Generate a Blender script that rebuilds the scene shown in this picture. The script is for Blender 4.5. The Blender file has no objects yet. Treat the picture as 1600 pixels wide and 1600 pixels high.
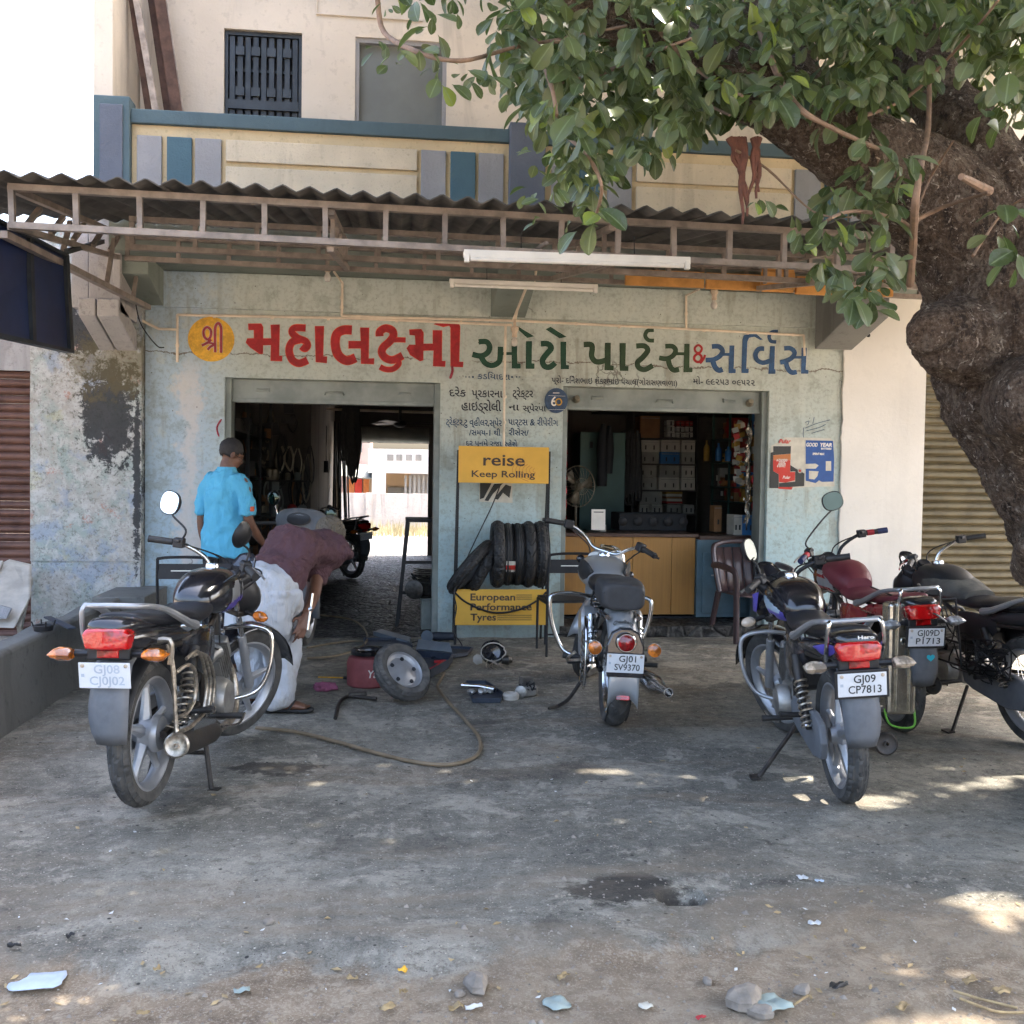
import bpy, bmesh, math, random
from math import sin, cos, pi, radians as R, tan, atan2, sqrt
from mathutils import Vector as V, Matrix, Euler, noise as MN
random.seed(7)
S = bpy.context.scene
C = S.collection

# ---------------------------------------------------------------- camera
YAW, PITCH, ROLL, CH, FPX = R(6.8), R(1.97), R(0.83), 1.45, 1600.0
_f = V((sin(YAW)*cos(PITCH), cos(YAW)*cos(PITCH), -sin(PITCH)))
_r0 = V((cos(YAW), -sin(YAW), 0))
_u0 = _r0.cross(_f)
_r = _r0*cos(ROLL) + _u0*sin(ROLL)
_u = _u0*cos(ROLL) - _r0*sin(ROLL)
CO = V((0, 0, CH))
cd = bpy.data.cameras.new('camera'); cam = bpy.data.objects.new('camera', cd); C.objects.link(cam)
cd.sensor_width = 36; cd.lens = 36*FPX/1600; cd.clip_start = 0.05; cd.clip_end = 600
m = Matrix((( _r.x, _u.x, -_f.x, 0), (_r.y, _u.y, -_f.y, 0), (_r.z, _u.z, -_f.z, CH), (0, 0, 0, 1)))
cam.matrix_world = m
S.camera = cam

def W(px, py, X=None, Y=None, Z=None):
    """point where the sight line through a photo pixel meets a plane of the place"""
    d = _f + _r*((px-800)/FPX) + _u*((800-py)/FPX)
    if Y is not None: t = Y/d.y
    elif Z is not None: t = (Z-CH)/d.z
    else: t = X/d.x
    return CO + d*t
def PX(p):
    q = V(p)-CO; z = q.dot(_f)
    return 800+FPX*q.dot(_r)/z, 800-FPX*q.dot(_u)/z, z

# ---------------------------------------------------------------- sky, sun, exposure
SUN_EL, SUN_AZ = R(57), R(70)      # azimuth: measured from +Y (behind the shop) towards +X
sun_dir = V((sin(SUN_AZ)*cos(SUN_EL), cos(SUN_AZ)*cos(SUN_EL), sin(SUN_EL)))
w = bpy.data.worlds.new('World'); S.world = w; w.use_nodes = True
wn = w.node_tree; bg = wn.nodes['Background']
sky = wn.nodes.new('ShaderNodeTexSky'); sky.sky_type = 'NISHITA'; sky.sun_disc = False
sky.sun_elevation = SUN_EL; sky.sun_rotation = SUN_AZ
sky.air_density = 1.0; sky.dust_density = 7.0; sky.ozone_density = 1.0
wn.links.new(sky.outputs[0], bg.inputs[0]); bg.inputs[1].default_value = 0.15
sl = bpy.data.lights.new('sun', 'SUN'); sl.energy = 2.05; sl.angle = R(0.5); sl.color = (1, .93, .82)
so = bpy.data.objects.new('sun', sl); C.objects.link(so)
so.rotation_euler = (-sun_dir).to_track_quat('-Z', 'Y').to_euler()
so.location = sun_dir*30
S.view_settings.view_transform = 'Standard'; S.view_settings.look = 'None'
S.view_settings.exposure = 3.12; S.view_settings.gamma = 1
S.view_settings.use_curve_mapping = False
S.cycles.use_adaptive_sampling = True; S.cycles.adaptive_threshold = .03; S.cycles.max_bounces = 8; S.cycles.diffuse_bounces = 4; S.cycles.glossy_bounces = 3; S.cycles.transparent_max_bounces = 6
S.cycles.use_denoising = True

# ---------------------------------------------------------------- node helpers
class NT:
    def __init__(s, name):
        s.m = bpy.data.materials.new(name); s.m.use_nodes = True
        s.t = s.m.node_tree; s.b = s.t.nodes['Principled BSDF']; s._p = None
    def n(s, typ, ins=None, **kw):
        nd = s.t.nodes.new('ShaderNode'+typ)
        for k, v in kw.items(): setattr(nd, k, v)
        for k, v in (ins or {}).items(): s.set(nd.inputs[k], v)
        return nd
    def set(s, sock, v):
        if isinstance(v, bpy.types.NodeSocket): s.t.links.new(v, sock)
        elif isinstance(v, (tuple, list)) and len(v) == 3 and sock.type == 'RGBA': sock.default_value = (*v, 1)
        else: sock.default_value = v
    def pos(s):
        if s._p is None: s._p = s.n('NewGeometry').outputs['Position']
        return s._p
    def obj(s): return s.n('TexCoord').outputs['Object']
    def mapv(s, v, sc=(1,1,1), rot=(0,0,0)): return s.n('Mapping', {'Vector': v, 'Scale': sc, 'Rotation': rot}).outputs[0]
    def xyz(s, v=None):
        o = s.n('SeparateXYZ', {0: v or s.pos()}).outputs; return o[0], o[1], o[2]
    def noise(s, sc, det=4, ro=.55, v=None, dist=0): return s.n('TexNoise', {'Vector': v or s.pos(), 'Scale': sc, 'Detail': det, 'Roughness': ro, 'Distortion': dist}).outputs[0]
    def vor(s, sc, v=None, feat='F1', out=0): return s.n('TexVoronoi', {'Vector': v or s.pos(), 'Scale': sc}, feature=feat).outputs[out]
    def math(s, op, a, b=0.0, c=0.0, clamp=False):
        nd = s.n('Math', operation=op, use_clamp=clamp); s.set(nd.inputs[0], a); s.set(nd.inputs[1], b); s.set(nd.inputs[2], c); return nd.outputs[0]
    def ss(s, x, a, b): # smooth step a..b -> 0..1
        nd = s.n('MapRange', {0: x, 1: a, 2: b, 3: 0.0, 4: 1.0}, interpolation_type='SMOOTHSTEP'); return nd.outputs[0]
    def mix(s, f, a, b, bt='MIX'):
        nd = s.n('MixRGB', {0: f, 1: a, 2: b}, blend_type=bt); return nd.outputs[0]
    def bump(s, h, st=.4, d=.01, nrm=None):
        i = {'Height': h, 'Strength': st, 'Distance': d}
        if nrm: i['Normal'] = nrm
        return s.n('Bump', i).outputs[0]
    def out(s, col=None, rough=None, metal=None, nrm=None, **kw):
        if col is not None: s.set(s.b.inputs['Base Color'], col)
        if rough is not None: s.set(s.b.inputs['Roughness'], rough)
        if metal is not None: s.set(s.b.inputs['Metallic'], metal)
        if nrm is not None: s.set(s.b.inputs['Normal'], nrm)
        for k, v in kw.items(): s.set(s.b.inputs[k.replace('_', ' ')], v)
        return s.m

def mk(name, col, rough=.6, metal=0., var=.25, vs=6., bump=.15, bs=60., dust=0., dcol=(.22,.19,.15), coat=0., local=True, **kw):
    """painted / plastic / metal surface with uneven tone, fine relief and dust"""
    a = NT(name); p = a.obj() if local else a.pos()
    n1 = a.noise(vs, 5, .6, p); n2 = a.noise(bs, 3, .6, p)
    c = a.mix(a.ss(n1, .3, .7), tuple(x*(1-var) for x in col), tuple(min(1, x*(1+var*.6)) for x in col))
    if dust:
        nz = a.xyz(a.n('NewGeometry').outputs['Normal'])[2]
        f = a.math('MULTIPLY', a.math('ADD', a.math('MULTIPLY', a.math('MAXIMUM', nz, 0.), .6), .35), a.math('MULTIPLY', a.ss(n1, .25, .75), dust), clamp=True)
        c = a.mix(f, c, dcol)
        rough = a.math('ADD', rough, a.math('MULTIPLY', f, .5), clamp=True)
    else: rough = a.math('ADD', rough-.06, a.math('MULTIPLY', n2, .12), clamp=True)
    nr = a.bump(n2, bump, .004) if bump else None
    m = a.out(c, rough, metal, nr, **kw)
    if coat: a.set(a.b.inputs['Coat Weight'], coat)
    return m

# ---------------------------------------------------------------- mesh helpers
WM = {}                 # world matrix of every empty, kept by hand
def props(o, label=None, cat=None, group=None, kind=None):
    if label: o['label'] = label
    if cat: o['category'] = cat
    if group: o['group'] = group
    if kind: o['kind'] = kind
    return o
def thing(name, label, cat, loc=(0,0,0), rot=(0,0,0), group=None):
    o = bpy.data.objects.new(name, None); C.objects.link(o); o.empty_display_size = .1
    o.location = loc; o.rotation_euler = rot
    WM[o] = Matrix.Translation(loc) @ Euler(rot).to_matrix().to_4x4()
    return props(o, label, cat, group)

class MB:
    def __init__(s): s.v = []; s.f = []; s.sm = []
    def add(s, vs, fs, sm=False):
        k = len(s.v); s.v += [V(p) for p in vs]; s.f += [tuple(i+k for i in f) for f in fs]; s.sm += [sm]*len(fs); return s
    def bb(s, x0, x1, y0, y1, z0, z1):
        return s.add([(x0,y0,z0),(x1,y0,z0),(x1,y1,z0),(x0,y1,z0),(x0,y0,z1),(x1,y0,z1),(x1,y1,z1),(x0,y1,z1)],
                     [(3,2,1,0),(4,5,6,7),(0,1,5,4),(1,2,6,5),(2,3,7,6),(3,0,4,7)])
    def box(s, c, sz, rot=None):
        m = Euler(rot).to_matrix() if rot is not None else Matrix.Identity(3); c = V(c)
        q = [c + m @ V((a*sz[0]/2, b*sz[1]/2, d*sz[2]/2)) for d in (-1,1) for a, b in ((-1,-1),(1,-1),(1,1),(-1,1))]
        return s.add(q, [(3,2,1,0),(4,5,6,7),(0,1,5,4),(1,2,6,5),(2,3,7,6),(3,0,4,7)])
    def bar(s, a, b, w, h, up=(0,0,1)):
        a, b = V(a), V(b); d = (b-a).normalized(); u = V(up); x = d.cross(u)
        if x.length < 1e-4: x = d.cross(V((1,0,0)))
        x.normalize(); u = x.cross(d)
        q = [p + x*(i*w/2) + u*(j*h/2) for p in (a, b) for i, j in ((-1,-1),(1,-1),(1,1),(-1,1))]
        return s.add(q, [(0,1,2,3)[::-1],(4,5,6,7),(0,1,5,4),(1,2,6,5),(2,3,7,6),(3,0,4,7)])
    def tube(s, pts, r=.01, seg=8, closed=False, caps=True, flat=1.):
        P = [V(p) for p in pts]; n = len(P)
        rr = r if isinstance(r, (list, tuple)) else [r]*n
        rings = []; u = None
        for i in range(n):
            if closed: d = P[(i+1) % n]-P[i-1]
            else: d = P[min(i+1, n-1)]-P[max(i-1, 0)]
            d.normalize()
            if u is None:
                u = d.orthogonal().normalized() if abs(d.z) > .95 else d.cross(V((0,0,1))).normalized()
            u = (u - d*u.dot(d)).normalized(); w_ = d.cross(u)
            rings.append([P[i] + (u*cos(2*pi*k/seg) + w_*sin(2*pi*k/seg)*flat)*rr[i] for k in range(seg)])
        return s.loft(rings, closed_path=closed, caps=caps and not closed)
    def loft(s, rings, closed_path=False, caps=True, sm=True):
        m_ = len(rings[0]); n = len(rings); fs = []
        for i in range(n if closed_path else n-1):
            j = (i+1) % n
            for k in range(m_):
                l = (k+1) % m_; fs.append((i*m_+k, i*m_+l, j*m_+l, j*m_+k))
        if caps and not closed_path:
            fs.append(tuple(range(m_))[::-1]); fs.append(tuple((n-1)*m_+k for k in range(m_)))
        return s.add([p for r_ in rings for p in r_], fs, sm)
    def lathe(s, prof, o=(0,0,0), ax=(0,0,1), seg=20, sm=True, closed=False):
        ax = V(ax).normalized(); u = ax.orthogonal().normalized(); w_ = ax.cross(u); o = V(o)
        rings = [[o + ax*h + (u*cos(2*pi*k/seg) + w_*sin(2*pi*k/seg))*max(r_, 1e-4) for k in range(seg)] for r_, h in prof]
        return s.loft(rings, closed_path=closed, caps=not closed, sm=sm)
    def prism(s, poly, fn, d0, d1):
        n = len(poly); a = [fn(x, y, d0) for x, y in poly]; b = [fn(x, y, d1) for x, y in poly]
        return s.add(a+b, [tuple(range(n))[::-1], tuple(range(n, 2*n))]+[(i, (i+1) % n, n+(i+1) % n, n+i) for i in range(n)])
    def ell(s, c, r, seg=12, rings=8, rot=None):
        m = Euler(rot).to_matrix() if rot is not None else Matrix.Identity(3); c = V(c); L = []
        for i in range(rings+1):
            t = pi*i/rings; z = -cos(t); q = max(sin(t), .01)
            L.append([c + m @ V((r[0]*q*cos(2*pi*k/seg), r[1]*q*sin(2*pi*k/seg), r[2]*z)) for k in range(seg)])
        return s.loft(L)
    def sheet(s, grid, sm=True, thick=None):
        n = len(grid); m_ = len(grid[0])
        vs = [p for r_ in grid for p in r_]; fs = [(i*m_+j, i*m_+j+1, (i+1)*m_+j+1, (i+1)*m_+j) for i in range(n-1) for j in range(m_-1)]
        return s.add(vs, fs, sm)
    def xf(s, M):
        s.v = [M @ p for p in s.v]; return s
    def build(s, name, mat, parent=None, local=False, bevel=0, sub=0, solid=0, label=None, cat=None, group=None, kind=None):
        me = bpy.data.meshes.new(name); vs = s.v
        org = V((0,0,0))
        if parent is not None and not local:
            iv = WM[parent].inverted(); vs = [iv @ p for p in vs]
        elif parent is None and vs:
            mn = [min(p[i] for p in vs) for i in range(3)]; mx = [max(p[i] for p in vs) for i in range(3)]
            org = V(((mn[0]+mx[0])/2, (mn[1]+mx[1])/2, mn[2])); vs = [p-org for p in vs]
        me.from_pydata([tuple(p) for p in vs], [], s.f)
        me.polygons.foreach_set('use_smooth', s.sm)
        if any(s.sm):
            try: me.set_sharp_from_angle(angle=R(38))
            except Exception: pass
        if mat: me.materials.append(mat)
        o = bpy.data.objects.new(name, me); C.objects.link(o); o.location = org
        if parent is not None:
            o.parent = parent; WM[o] = WM[parent]
        else: WM[o] = Matrix.Translation(org)
        if bevel:
            b = o.modifiers.new('bevel', 'BEVEL'); b.width = bevel; b.segments = 2; b.limit_method = 'ANGLE'; b.angle_limit = R(40)
        if solid:
            b = o.modifiers.new('solid', 'SOLIDIFY'); b.thickness = solid; b.offset = 0
        if sub:
            b = o.modifiers.new('sub', 'SUBSURF'); b.levels = sub; b.render_levels = sub
        return props(o, label, cat, group, kind)

def lerp(a, b, t): return a+(b-a)*t
def rnd(a, b): return random.uniform(a, b)
def spline(pts, n=6, closed=False):
    """Catmull-Rom through pts"""
    P = [V(p) for p in pts]; out = []; N = len(P)
    for i in range(N if closed else N-1):
        if closed: p0, p1, p2, p3 = P[i-1], P[i], P[(i+1) % N], P[(i+2) % N]
        else: p0, p1, p2, p3 = P[max(i-1,0)], P[i], P[i+1], P[min(i+2, N-1)]
        for k in range(n):
            t = k/n; out.append(.5*((2*p1)+(p2-p0)*t+(2*p0-5*p1+4*p2-p3)*t*t+(3*p1-p0-3*p2+p3)*t**3))
    if not closed: out.append(P[-1])
    return out
def copy_tree(o, parent=None, skip=()):
    c = o.copy(); C.objects.link(c); c.parent = parent
    for ch in list(o.children):
        if ch.name.split('.')[0] not in skip: copy_tree(ch, c, skip)
    return c
FONTS = {}
def text(s, size, mat, fn, name, parent=None, ext=.0008, ax='CENTER', bold=0., shear=0., label=None, xs=1., spacing=1.):
    """flat lettering turned into a mesh; fn maps (x, y, z) of the letters into the place"""
    cu = bpy.data.curves.new('lettering', 'FONT'); cu.body = s; cu.size = size; cu.extrude = ext; cu.offset = bold; cu.shear = shear
    cu.align_x = ax; cu.resolution_u = 3; cu.space_character = spacing
    o = bpy.data.objects.new('tmp', cu); C.objects.link(o)
    dg = bpy.context.evaluated_depsgraph_get(); dg.update()
    me = bpy.data.meshes.new_from_object(o.evaluated_get(dg)); bpy.data.objects.remove(o)
    mb = MB(); mb.add([fn(v.co.x*xs, v.co.y, v.co.z) for v in me.vertices], [tuple(p.vertices) for p in me.polygons])
    bpy.data.meshes.remove(me)
    return mb if name is None else mb.build(name, mat, parent, label=label)
# ================================================================= MATERIALS OF THE SETTING
def ground_mat():
    a = NT('worn concrete and dirt'); x, y, z = a.xyz(); p = a.pos()
    big = a.noise(.55, 6, .6, dist=.6); mid = a.noise(2.6, 9, .72, dist=.5); fine = a.noise(15, 9, .78, dist=.3); grit = a.noise(120, 5, .75)
    st = a.noise(1, 7, .62, a.mapv(p, (.7, 2.6, 1), (0, 0, R(-14))), .8)
    c = a.mix(a.ss(big, .40, .60), (.14, .137, .125), (.225, .22, .20))
    c = a.mix(a.ss(mid, .515, .60), c, (.30, .285, .255))
    c = a.mix(a.math('MULTIPLY', a.ss(st, .52, .64), .6), c, (.20, .165, .13))
    c = a.mix(a.math('MULTIPLY', a.ss(mid, .475, .38), .5), c, (.085, .082, .076))
    c = a.mix(a.math('MULTIPLY', a.ss(fine, .525, .62), .45), c, (.42, .40, .36))
    c = a.mix(a.math('MULTIPLY', a.ss(fine, .475, .39), .45), c, (.045, .040, .035))
    c = a.mix(a.math('MULTIPLY', a.ss(grit, .52, .62), .3), c, (.34, .32, .28))
    c = a.mix(a.math('MULTIPLY', a.ss(grit, .48, .39), .3), c, (.04, .036, .032))
    sp = a.vor(17); c = a.mix(a.ss(sp, .09, .045), c, (.5, .48, .44))
    sp2 = a.vor(11, a.mapv(p, (1, 1, 1), (0, 0, 1))); c = a.mix(a.ss(sp2, .10, .05), c, (.03, .03, .03)); c = a.mix(a.ss(a.vor(41, a.mapv(p, (1, 1, 1), (0, 0, 2))), .13, .09), c, (.46, .43, .38)); c = a.mix(a.ss(a.vor(53, a.mapv(p, (1, 1, 1), (0, 0, 2.5))), .13, .09), c, (.06, .05, .045))
    # thin wandering cracks
    wv = a.n('VectorMath', {0: p, 1: a.n('TexNoise', {'Vector': p, 'Scale': 2.2, 'Detail': 5}).outputs[1]}, operation='ADD').outputs[0]
    ck = a.vor(.62, wv, 'DISTANCE_TO_EDGE')
    ckm = a.math('MULTIPLY', a.math('MULTIPLY', a.ss(ck, .012, .002), .7), a.ss(a.noise(.9, 2), .56, .68))
    c = a.mix(ckm, c, (.05, .045, .04))
    # oil stains, and the pit's shade put into the colour
    oils_and_pit = [(975,1392,.27,.15,1.),(440,1200,.27,.15,.85),(1065,1402,.07,.035,1.),(610,1318,.42,.16,.55),(745,1130,.18,.1,.6),(880,1210,.6,.25,.45),
            (1215,1378,.08,.05,.6),(1275,1435,.05,.07,.8),(520,1045,.7,.4,.35),(1330,1170,.5,.3,.4),(300,1250,.5,.2,.35),(1170,1290,.12,.06,.6),(860,1445,.12,.05,.6),(90,1240,.4,.12,.3)]
    oils_and_pit += [(1064,1402,.06,.03,1.)]  # second dark spot on the pit: painted shade over its hollow
    for ox, oy, rx, ry, k in oils_and_pit:
        q = W(ox, oy, Z=0)
        dx = a.math('DIVIDE', a.math('SUBTRACT', x, q.x), rx); dy = a.math('DIVIDE', a.math('SUBTRACT', y, q.y), ry)
        d = a.math('ADD', a.math('SQRT', a.math('ADD', a.math('MULTIPLY', dx, dx), a.math('MULTIPLY', dy, dy))), a.math('MULTIPLY', a.math('SUBTRACT', mid, .5), 2.2))
        d = a.math('ADD', d, a.math('MULTIPLY', a.math('SUBTRACT', fine, .5), .8))
        c = a.mix(a.math('MULTIPLY', a.ss(d, 1.0, .72 if k > .6 else .3), .82*k), c, (.026, .023, .021))
    # brown dirt of the road edge
    ed = a.math('ADD', y, a.math('ADD', a.math('MULTIPLY', a.math('SUBTRACT', big, .5), 1.3), a.math('MULTIPLY', a.math('SUBTRACT', mid, .5), .7)))
    df = a.ss(ed, 3.10, 2.98)
    dc = a.mix(a.ss(mid, .35, .65), (.18, .14, .105), (.29, .235, .18))
    dc = a.mix(a.math('MULTIPLY', a.ss(fine, .52, .6), .6), dc, (.38, .33, .27)); dc = a.mix(a.math('MULTIPLY', a.ss(fine, .48, .41), .5), dc, (.10, .075, .055)); dc = a.mix(a.math('MULTIPLY', a.ss(grit, .52, .6), .5), dc, (.42, .37, .30))
    c = a.mix(df, c, dc)
    # thin dust drifting in over the concrete
    c = a.mix(a.math('MULTIPLY', a.math('MULTIPLY', a.ss(ed, 4.6, 3.0), a.ss(st, .42, .58)), .45), c, (.25, .21, .165))
    h = a.math('ADD', a.math('MULTIPLY', mid, 1.2), a.math('ADD', a.math('MULTIPLY', fine, .5), a.math('MULTIPLY', grit, .16)))
    h = a.math('SUBTRACT', h, a.math('MULTIPLY', ckm, .5))
    c = a.mix(1., c, (1.04, 1.0, .915), 'MULTIPLY')
    return a.out(c, a.math('SUBTRACT', .93, a.math('MULTIPLY', a.ss(mid, .45, .3), .25)), 0, a.bump(h, .75, .02), Specular_IOR_Level=.3)

def facade_mat():
    a = NT('faded aqua wall paint'); x, y, z = a.xyz(); p = a.pos()
    n1 = a.noise(1.1, 6, .6, dist=.5); n2 = a.noise(5, 8, .7); n3 = a.noise(30, 5, .7)
    vs = a.noise(1, 6, .6, a.mapv(p, (7, 1, .7)))
    c = a.mix(a.ss(a.math('ADD', z, a.math('MULTIPLY', n1, 1.4)), 3.0, 1.2), (.475, .515, .465), (.43, .57, .585))  # greenish above, aqua below: mostly the light's colour shift mixed into the paint
    c = a.mix(a.math('MULTIPLY', a.ss(x, -1.2, -1.7), .75), c, (.40, .52, .63))
    c = a.mix(a.math('MULTIPLY', a.ss(n2, .515, .62), .5), c, (.53, .56, .49))
    c = a.mix(a.math('MULTIPLY', a.ss(n2, .47, .37), .45), c, (.26, .27, .225)); c = a.mix(a.math('MULTIPLY', a.ss(n3, .49, .42), .25), c, (.2, .2, .16))
    c = a.mix(a.math('MULTIPLY', a.math('MULTIPLY', a.ss(vs, .52, .64), .6), a.ss(n1, .4, .6)), c, (.27, .255, .20))
    # pale runs of damp under the emblem
    run = a.math('MULTIPLY', a.ss(a.math('ABSOLUTE', a.math('ADD', x, a.math('ADD', 1.72, a.math('MULTIPLY', a.math('SUBTRACT', n2, .5), .7)))), .12, .02), a.ss(z, 2.5, 2.2))
    c = a.mix(a.math('MULTIPLY', run, .75), c, (.62, .58, .55))
    # dark cracks
    wv = a.n('VectorMath', {0: p, 1: a.n('TexNoise', {'Vector': p, 'Scale': 3., 'Detail': 6}).outputs[1]}, operation='ADD').outputs[0]
    ck = a.ss(a.vor(.8, wv, 'DISTANCE_TO_EDGE'), .010, .002)
    ck = a.math('MULTIPLY', ck, a.ss(a.noise(1.1, 2), .56, .66))
    c = a.mix(a.math('MULTIPLY', ck, .75), c, (.13, .12, .10))
    # one long crack running across the lettering
    lc = a.math('ABSOLUTE', a.math('SUBTRACT', a.math('SUBTRACT', z, a.math('MULTIPLY', a.math('SUBTRACT', n2, .5), .16)), 2.475))
    lc = a.math('MULTIPLY', a.ss(lc, .008, .002), a.ss(n1, .42, .5)); c = a.mix(lc, c, (.16, .13, .1))
    # grime near the foot
    c = a.mix(a.math('MULTIPLY', a.ss(a.math('ADD', z, a.math('MULTIPLY', n2, .5)), .62, .25), .6), c, (.17, .19, .17))
    sp = a.vor(9); c = a.mix(a.ss(sp, .06, .03), c, (.12, .11, .09))
    h = a.math('ADD', a.math('MULTIPLY', n2, .7), a.math('MULTIPLY', n3, .3)); h = a.math('SUBTRACT', h, a.math('MULTIPLY', ck, .6))
    return a.out(c, .8, 0, a.bump(h, .5, .012))

def mottled_mat():
    a = NT('mouldy peeling wall'); x, y, z = a.xyz(); p = a.pos()
    n1 = a.noise(2.2, 8, .68, dist=.8); n2 = a.noise(9, 8, .75, dist=.4); n3 = a.noise(34, 6, .75)
    c = a.mix(a.ss(n1, .4, .62), (.46, .44, .40), (.36, .43, .40))
    c = a.mix(a.math('MULTIPLY', a.ss(n2, .45, .6), .8), c, (.60, .60, .58))
    c = a.mix(a.math('MULTIPLY', a.ss(a.noise(3.1, 6, .7, a.mapv(p, rot=(0, 1, 0))), .53, .63), .7), c, (.33, .39, .50))
    c = a.mix(a.math('MULTIPLY', a.ss(a.noise(4.4, 7, .72, a.mapv(p, rot=(0, 2, 0))), .60, .66), .7), c, (.45, .22, .17))
    c = a.mix(a.math('MULTIPLY', a.ss(a.noise(2.8, 5, .6, a.mapv(p, rot=(0, 3, 0))), .62, .68), .5), c, (.44, .43, .24))
    red = a.math('MULTIPLY', a.ss(a.math('ADD', x, a.math('MULTIPLY', n2, .3)), -2.80, -2.93), a.ss(n1, .45, .55))
    c = a.mix(a.math('MULTIPLY', red, .8), c, (.48, .22, .17))
    gr = a.ss(n3, .5, .34); c = a.mix(a.math('MULTIPLY', gr, .65), c, (.13, .12, .10))
    # black mould patch
    def blob(cx, cz, rx, rz):
        dx = a.math('DIVIDE', a.math('SUBTRACT', x, cx), rx); dz = a.math('DIVIDE', a.math('SUBTRACT', z, cz), rz)
        return a.math('SQRT', a.math('ADD', a.math('MULTIPLY', dx, dx), a.math('MULTIPLY', dz, dz)))
    d = a.math('MINIMUM', blob(-2.36, 1.95, .25, .48), a.math('MINIMUM', blob(-2.13, 1.4, .035, .9), blob(-2.55, 2.62, .35, .22)))
    d = a.math('ADD', d, a.math('ADD', a.math('MULTIPLY', a.math('SUBTRACT', n2, .5), 2.6), a.math('MULTIPLY', a.math('SUBTRACT', n3, .5), 1.4)))
    c = a.mix(a.math('MULTIPLY', a.ss(d, 1.05, .75), .93), c, (.035, .037, .042))
    d2 = a.math('ADD', blob(-2.3, 2.35, .5, .35), a.math('MULTIPLY', a.math('SUBTRACT', n2, .5), 3.))
    c = a.mix(a.math('MULTIPLY', a.ss(d2, 1., .5), .6), c, (.16, .13, .06))
    h = a.math('ADD', n1, a.math('ADD', a.math('MULTIPLY', n2, .6), a.math('MULTIPLY', n3, .3)))
    return a.out(c, .9, 0, a.bump(h, .9, .03))

def plain_wall(name, col, dirt=.3, streak=.3, bump=.35, sc=3.):
    a = NT(name); p = a.pos()
    n1 = a.noise(sc*.5, 6, .6); n2 = a.noise(sc*4, 6, .7); vs = a.noise(1, 6, .6, a.mapv(p, (3.5, 3, .5)), .6)
    c = a.mix(a.ss(n1, .35, .7), tuple(q*.86 for q in col), col)
    c = a.mix(a.math('MULTIPLY', a.ss(vs, .52, .66), streak), c, tuple(q*.4 for q in col))
    c = a.mix(a.math('MULTIPLY', a.ss(n2, .54, .66), dirt), c, tuple(q*.5 for q in col))
    return a.out(c, .85, 0, a.bump(a.math('ADD', n2, a.math('MULTIPLY', a.noise(sc*20, 4), .3)), bump, .012))

M = {}
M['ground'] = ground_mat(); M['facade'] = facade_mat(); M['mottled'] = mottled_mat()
M['cream'] = plain_wall('cream painted plaster', (.60, .53, .44), .3, .35)
M['cream_panel'] = plain_wall('rough cream panel', (.66, .56, .41), .4, .3, .9, 6)
M['orange_trim'] = plain_wall('orange cream trim', (.62, .49, .30), .4, .2, .5, 6)
M['grey_panel'] = plain_wall('rough grey lilac panel', (.30, .295, .30), .2, .1, .8, 6)
M['blue_panel'] = plain_wall('rough slate blue panel', (.07, .135, .17), .2, .1, .8, 6)
M['blue_grey'] = plain_wall('slate blue parapet paint', (.08, .125, .145), .2, .2, .4, 5)
M['lilac_pillar'] = plain_wall('grey lilac parapet pillar', (.115, .13, .165), .2, .2, .6, 5)
M['white_wall'] = plain_wall('off white plaster', (.76, .725, .67), .12, .08, .2, 2)
M['grey_conc'] = plain_wall('old grey concrete', (.20, .20, .19), .5, .5, .8, 3)
M['pale_conc'] = plain_wall('lime washed concrete', (.45, .43, .42), .6, .5, .8, 4)
M['kerb'] = plain_wall('dark stained kerb concrete', (.19, .185, .17), .6, .3, 1., 4)
M['slab'] = plain_wall('grey green concrete', (.22, .25, .22), .4, .3, .5, 3)  # plain grey green tone for the slab and its beams
M['dark_wall'] = plain_wall('dark workshop wall', (.10, .09, .08), .5, .5, .5, 4)  # plain dark base tone for inner walls and ceilings
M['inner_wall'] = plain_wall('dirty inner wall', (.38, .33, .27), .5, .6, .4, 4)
M['ash'] = mk('grey shutter steel', (.26, .29, .27), .5, .3, .3, 4, .2, 30, dust=.5, local=False)
M['shutter_brown'] = mk('brown roller shutter steel', (.115, .05, .035), .45, .3, .35, 5, .2, 40, dust=.5, dcol=(.2,.13,.1), local=False)
M['shutter_olive'] = mk('olive roller shutter steel', (.12, .095, .05), .45, .35, .3, 5, .2, 40, dust=.35, dcol=(.17,.14,.09), local=False)
M['door_grey'] = mk('grey door paint', (.14, .15, .14), .55, .1, .12, 3, .1, 30, local=False)
M['window_dark'] = mk('dark grille steel', (.035, .04, .045), .45, .4, .3, 8, local=False)
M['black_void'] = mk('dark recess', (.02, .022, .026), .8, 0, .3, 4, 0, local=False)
M['asbestos'] = mk('weathered cement sheet', (.095, .088, .08), .9, 0, .45, 3, .5, 50, dust=.2, local=False)
M['truss'] = mk('rust brown painted steel', (.30, .25, .215), .55, .3, .35, 8, .2, 60, dust=.3, local=False)
M['pvc'] = mk('cream plastic conduit', (.74, .62, .48), .45, 0, .2, 6, .05, 40, dust=.1, local=False)
M['ply'] = mk('orange plywood', (.58, .27, .06), .7, 0, .35, 5, .2, 40, dust=.3, local=False)
M['tube_white'] = mk('white tube light body', (.82, .79, .72), .4, 0, .1, 5, 0, local=False)
M['ceramic'] = mk('old bakelite holder', (.55, .42, .30), .4, 0, .2, 30, 0)
M['glass_bulb'] = mk('dusty bulb glass', (.55, .50, .44), .15, 0, .1, 30, 0)
def flat(name, col, rough=.6, **kw): return mk(name, col, rough, 0, .12, 14, .05, 80, **kw)
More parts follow.
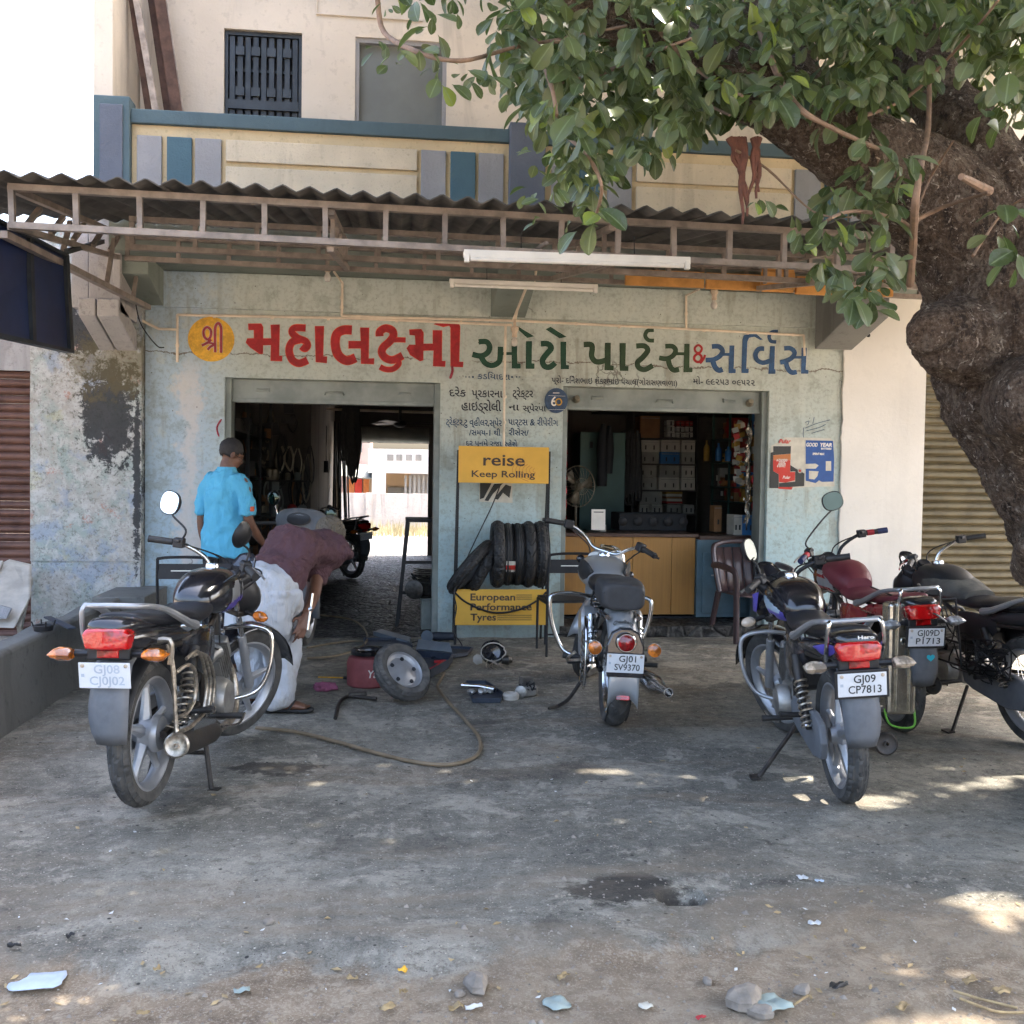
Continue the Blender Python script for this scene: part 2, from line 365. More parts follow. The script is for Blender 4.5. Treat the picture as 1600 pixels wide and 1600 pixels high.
for k, col in dict(paint_red=(.36,.010,.012), paint_orange=(.66,.10,.03), paint_green=(.008,.055,.028), paint_blue=(.022,.075,.18), paint_yellow=(.70,.38,.035),
                   paint_black=(.015,.018,.03), paint_navy=(.04,.075,.14), paint_white=(.62,.64,.56), paint_maroon=(.32,.03,.05), paint_dkgreen=(.02,.05,.018)).items():
    a = NT(k.replace('_', ' ')); n_ = a.noise(16, 6, .7); n2_ = a.noise(3, 5, .6)
    c_ = a.mix(a.ss(n_, .35, .7), tuple(q*.75 for q in col), tuple(min(1, q*1.25) for q in col))
    c_ = a.mix(a.math('MULTIPLY', a.ss(a.noise(55, 5, .8), .66, .74), .5), c_, (.4, .42, .36))
    M[k] = a.out(c_, .65, 0, a.bump(n_, .2, .004))

# ================================================================= GROUND
def gh(x, y):
    h = .012*MN.noise(V((x*.8, y*.8, 0))) + .006*MN.noise(V((x*3, y*3, 5))) + .002*MN.noise(V((x*11, y*11, 2)))
    if y < 3.4:
        e = y + .30*MN.noise(V((x*1.1, 3, 0))) + .08*MN.noise(V((x*5, 3, 0)))
        t = min(1, max(0, (3.12-e)/.12)); h -= t*.022; h += t*(.010*MN.noise(V((x*6, y*6, 1)))+.005*MN.noise(V((x*19, y*19, 1))))
        h -= min(1, max(0, (2.6-y)/2))*.05
    q = W(1065, 1402, Z=0); d = sqrt(((x-q.x)/.07)**2+((y-q.y)/.045)**2)
    if d < 1.3: h -= .09*max(0, 1-(d/1.3)**3)
    return h
def grid_ground(x0, x1, y0, y1, st):
    nx = int((x1-x0)/st); ny = int((y1-y0)/st)
    return MB().sheet([[V((x0+(x1-x0)*i/nx, (yy := y0+(y1-y0)*j/ny), gh(x0+(x1-x0)*i/nx, yy))) for i in range(nx+1)] for j in range(ny+1)], True)
grid_ground(-2.4, 7, 2.0, 9.12, .035).build('ground', M['ground'], kind='structure')
mb = MB()
mb.sheet([[V((x, y, -.07)) for x in (-60, 90)] for y in (-60, 120)])
mb.build('terrain', plain_wall('sandy terrain', (.34, .28, .21), .4, 0, .5, 2), kind='structure')

# low kerb wall on the left, with the sunken strip behind it
mb = MB(); g = []
for i in range(60):
    y = -1+10.0*i/59; n = .012*MN.noise(V((y*1.7, 0, 3))); n2 = .012*MN.noise(V((y*2.3, 4, 3)))
    w_ = .17 + .02*MN.noise(V((y*2, 7, 1)))
    xr = -2.085+n; g.append([V((xr+.03, y, -.03)), V((xr+.012+n2, y, .12)), V((xr-.004-n2, y, .3)), V((xr, y, .44+n2)), V((xr-.02, y, .462+n)), V((xr-w_+.02, y, .46-n)), V((xr-w_, y, .43)), V((xr-w_, y, -.03))])
mb.sheet(g, True); mb.bb(-2.3, -1.90, 8.28, 9.09, -.03, .468)
kb = mb.build('kerb_wall', M['kerb'], bevel=.01, label='long low dark concrete kerb wall along the left side of the yard', cat='kerb wall')
MB().sheet([[V((x, y, .03+.03*MN.noise(V((x*3, y*3, 0))))) for x in [-7+i*.25 for i in range(20)]] for y in [-1+j*.25 for j in range(42)]]).build('side_ground', M['ground'], kind='structure')

# ================================================================= NEIGHBOUR ON THE LEFT (brown shutter, mouldy pillar)
lb = thing('neighbour_shop', 'left neighbour shop with brown roller shutter and mouldy peeling wall beside it', 'building', (-4, 9.1, 0))
xl = W(48, 700, Y=9.0).x
mb = MB(); zc = W(130, 878, Y=9.0).z
N = 60
def rough_wall(x0, x1, z0, z1, y, amp):
    nx, nz = 26, max(6, int((z1-z0)/.05))
    return [[V((x0+(x1-x0)*i/nx, y + amp*MN.noise(V(((x0+(x1-x0)*i/nx)*3, z0*7+ (z1-z0)*j/nz*3, 2))), z0+(z1-z0)*j/nz)) for i in range(nx+1)] for j in range(nz+1)]
mb.sheet(rough_wall(xl, -2.095, zc+.008, 3.5, 8.985, .012)); mb.sheet(rough_wall(xl+.01, -2.10, -.05, zc-.008, 8.975, .014)[::1])
mb.bb(xl, -2.098, 9.0, 9.4, -.05, 3.5)
mb.build('wall', M['mottled'], lb)
MB().bb(-8, xl-.005, 9.05, 9.4, 2.28, 3.35).build('upper_wall', M['pale_conc'], lb)
sp = []
def slat_mesh(x0, x1, pitch, depth=.018):
    prof = [(0,0),(-.35*depth,.08),(-depth,.3),(-depth,.62),(-.4*depth,.86),(0,.93),(.004,1.0)]
    mb = MB(); mb.sheet([[V((x, q, t*pitch)) for q, t in prof] for x in (x0, x1)]); return mb
pitch = .0685; z = .02; first = None
while z < 2.28:
    if first is None: first = slat_mesh(0, 5, pitch).build('slat', M['shutter_brown'], lb, local=True); o = first
    else: o = first.copy(); C.objects.link(o)
    o.location = V((xl-5.01, 9.09, z+rnd(-.001, .001)))-V((-4, 9.1, 0)); z += pitch
# corner bracket of the old balcony, fluted
br = thing('corner_beam', 'pale fluted concrete beam end jutting out above the mouldy wall', 'beam', (-2.3, 8.6, 2.4))
pr = W(187, 496, Y=8.43)
x0b = W(124, 497, Y=8.43).x; x1b = pr.x; xm = W(152, 497, Y=8.43).x
for a_, b_ in ((x0b, xm-.01), (xm+.005, x1b)):
    mb = MB(); mb.prism([(8.40, 2.665), (9.02, 2.45), (9.02, 2.62), (8.46, 2.80), (8.40, 2.80)], lambda y, z, d: V((d, y, z)), a_, b_); mb.build('bracket', M['pale_conc'], br, bevel=.008)
mb = MB(); mb.bb(x0b+.05, xm-.012, 8.50, 8.98, 2.72, 3.5); mb.bb(xm-.01, x1b-.06, 8.47, 8.98, 2.72, 3.5); mb.bb(x1b-.055, x1b, 8.44, 9.0, 2.70, 3.5); mb.bb(x0b-.1, x0b+.03, 8.56, 8.98, 2.75, 3.5)
mb.build('beam_face', M['pale_conc'], br, bevel=.006)

# ================================================================= THE SHOP
sb = thing('auto_parts_shop', 'two storey shop with faded aqua walls, painted lettering and two open shutters', 'building', (1, 9.1, 0))
XL, XR, YF = -2.09, 4.155, 9.1
A0, A1, B0, B1, ZT = W(350, 800, Y=YF).x, W(686, 800, Y=YF).x, W(877, 800, Y=YF).x, W(1198, 800, Y=YF).x, 2.272
mb = MB()
mb.bb(XL, A0, YF, 9.32, -.05, 3.16); mb.bb(A1, B0, YF, 9.32, -.05, 3.16)
# right-hand end with the ragged edge of old paint
mb.bb(B1, XR+.02, YF, 9.32, -.05, 3.16)
mb.bb(A0, A1, YF, 9.32, ZT, 3.16); mb.bb(B0, B1, YF, 9.32, ZT, 3.16)
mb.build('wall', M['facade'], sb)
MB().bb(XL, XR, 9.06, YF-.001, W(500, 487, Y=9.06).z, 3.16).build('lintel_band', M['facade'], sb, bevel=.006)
MB().bb(XL-.1, XR+1.6, 8.335, 9.6, 3.165, 3.475).build('balcony_slab', M['slab'], sb)
# cantilever beams under the slab
for xa, xb, nm in ((-2.16, -1.93, 'beam'), (W(775, 470, Y=8.6).x, W(832, 470, Y=8.6).x, 'beam')):
    mb = MB(); mb.prism([(8.50, 3.164), (9.059, 3.164), (9.059, 2.86), (8.50, 3.02)], lambda y, z, d: V((d, y, z)), xa, xb); mb.build(nm, M['slab'], sb, bevel=.005)
mb = MB(); xa = W(1275, 500, Y=8.8).x
mb.prism([(8.35, 3.164), (9.055, 3.164), (9.055, 2.66), (8.35, 2.86)], lambda y, z, d: V((d, y, z)), xa+.1, xa+.46); mb.build('beam', M['grey_conc'], sb, bevel=.01)
# jambs / plinth of the doorways
for x0_, x1_ in ((A0, A1), (B0, B1)):
    MB().bb(x0_-.002, x0_+.05, YF+.05, 9.34, 0, ZT-.001).build('shutter_guide', M['ash'], sb, bevel=.004); MB().bb(x1_-.05, x1_+.002, YF+.05, 9.34, 0, ZT-.001).build('shutter_guide', M['ash'], sb, bevel=.004)
    mb = MB(); mb.bb(x0_+.05, x1_-.05, 9.21, 9.24, ZT-.19, ZT-.002); mb.bb(x0_+.05, x1_-.05, 9.195, 9.245, ZT-.205, ZT-.17)
    o = mb.build('shutter_bottom_rail', M['ash'], sb, bevel=.003)
    mb = MB(); xm_ = (x0_+x1_)/2
    for q in (-.62, .62): MB().box((xm_+q, 9.2, ZT-.09), (.12, .02, .035)).tube([(xm_+q-.05, 9.19, ZT-.09), (xm_+q+.05, 9.19, ZT-.09)], .009, 6).build('latch', M['ash'], o)
    mb.tube([(xm_-.08, 9.2, ZT-.12), (xm_-.07, 9.17, ZT-.10), (xm_+.07, 9.17, ZT-.10), (xm_+.08, 9.2, ZT-.12)], .008, 6)
    mb.build('handle', M['ash'], o)
# rolled-up shutter just behind the lintel
for x0_, x1_ in ((A0, A1), (B0, B1)):
    mb = MB(); mb.lathe([(.17, 0), (.17, x1_-x0_-.1)], (x0_+.05, 9.52, 2.25), (1, 0, 0), 18); mb.build('rolled_shutter', M['ash'], sb)
# upper floor
mb = MB(); YU = 9.35
wx0, wx1, wz0, wz1 = W(350, 60, Y=YU).x, W(472, 60, Y=YU).x, 4.5, W(400, 47, Y=YU).z
dx0, dx1, dz1 = W(555, 100, Y=YU).x, W(698, 100, Y=YU).x, W(600, 60, Y=YU).z
UX0 = W(236, 60, Y=YU).x
for a_, b_, c_, d_ in ((UX0, wx0, 3.33, 7.2), (wx1, dx0, 3.33, 7.2), (dx1, 5.8, 3.33, 7.2), (wx0, wx1, 3.33, wz0), (wx0, wx1, wz1, 7.2), (dx0, dx1, dz1, 7.2)):
    mb.bb(a_, b_, YU, YU+.2, c_, d_)
mb.build('upper_wall', M['cream'], sb)
pil_x0 = W(146, 60, Y=8.5).x; pil_x1 = W(176, 60, Y=8.5).x
MB().bb(pil_x0, pil_x1, 8.5, 8.72, 3.33, 7.2).bb(pil_x0, pil_x0+.12, 8.72, 9.5, 3.33, 7.2).build('upper_pillar', M['cream'], sb)
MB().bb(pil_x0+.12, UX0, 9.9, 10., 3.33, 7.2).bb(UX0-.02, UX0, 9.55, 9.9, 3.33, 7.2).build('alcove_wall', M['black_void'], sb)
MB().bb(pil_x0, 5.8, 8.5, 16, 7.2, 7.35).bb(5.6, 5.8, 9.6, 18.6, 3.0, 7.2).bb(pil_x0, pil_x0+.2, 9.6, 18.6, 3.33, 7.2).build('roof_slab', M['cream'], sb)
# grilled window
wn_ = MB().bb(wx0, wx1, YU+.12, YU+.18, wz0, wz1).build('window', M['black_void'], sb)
mb = MB(); t_ = .03
mb.bb(wx0, wx1, YU+.04, YU+.08, wz1-.035, wz1); mb.bb(wx0, wx0+.03, YU+.04, YU+.08, wz0, wz1-.035); mb.bb(wx1-.03, wx1, YU+.04, YU+.08, wz0, wz1-.035)
mb.build('window_frame', M['window_dark'], wn_)
mb = MB(); n = 9; zr1 = W(400, 105, Y=YU).z; zr2 = W(400, 160, Y=YU).z
for i in range(n):
    xx = lerp(wx0+.03, wx1-.03, (i+.5)/n)
    mb.bb(xx-.022, xx+.022, YU+.055, YU+.085, wz0, wz1-.04)
    if i % 2:
        for zz in (wz1-.17, zr1-.2): mb.box((xx, YU+.05, zz), (.075, .03, .075))
mb.bb(wx0+.03, wx1-.03, YU+.087, YU+.1, zr1-.012, zr1+.012); mb.bb(wx0+.03, wx1-.03, YU+.03, YU+.053, zr2-.05, zr2+.03)
mb.build('window_grille', M['window_dark'], wn_)
do = MB().bb(dx0, dx1, YU+.08, YU+.14, 3.33, dz1).build('upper_door', M['door_grey'], sb)
mb = MB(); mb.bb(dx0, dx0+.035, YU+.02, YU+.079, 3.33, dz1); mb.bb(dx1-.035, dx1, YU+.02, YU+.079, 3.33, dz1); mb.bb(dx0+.035, dx1-.035, YU+.02, YU+.079, dz1-.04, dz1); mb.build('door_frame', M['grey_panel'], do)
# thin raised line over the upper door
mb = MB(); q0 = W(495, 22, Y=YU); q1 = W(660, 30, Y=YU); mb.tube([(q0.x, YU-.01, 6.2), (q0.x, YU-.01, q0.z), (q1.x, YU-.01, q0.z)], .012, 6); mb.build('conduit_pipe', M['cream'], sb)

# parapet of the balcony
YP = 8.40
px0, px1 = W(146, 200, Y=YP-.05).x, W(203, 200, Y=YP-.05).x
ZP0, ZP1 = 3.56, W(300, 176, Y=YP).z; ztop = W(170, 149, Y=YP-.05).z
MB().bb(px0, px1, YP-.06, YP+.14, ZP0-.1, ztop).build('parapet_pillar', M['blue_grey'], sb, bevel=.01)
MB().bb(px0+.05, px1-.05, YP-.075, YP-.061, ZP0, ztop-.07).build('pillar_panel', M['lilac_pillar'], sb, bevel=.008)
xp2 = W(795, 250, Y=YP).x; xp3 = W(851, 250, Y=YP).x
MB().bb(px1, xp2, YP-.03, YP+.12, ZP1-.11, ZP1).bb(xp3, 4.3, YP-.03, YP+.12, ZP1-.11, ZP1).build('parapet_rail', M['blue_grey'], sb, bevel=.008)
MB().bb(px1, xp2, YP+.01, YP+.09, ZP0-.1, ZP1-.111).bb(xp3, 4.3, YP+.01, YP+.09, ZP0-.1, ZP1-.111).build('parapet_wall', M['orange_trim'], sb)
MB().bb(xp2, xp3, YP-.06, YP+.14, ZP0-.1, ZP1+.05).build('parapet_pillar', M['lilac_pillar'], sb, bevel=.01)
MB().bb(4.3, 4.62, YP-.06, YP+.14, ZP0-.1, ZP1+.05).build('parapet_pillar', M['blue_grey'], sb, bevel=.01)
def panel(xa, xb, mat, z0=None, z1=None):
    a_ = W(xa, 250, Y=YP-.01).x; b_ = W(xb, 250, Y=YP-.01).x
    MB().bb(a_, b_, YP-.022, YP+.009, z0 or ZP0-.1, z1 or ZP1-.20).build('panel', mat, sb, bevel=.006)
zmid = W(500, 264, Y=YP).z
for xa, xb, k in ((214,253,'grey_panel'),(261,300,'blue_panel'),(305,346,'grey_panel'),(658,697,'grey_panel'),(704,743,'blue_panel'),(748,787,'grey_panel'),
                  (862,900,'grey_panel'),(906,943,'blue_panel'),(950,988,'grey_panel'),(1243,1283,'grey_panel'),(1290,1326,'blue_panel'),(1330,1365,'grey_panel')): panel(xa, xb, M[k])
for xa, xb in ((353, 652), (995, 1237)):
    panel(xa, xb, M['cream_panel'], zmid+.02); panel(xa, xb, M['cream_panel'], None, zmid-.02)
# planks leaning in the alcove
lt = thing('leaning_planks', 'weathered wooden planks leaning in the upper left corner of the balcony', 'planks', (-1.9, 9.2, 3.3))
M['plank_white'] = mk('peeling white plank', (.42, .36, .32), .8, 0, .4, 10, .3, 50, local=False); M['plank_brown'] = mk('dark brown plank', (.10, .055, .04), .8, 0, .4, 10, .4, 50, local=False)
for (xa, ya, xb, yb, w_, mt, Yq) in ((243,172,213,0,.05,'plank_white',9.0),(232,172,206,0,.05,'plank_brown',9.05),(276,172,250,0,.09,'plank_brown',9.1),(262,172,237,0,.06,'plank_brown',9.2),(282,172,262,40,.05,'plank_white',9.15)):
    q0 = W(xa, ya, Y=Yq); q1 = W(xb, yb, Y=Yq); d = (q1-q0); MB().bar(q0-d*.6, q1+d*.3, w_, .03, up=(0, 1, 0)).build('plank', M[mt], lt)

# ================================================================= NEIGHBOUR ON THE RIGHT (white wall, olive shutter)
rb = thing('white_neighbour_shop', 'right neighbour with smooth off white wall and olive roller shutter behind the tree', 'building', (6, 9.1, 0))
xr0, xr1 = XR+.021, W(1444, 700, Y=9.07).x
mb = MB(); g = []
for j in range(60):
    z = 3.3*j/59; e = XR-.01+.02*MN.noise(V((z*5, 1, 1)))+.012*MN.noise(V((z*17, 1, 1)))
    g.append([V((e, 9.09, z-.05)), V((e+.006, 9.075, z-.05)), V((xr1, 9.07, z-.05))])
mb.sheet(g, False); mb.bb(xr0, xr1, 9.08, 9.4, -.05, 3.3); mb.bb(xr1, 9, 9.08, 9.4, 2.9, 3.3)
mb.build('wall', M['white_wall'], rb)
MB().lathe([(.0001, 0), (.018, 0), (.018, .05)], W(1357, 524, Y=9.069)+V((0, -.002, 0)), (0, 1, 0), 10).build('vent_hole', M['black_void'], rb)
pitch = .0735; z = .02; first = None
while z < 2.9:
    if first is None: first = slat_mesh(0, 3.6, pitch, .02).build('slat', M['shutter_olive'], rb, local=True); o = first
    else: o = first.copy(); C.objects.link(o)
    o.location = V((xr1+.002, 9.2, z))-V((6, 9.1, 0)); z += pitch
MB().bb(5.8, 9.5, 9.6, 18, 3.3, 6.5).build('upper_wall', M['white_wall'], rb)

# ================================================================= CANOPY
cn = thing('canopy', 'brown steel truss canopy roofed with corrugated cement sheets over the yard', 'canopy', (1, 7, 2.8))
SLO = (W(610, 401, Y=7.2).z-W(610, 380, Y=6.0).z)/1.2
CX0, CX1 = W(14, 350, Y=6.0).x, 4.75
def sag(x): return -.011*(x-CX0)
ZB = W(14, 352, Y=6.0).z
def ladder(Y, zb, h, x0, x1, n, nm='truss'):
    def zz(x): return zb+sag(x)
    mb = MB(); 
    MB().bar((x0, Y, zz(x0)), (x1, Y, zz(x1)), .042, .036).build('bottom_chord', M['truss'], cn)
    MB().bar((x0, Y, zz(x0)+h), (x1, Y, zz(x1)+h), .042, .036).build('top_chord', M['truss'], cn)
    for i in range(n+1):
        x = lerp(x0+.02, x1-.02, i/n)
        MB().bar((x, Y-.003, zz(x)+.019), (x+rnd(-.006, .006), Y-.003, zz(x)+h-.019), .036, .03).build('strut', M['truss'], cn)
hT = W(610, 323, Y=6.0).z-W(610, 380, Y=6.0).z
ladder(6.0, ZB, hT, CX0, CX1, 20)
ladder(7.2, ZB+.16, hT-.02, CX0+.35, CX1+.1, 16)
ladder(8.29, ZB+.30, hT-.04, CX0+.05, CX1+.1, 18)
zt = hT
for x in (CX0+.0, CX0+1.75, CX0+3.4, CX0+5.1, CX1-.05):
    for dz in (0, hT): MB().bar((x, 6.03, ZB+dz+sag(x)+(-.03 if x > CX0 else 0)), (x, 8.27, ZB+.30+(dz-.03 if dz else 0)+sag(x)), .04, .035).build('rafter', M['truss'], cn)
    for k in range(5):
        t = k/5+.1; y = lerp(6.03, 8.27, t); z = ZB+.31*t+sag(x); MB().bar((x, y, z+.02), (x, y+(.25 if x == CX0 else 0), z+hT-.02), .03, .026).build('strut', M['truss'], cn)
# long diagonal brace at the left end
MB().bar((CX0-.03, 6.0, ZB-.05), (-2.02, 8.9, ZB+.02), .045, .04).build('brace', M['truss'], cn)
for t in (.3, .62, .85):
    q = V((CX0-.03, 6.0, ZB-.05)).lerp(V((-2.02, 8.9, ZB+.02)), t); MB().bar(q, (q.x, q.y+.2, ZB+.31*t+hT*.9), .028, .028).build('brace', M['truss'], cn)
MB().bar(W(1118, 775, Y=9)*0+V((.9, 6.02, ZB+hT*.15)), V((.75, 6.6, ZB-.0)), .02, .02).build('brace', M['truss'], cn)
# sheets
SH = 1.02; x = -4.3; k = 0
while x < 5.2:
    n = int(SH/.146*8); y0 = 5.80+rnd(-.03, .02); y1 = 8.325; g = []
    for i in range(n+1):
        xx = x+SH*i/n; ph_ = (xx+.02)/.146 % 1; zz = .016*(cos(2*pi*ph_)+.12*cos(6*pi*ph_))
        base = ZB+hT+.05+sag(max(xx, -2.3))+(k % 2)*.008
        g.append([V((xx, lerp(y0, y1, t), base+zz+SLO*(lerp(y0, y1, t)-6.0)+.004*MN.noise(V((xx*2, t*3, 0))))) for t in (0, .25, .5, .75, 1)])
    MB().sheet(g).build('roof_sheet', M['asbestos'], cn, solid=.007); x += SH-.005; k += 1
# plywood boards stored in the truss on the right
pb = thing('plywood_boards', 'orange plywood boards stored in the canopy truss above the right doorway', 'boards', (3.5, 8.7, 3.0))
for xa, xb, ya, yb in ((976, 1100, 426, 446), (1102, 1188, 430, 452), (1190, 1240, 420, 456), (1242, 1330, 436, 460), (1335, 1395, 436, 462)):
    q0 = W(xa, yb, Y=8.22); q1 = W(xb, ya, Y=8.22); MB().bb(q0.x, q1.x-.006, 8.19, 8.22+rnd(0, .02), q0.z, q1.z).build('board', M['ply'], pb, bevel=.003)
MB().bb(W(1190,440,Y=8.15).x, W(1240,440,Y=8.15).x, 8.12, 8.17, W(1200,452,Y=8.15).z, W(1200,425,Y=8.15).z).build('board', M['ply'], pb, bevel=.003)

# tube lights
def tube_light(xa, ya, xb, yb, Y, lab, th=.036):
    a_, b_ = W(xa, ya, Y=Y), W(xb, yb, Y=Y); t = thing('tube_light', lab, 'tube light', tuple(a_))
    d = (b_-a_).normalized(); MB().bar(a_, b_, th, th).build('batten', M['tube_white'], t, bevel=.006)
    MB().tube([a_+d*.04+V((0, -.012, -.032)), b_-d*.04+V((0, -.012, -.032))], .014, 12).build('tube', M['tube_white'], t)
    for q in (a_+d*.02, b_-d*.02): MB().box(q+V((0, -.012, -.028)), (.03, .034, .05)).build('end_cap', M['tube_white'], t, bevel=.004)
    for s in (.25, .75):
        q = a_.lerp(b_, s); MB().tube([q+V((0, 0, .02)), q+V((0, .02, .14))], .003, 5).build('hanger', M['window_dark'], t)
tube_light(724, 396, 1078, 408, 6.0, 'long unlit white tube light hanging from the front of the canopy truss', .045)
tube_light(702, 439, 934, 448, 8.1, 'unlit white tube light nearer the wall above the green lettering')

# conduits on the facade
cp = thing('conduit_pipe', 'cream plastic conduit pipes running along the wall over the painted lettering', 'pipe', (1, 9.05, 2.6))
def run(pts, Y=9.045, r=.0115, nm='pipe'):
    P = [W(a_, b_, Y=Y) for a_, b_ in pts]; MB().tube([P[0]]+[q for p in P[1:-1] for q in (p, p+V((0, 0, .0005)))]+[P[-1]], r, 8).build(nm, M['pvc'], cp)
    return P
run([(277, 566), (277, 492), (540, 497)]); run([(540, 497), (800, 508), (790, 509), (790, 508)][:2])
run([(790, 509), (788, 600), (787, 700)]); run([(800, 501), (1030, 512), (1256, 524), (1257, 556)])
run([(535, 442), (534, 493), (600, 496), (800, 501)], 9.04); run([(1072, 462), (1072, 513)])
run([(196, 488), (248, 514), (277, 515)], 9.03)
P = [W(535, 442, Y=9.04), W(522, 425, Y=8.7)]; MB().tube(P, .010, 8).build('pipe', M['pvc'], cp)
P = [W(1072, 462, Y=9.04), W(1092, 452, Y=8.8)]; MB().tube(P, .010, 8).build('pipe', M['pvc'], cp)
P = [W(805, 500, Y=9.03), W(812, 462, Y=8.75), W(833, 450, Y=8.6), W(838, 420, Y=8.5)]; MB().tube(P, .012, 8).build('pipe', M['pvc'], cp)
P = [W(802, 500, Y=9.02), W(822, 450, Y=8.4)]; MB().tube(P, .012, 8).build('pipe', M['pvc'], cp)
for a_, b_ in ((335,494),(425,496),(513,498),(620,501),(720,504),(900,506),(968,510),(1100,516),(1168,520),(1240,523),(277,540),(534,465),(534,480),(789,620),(788,660),(1072,490)):
    q = W(a_, b_, Y=9.045); v_ = a_ in (277, 534, 789, 788, 1072)
    MB().lathe([(.0155, -.012), (.0155, .012)], q, (0, 0, 1) if v_ else (1, 0, 0), 8).build('clip', M['pvc'], cp)
def bulb(px, py, Y, lab):
    q = W(px, py, Y=Y); t = thing('bulb_holder', lab, 'bulb', tuple(q))
    MB().lathe([(.012, .12), (.014, .06), (.034, .05), (.036, .03), (.026, .01), (.022, -.015), (.025, -.03), (.02, -.04)], q, seg=14).build('holder', M['ceramic'], t)
    MB().lathe([(.012, -.035), (.018, -.05), (.03, -.075), (.03, -.095), (.02, -.115), (.001, -.12)], q, seg=14).build('bulb', M['glass_bulb'], t)
bulb(512, 418, 8.7, 'small bulb in a bakelite holder hanging above the red lettering')
bulb(804, 520, 8.9, 'small bulb in a bakelite holder hanging in front of the green lettering')
bulb(1116, 462, 8.85, 'tiny bulb holder on the lintel over the right doorway')
# hanging wire bits at the corner beam
wr = MB().tube(spline([W(210,442,Y=8.6), W(213,480,Y=8.6), W(222,510,Y=8.7), W(245,540,Y=8.9), W(256,543,Y=9.0)], 6), .005, 5).build('hanging_wire', M['black_void'], label='thin black wire drooping from the canopy corner to the aqua wall', cat='wire')

# navy signboard at upper left, seen from its back edge
ns = thing('signboard', 'dark navy signboard in a thin black frame, cut by the left edge of the photo', 'signboard', (-2.1, 6.5, 2.2))
M['navy_sheet'] = mk('navy sheet', (.010, .020, .065), .4, 0, .3, 3, .05, 20, local=False)
c0, c1 = W(104, 398, Y=6.9), W(112, 552, Y=6.9); ya = 5.2
n0, n1 = W(-75, 305, Y=5.75), W(-75, 511, Y=5.75)
fnb = lambda u, v, d: ((c1*(1-v)+c0*v)*(1-u) + (n1*(1-v)+n0*v)*u) + V((-1, .3, 0)).normalized()*d
mb = MB(); mb.prism([(0,0),(1,0),(1,1),(0,1)], fnb, .004, .03); mb.build('sheet', M['navy_sheet'], ns)
for pl in ([(0,0),(1,0),(1,.035),(0,.035)], [(0,.965),(1,.965),(1,1),(0,1)], [(0,.035),(.035,.035),(.035,.965),(0,.965)], [(.36,.035),(.39,.035),(.39,.965),(.36,.965)]):
    mb = MB(); mb.prism(pl, fnb, -.02, .04); mb.build('frame_bar', M['window_dark'], ns)
MB().bar(c0+V((0,0,.02)), c0+V((-.1, 1.2, .35)), .03, .03).build('bracket', M['window_dark'], ns)

# panels leaning behind the kerb
M['dirty_white'] = mk('yellowed plastic', (.50, .46, .40), .6, 0, .3, 6, .15, 40, dust=.3, local=False)
lp = thing('plastic_casing', 'dirty white moulded panel leaning on the brown shutter behind the kerb', 'panel', (-3.3, 8.4, .0))
q = [W(12, 876, Y=8.7), W(47, 884, Y=8.7), W(46, 935, Y=8.3), W(22, 982, Y=8.0), W(-30, 980, Y=8.0), W(-40, 900, Y=8.6)]
mb = MB(); mb.add(q+[p+V((.0, .05, .01)) for p in q], [tuple(range(6)), tuple(range(6, 12))[::-1]]+[(i, i+6, (i+1) % 6+6, (i+1) % 6) for i in range(6)]); mb.build('shell', M['dirty_white'], lp, bevel=.01)
q = [W(-30, 936, Y=8.2), W(20, 950, Y=8.13), W(12, 966, Y=8.06), W(-30, 966, Y=8.06)]; q = [p+V((0, -.03, 0)) for p in q]
mb = MB(); mb.add(q+[p+V((0, .02, 0)) for p in q], [(0,1,2,3), (7,6,5,4), (0,4,5,1), (1,5,6,2), (2,6,7,3), (3,7,4,0)]); mb.build('dark_inset', M['grey_panel'], lp)
MB().bar(W(48, 905, Y=8.6), W(30, 985, Y=8.1), .03, .06).bar(W(-10, 905, Y=8.55), W(0, 878, Y=8.7), .05, .03).build('plastic_strip', M['dirty_white'], label='narrow dirty white strip leaning beside the broken panel', cat='strip')
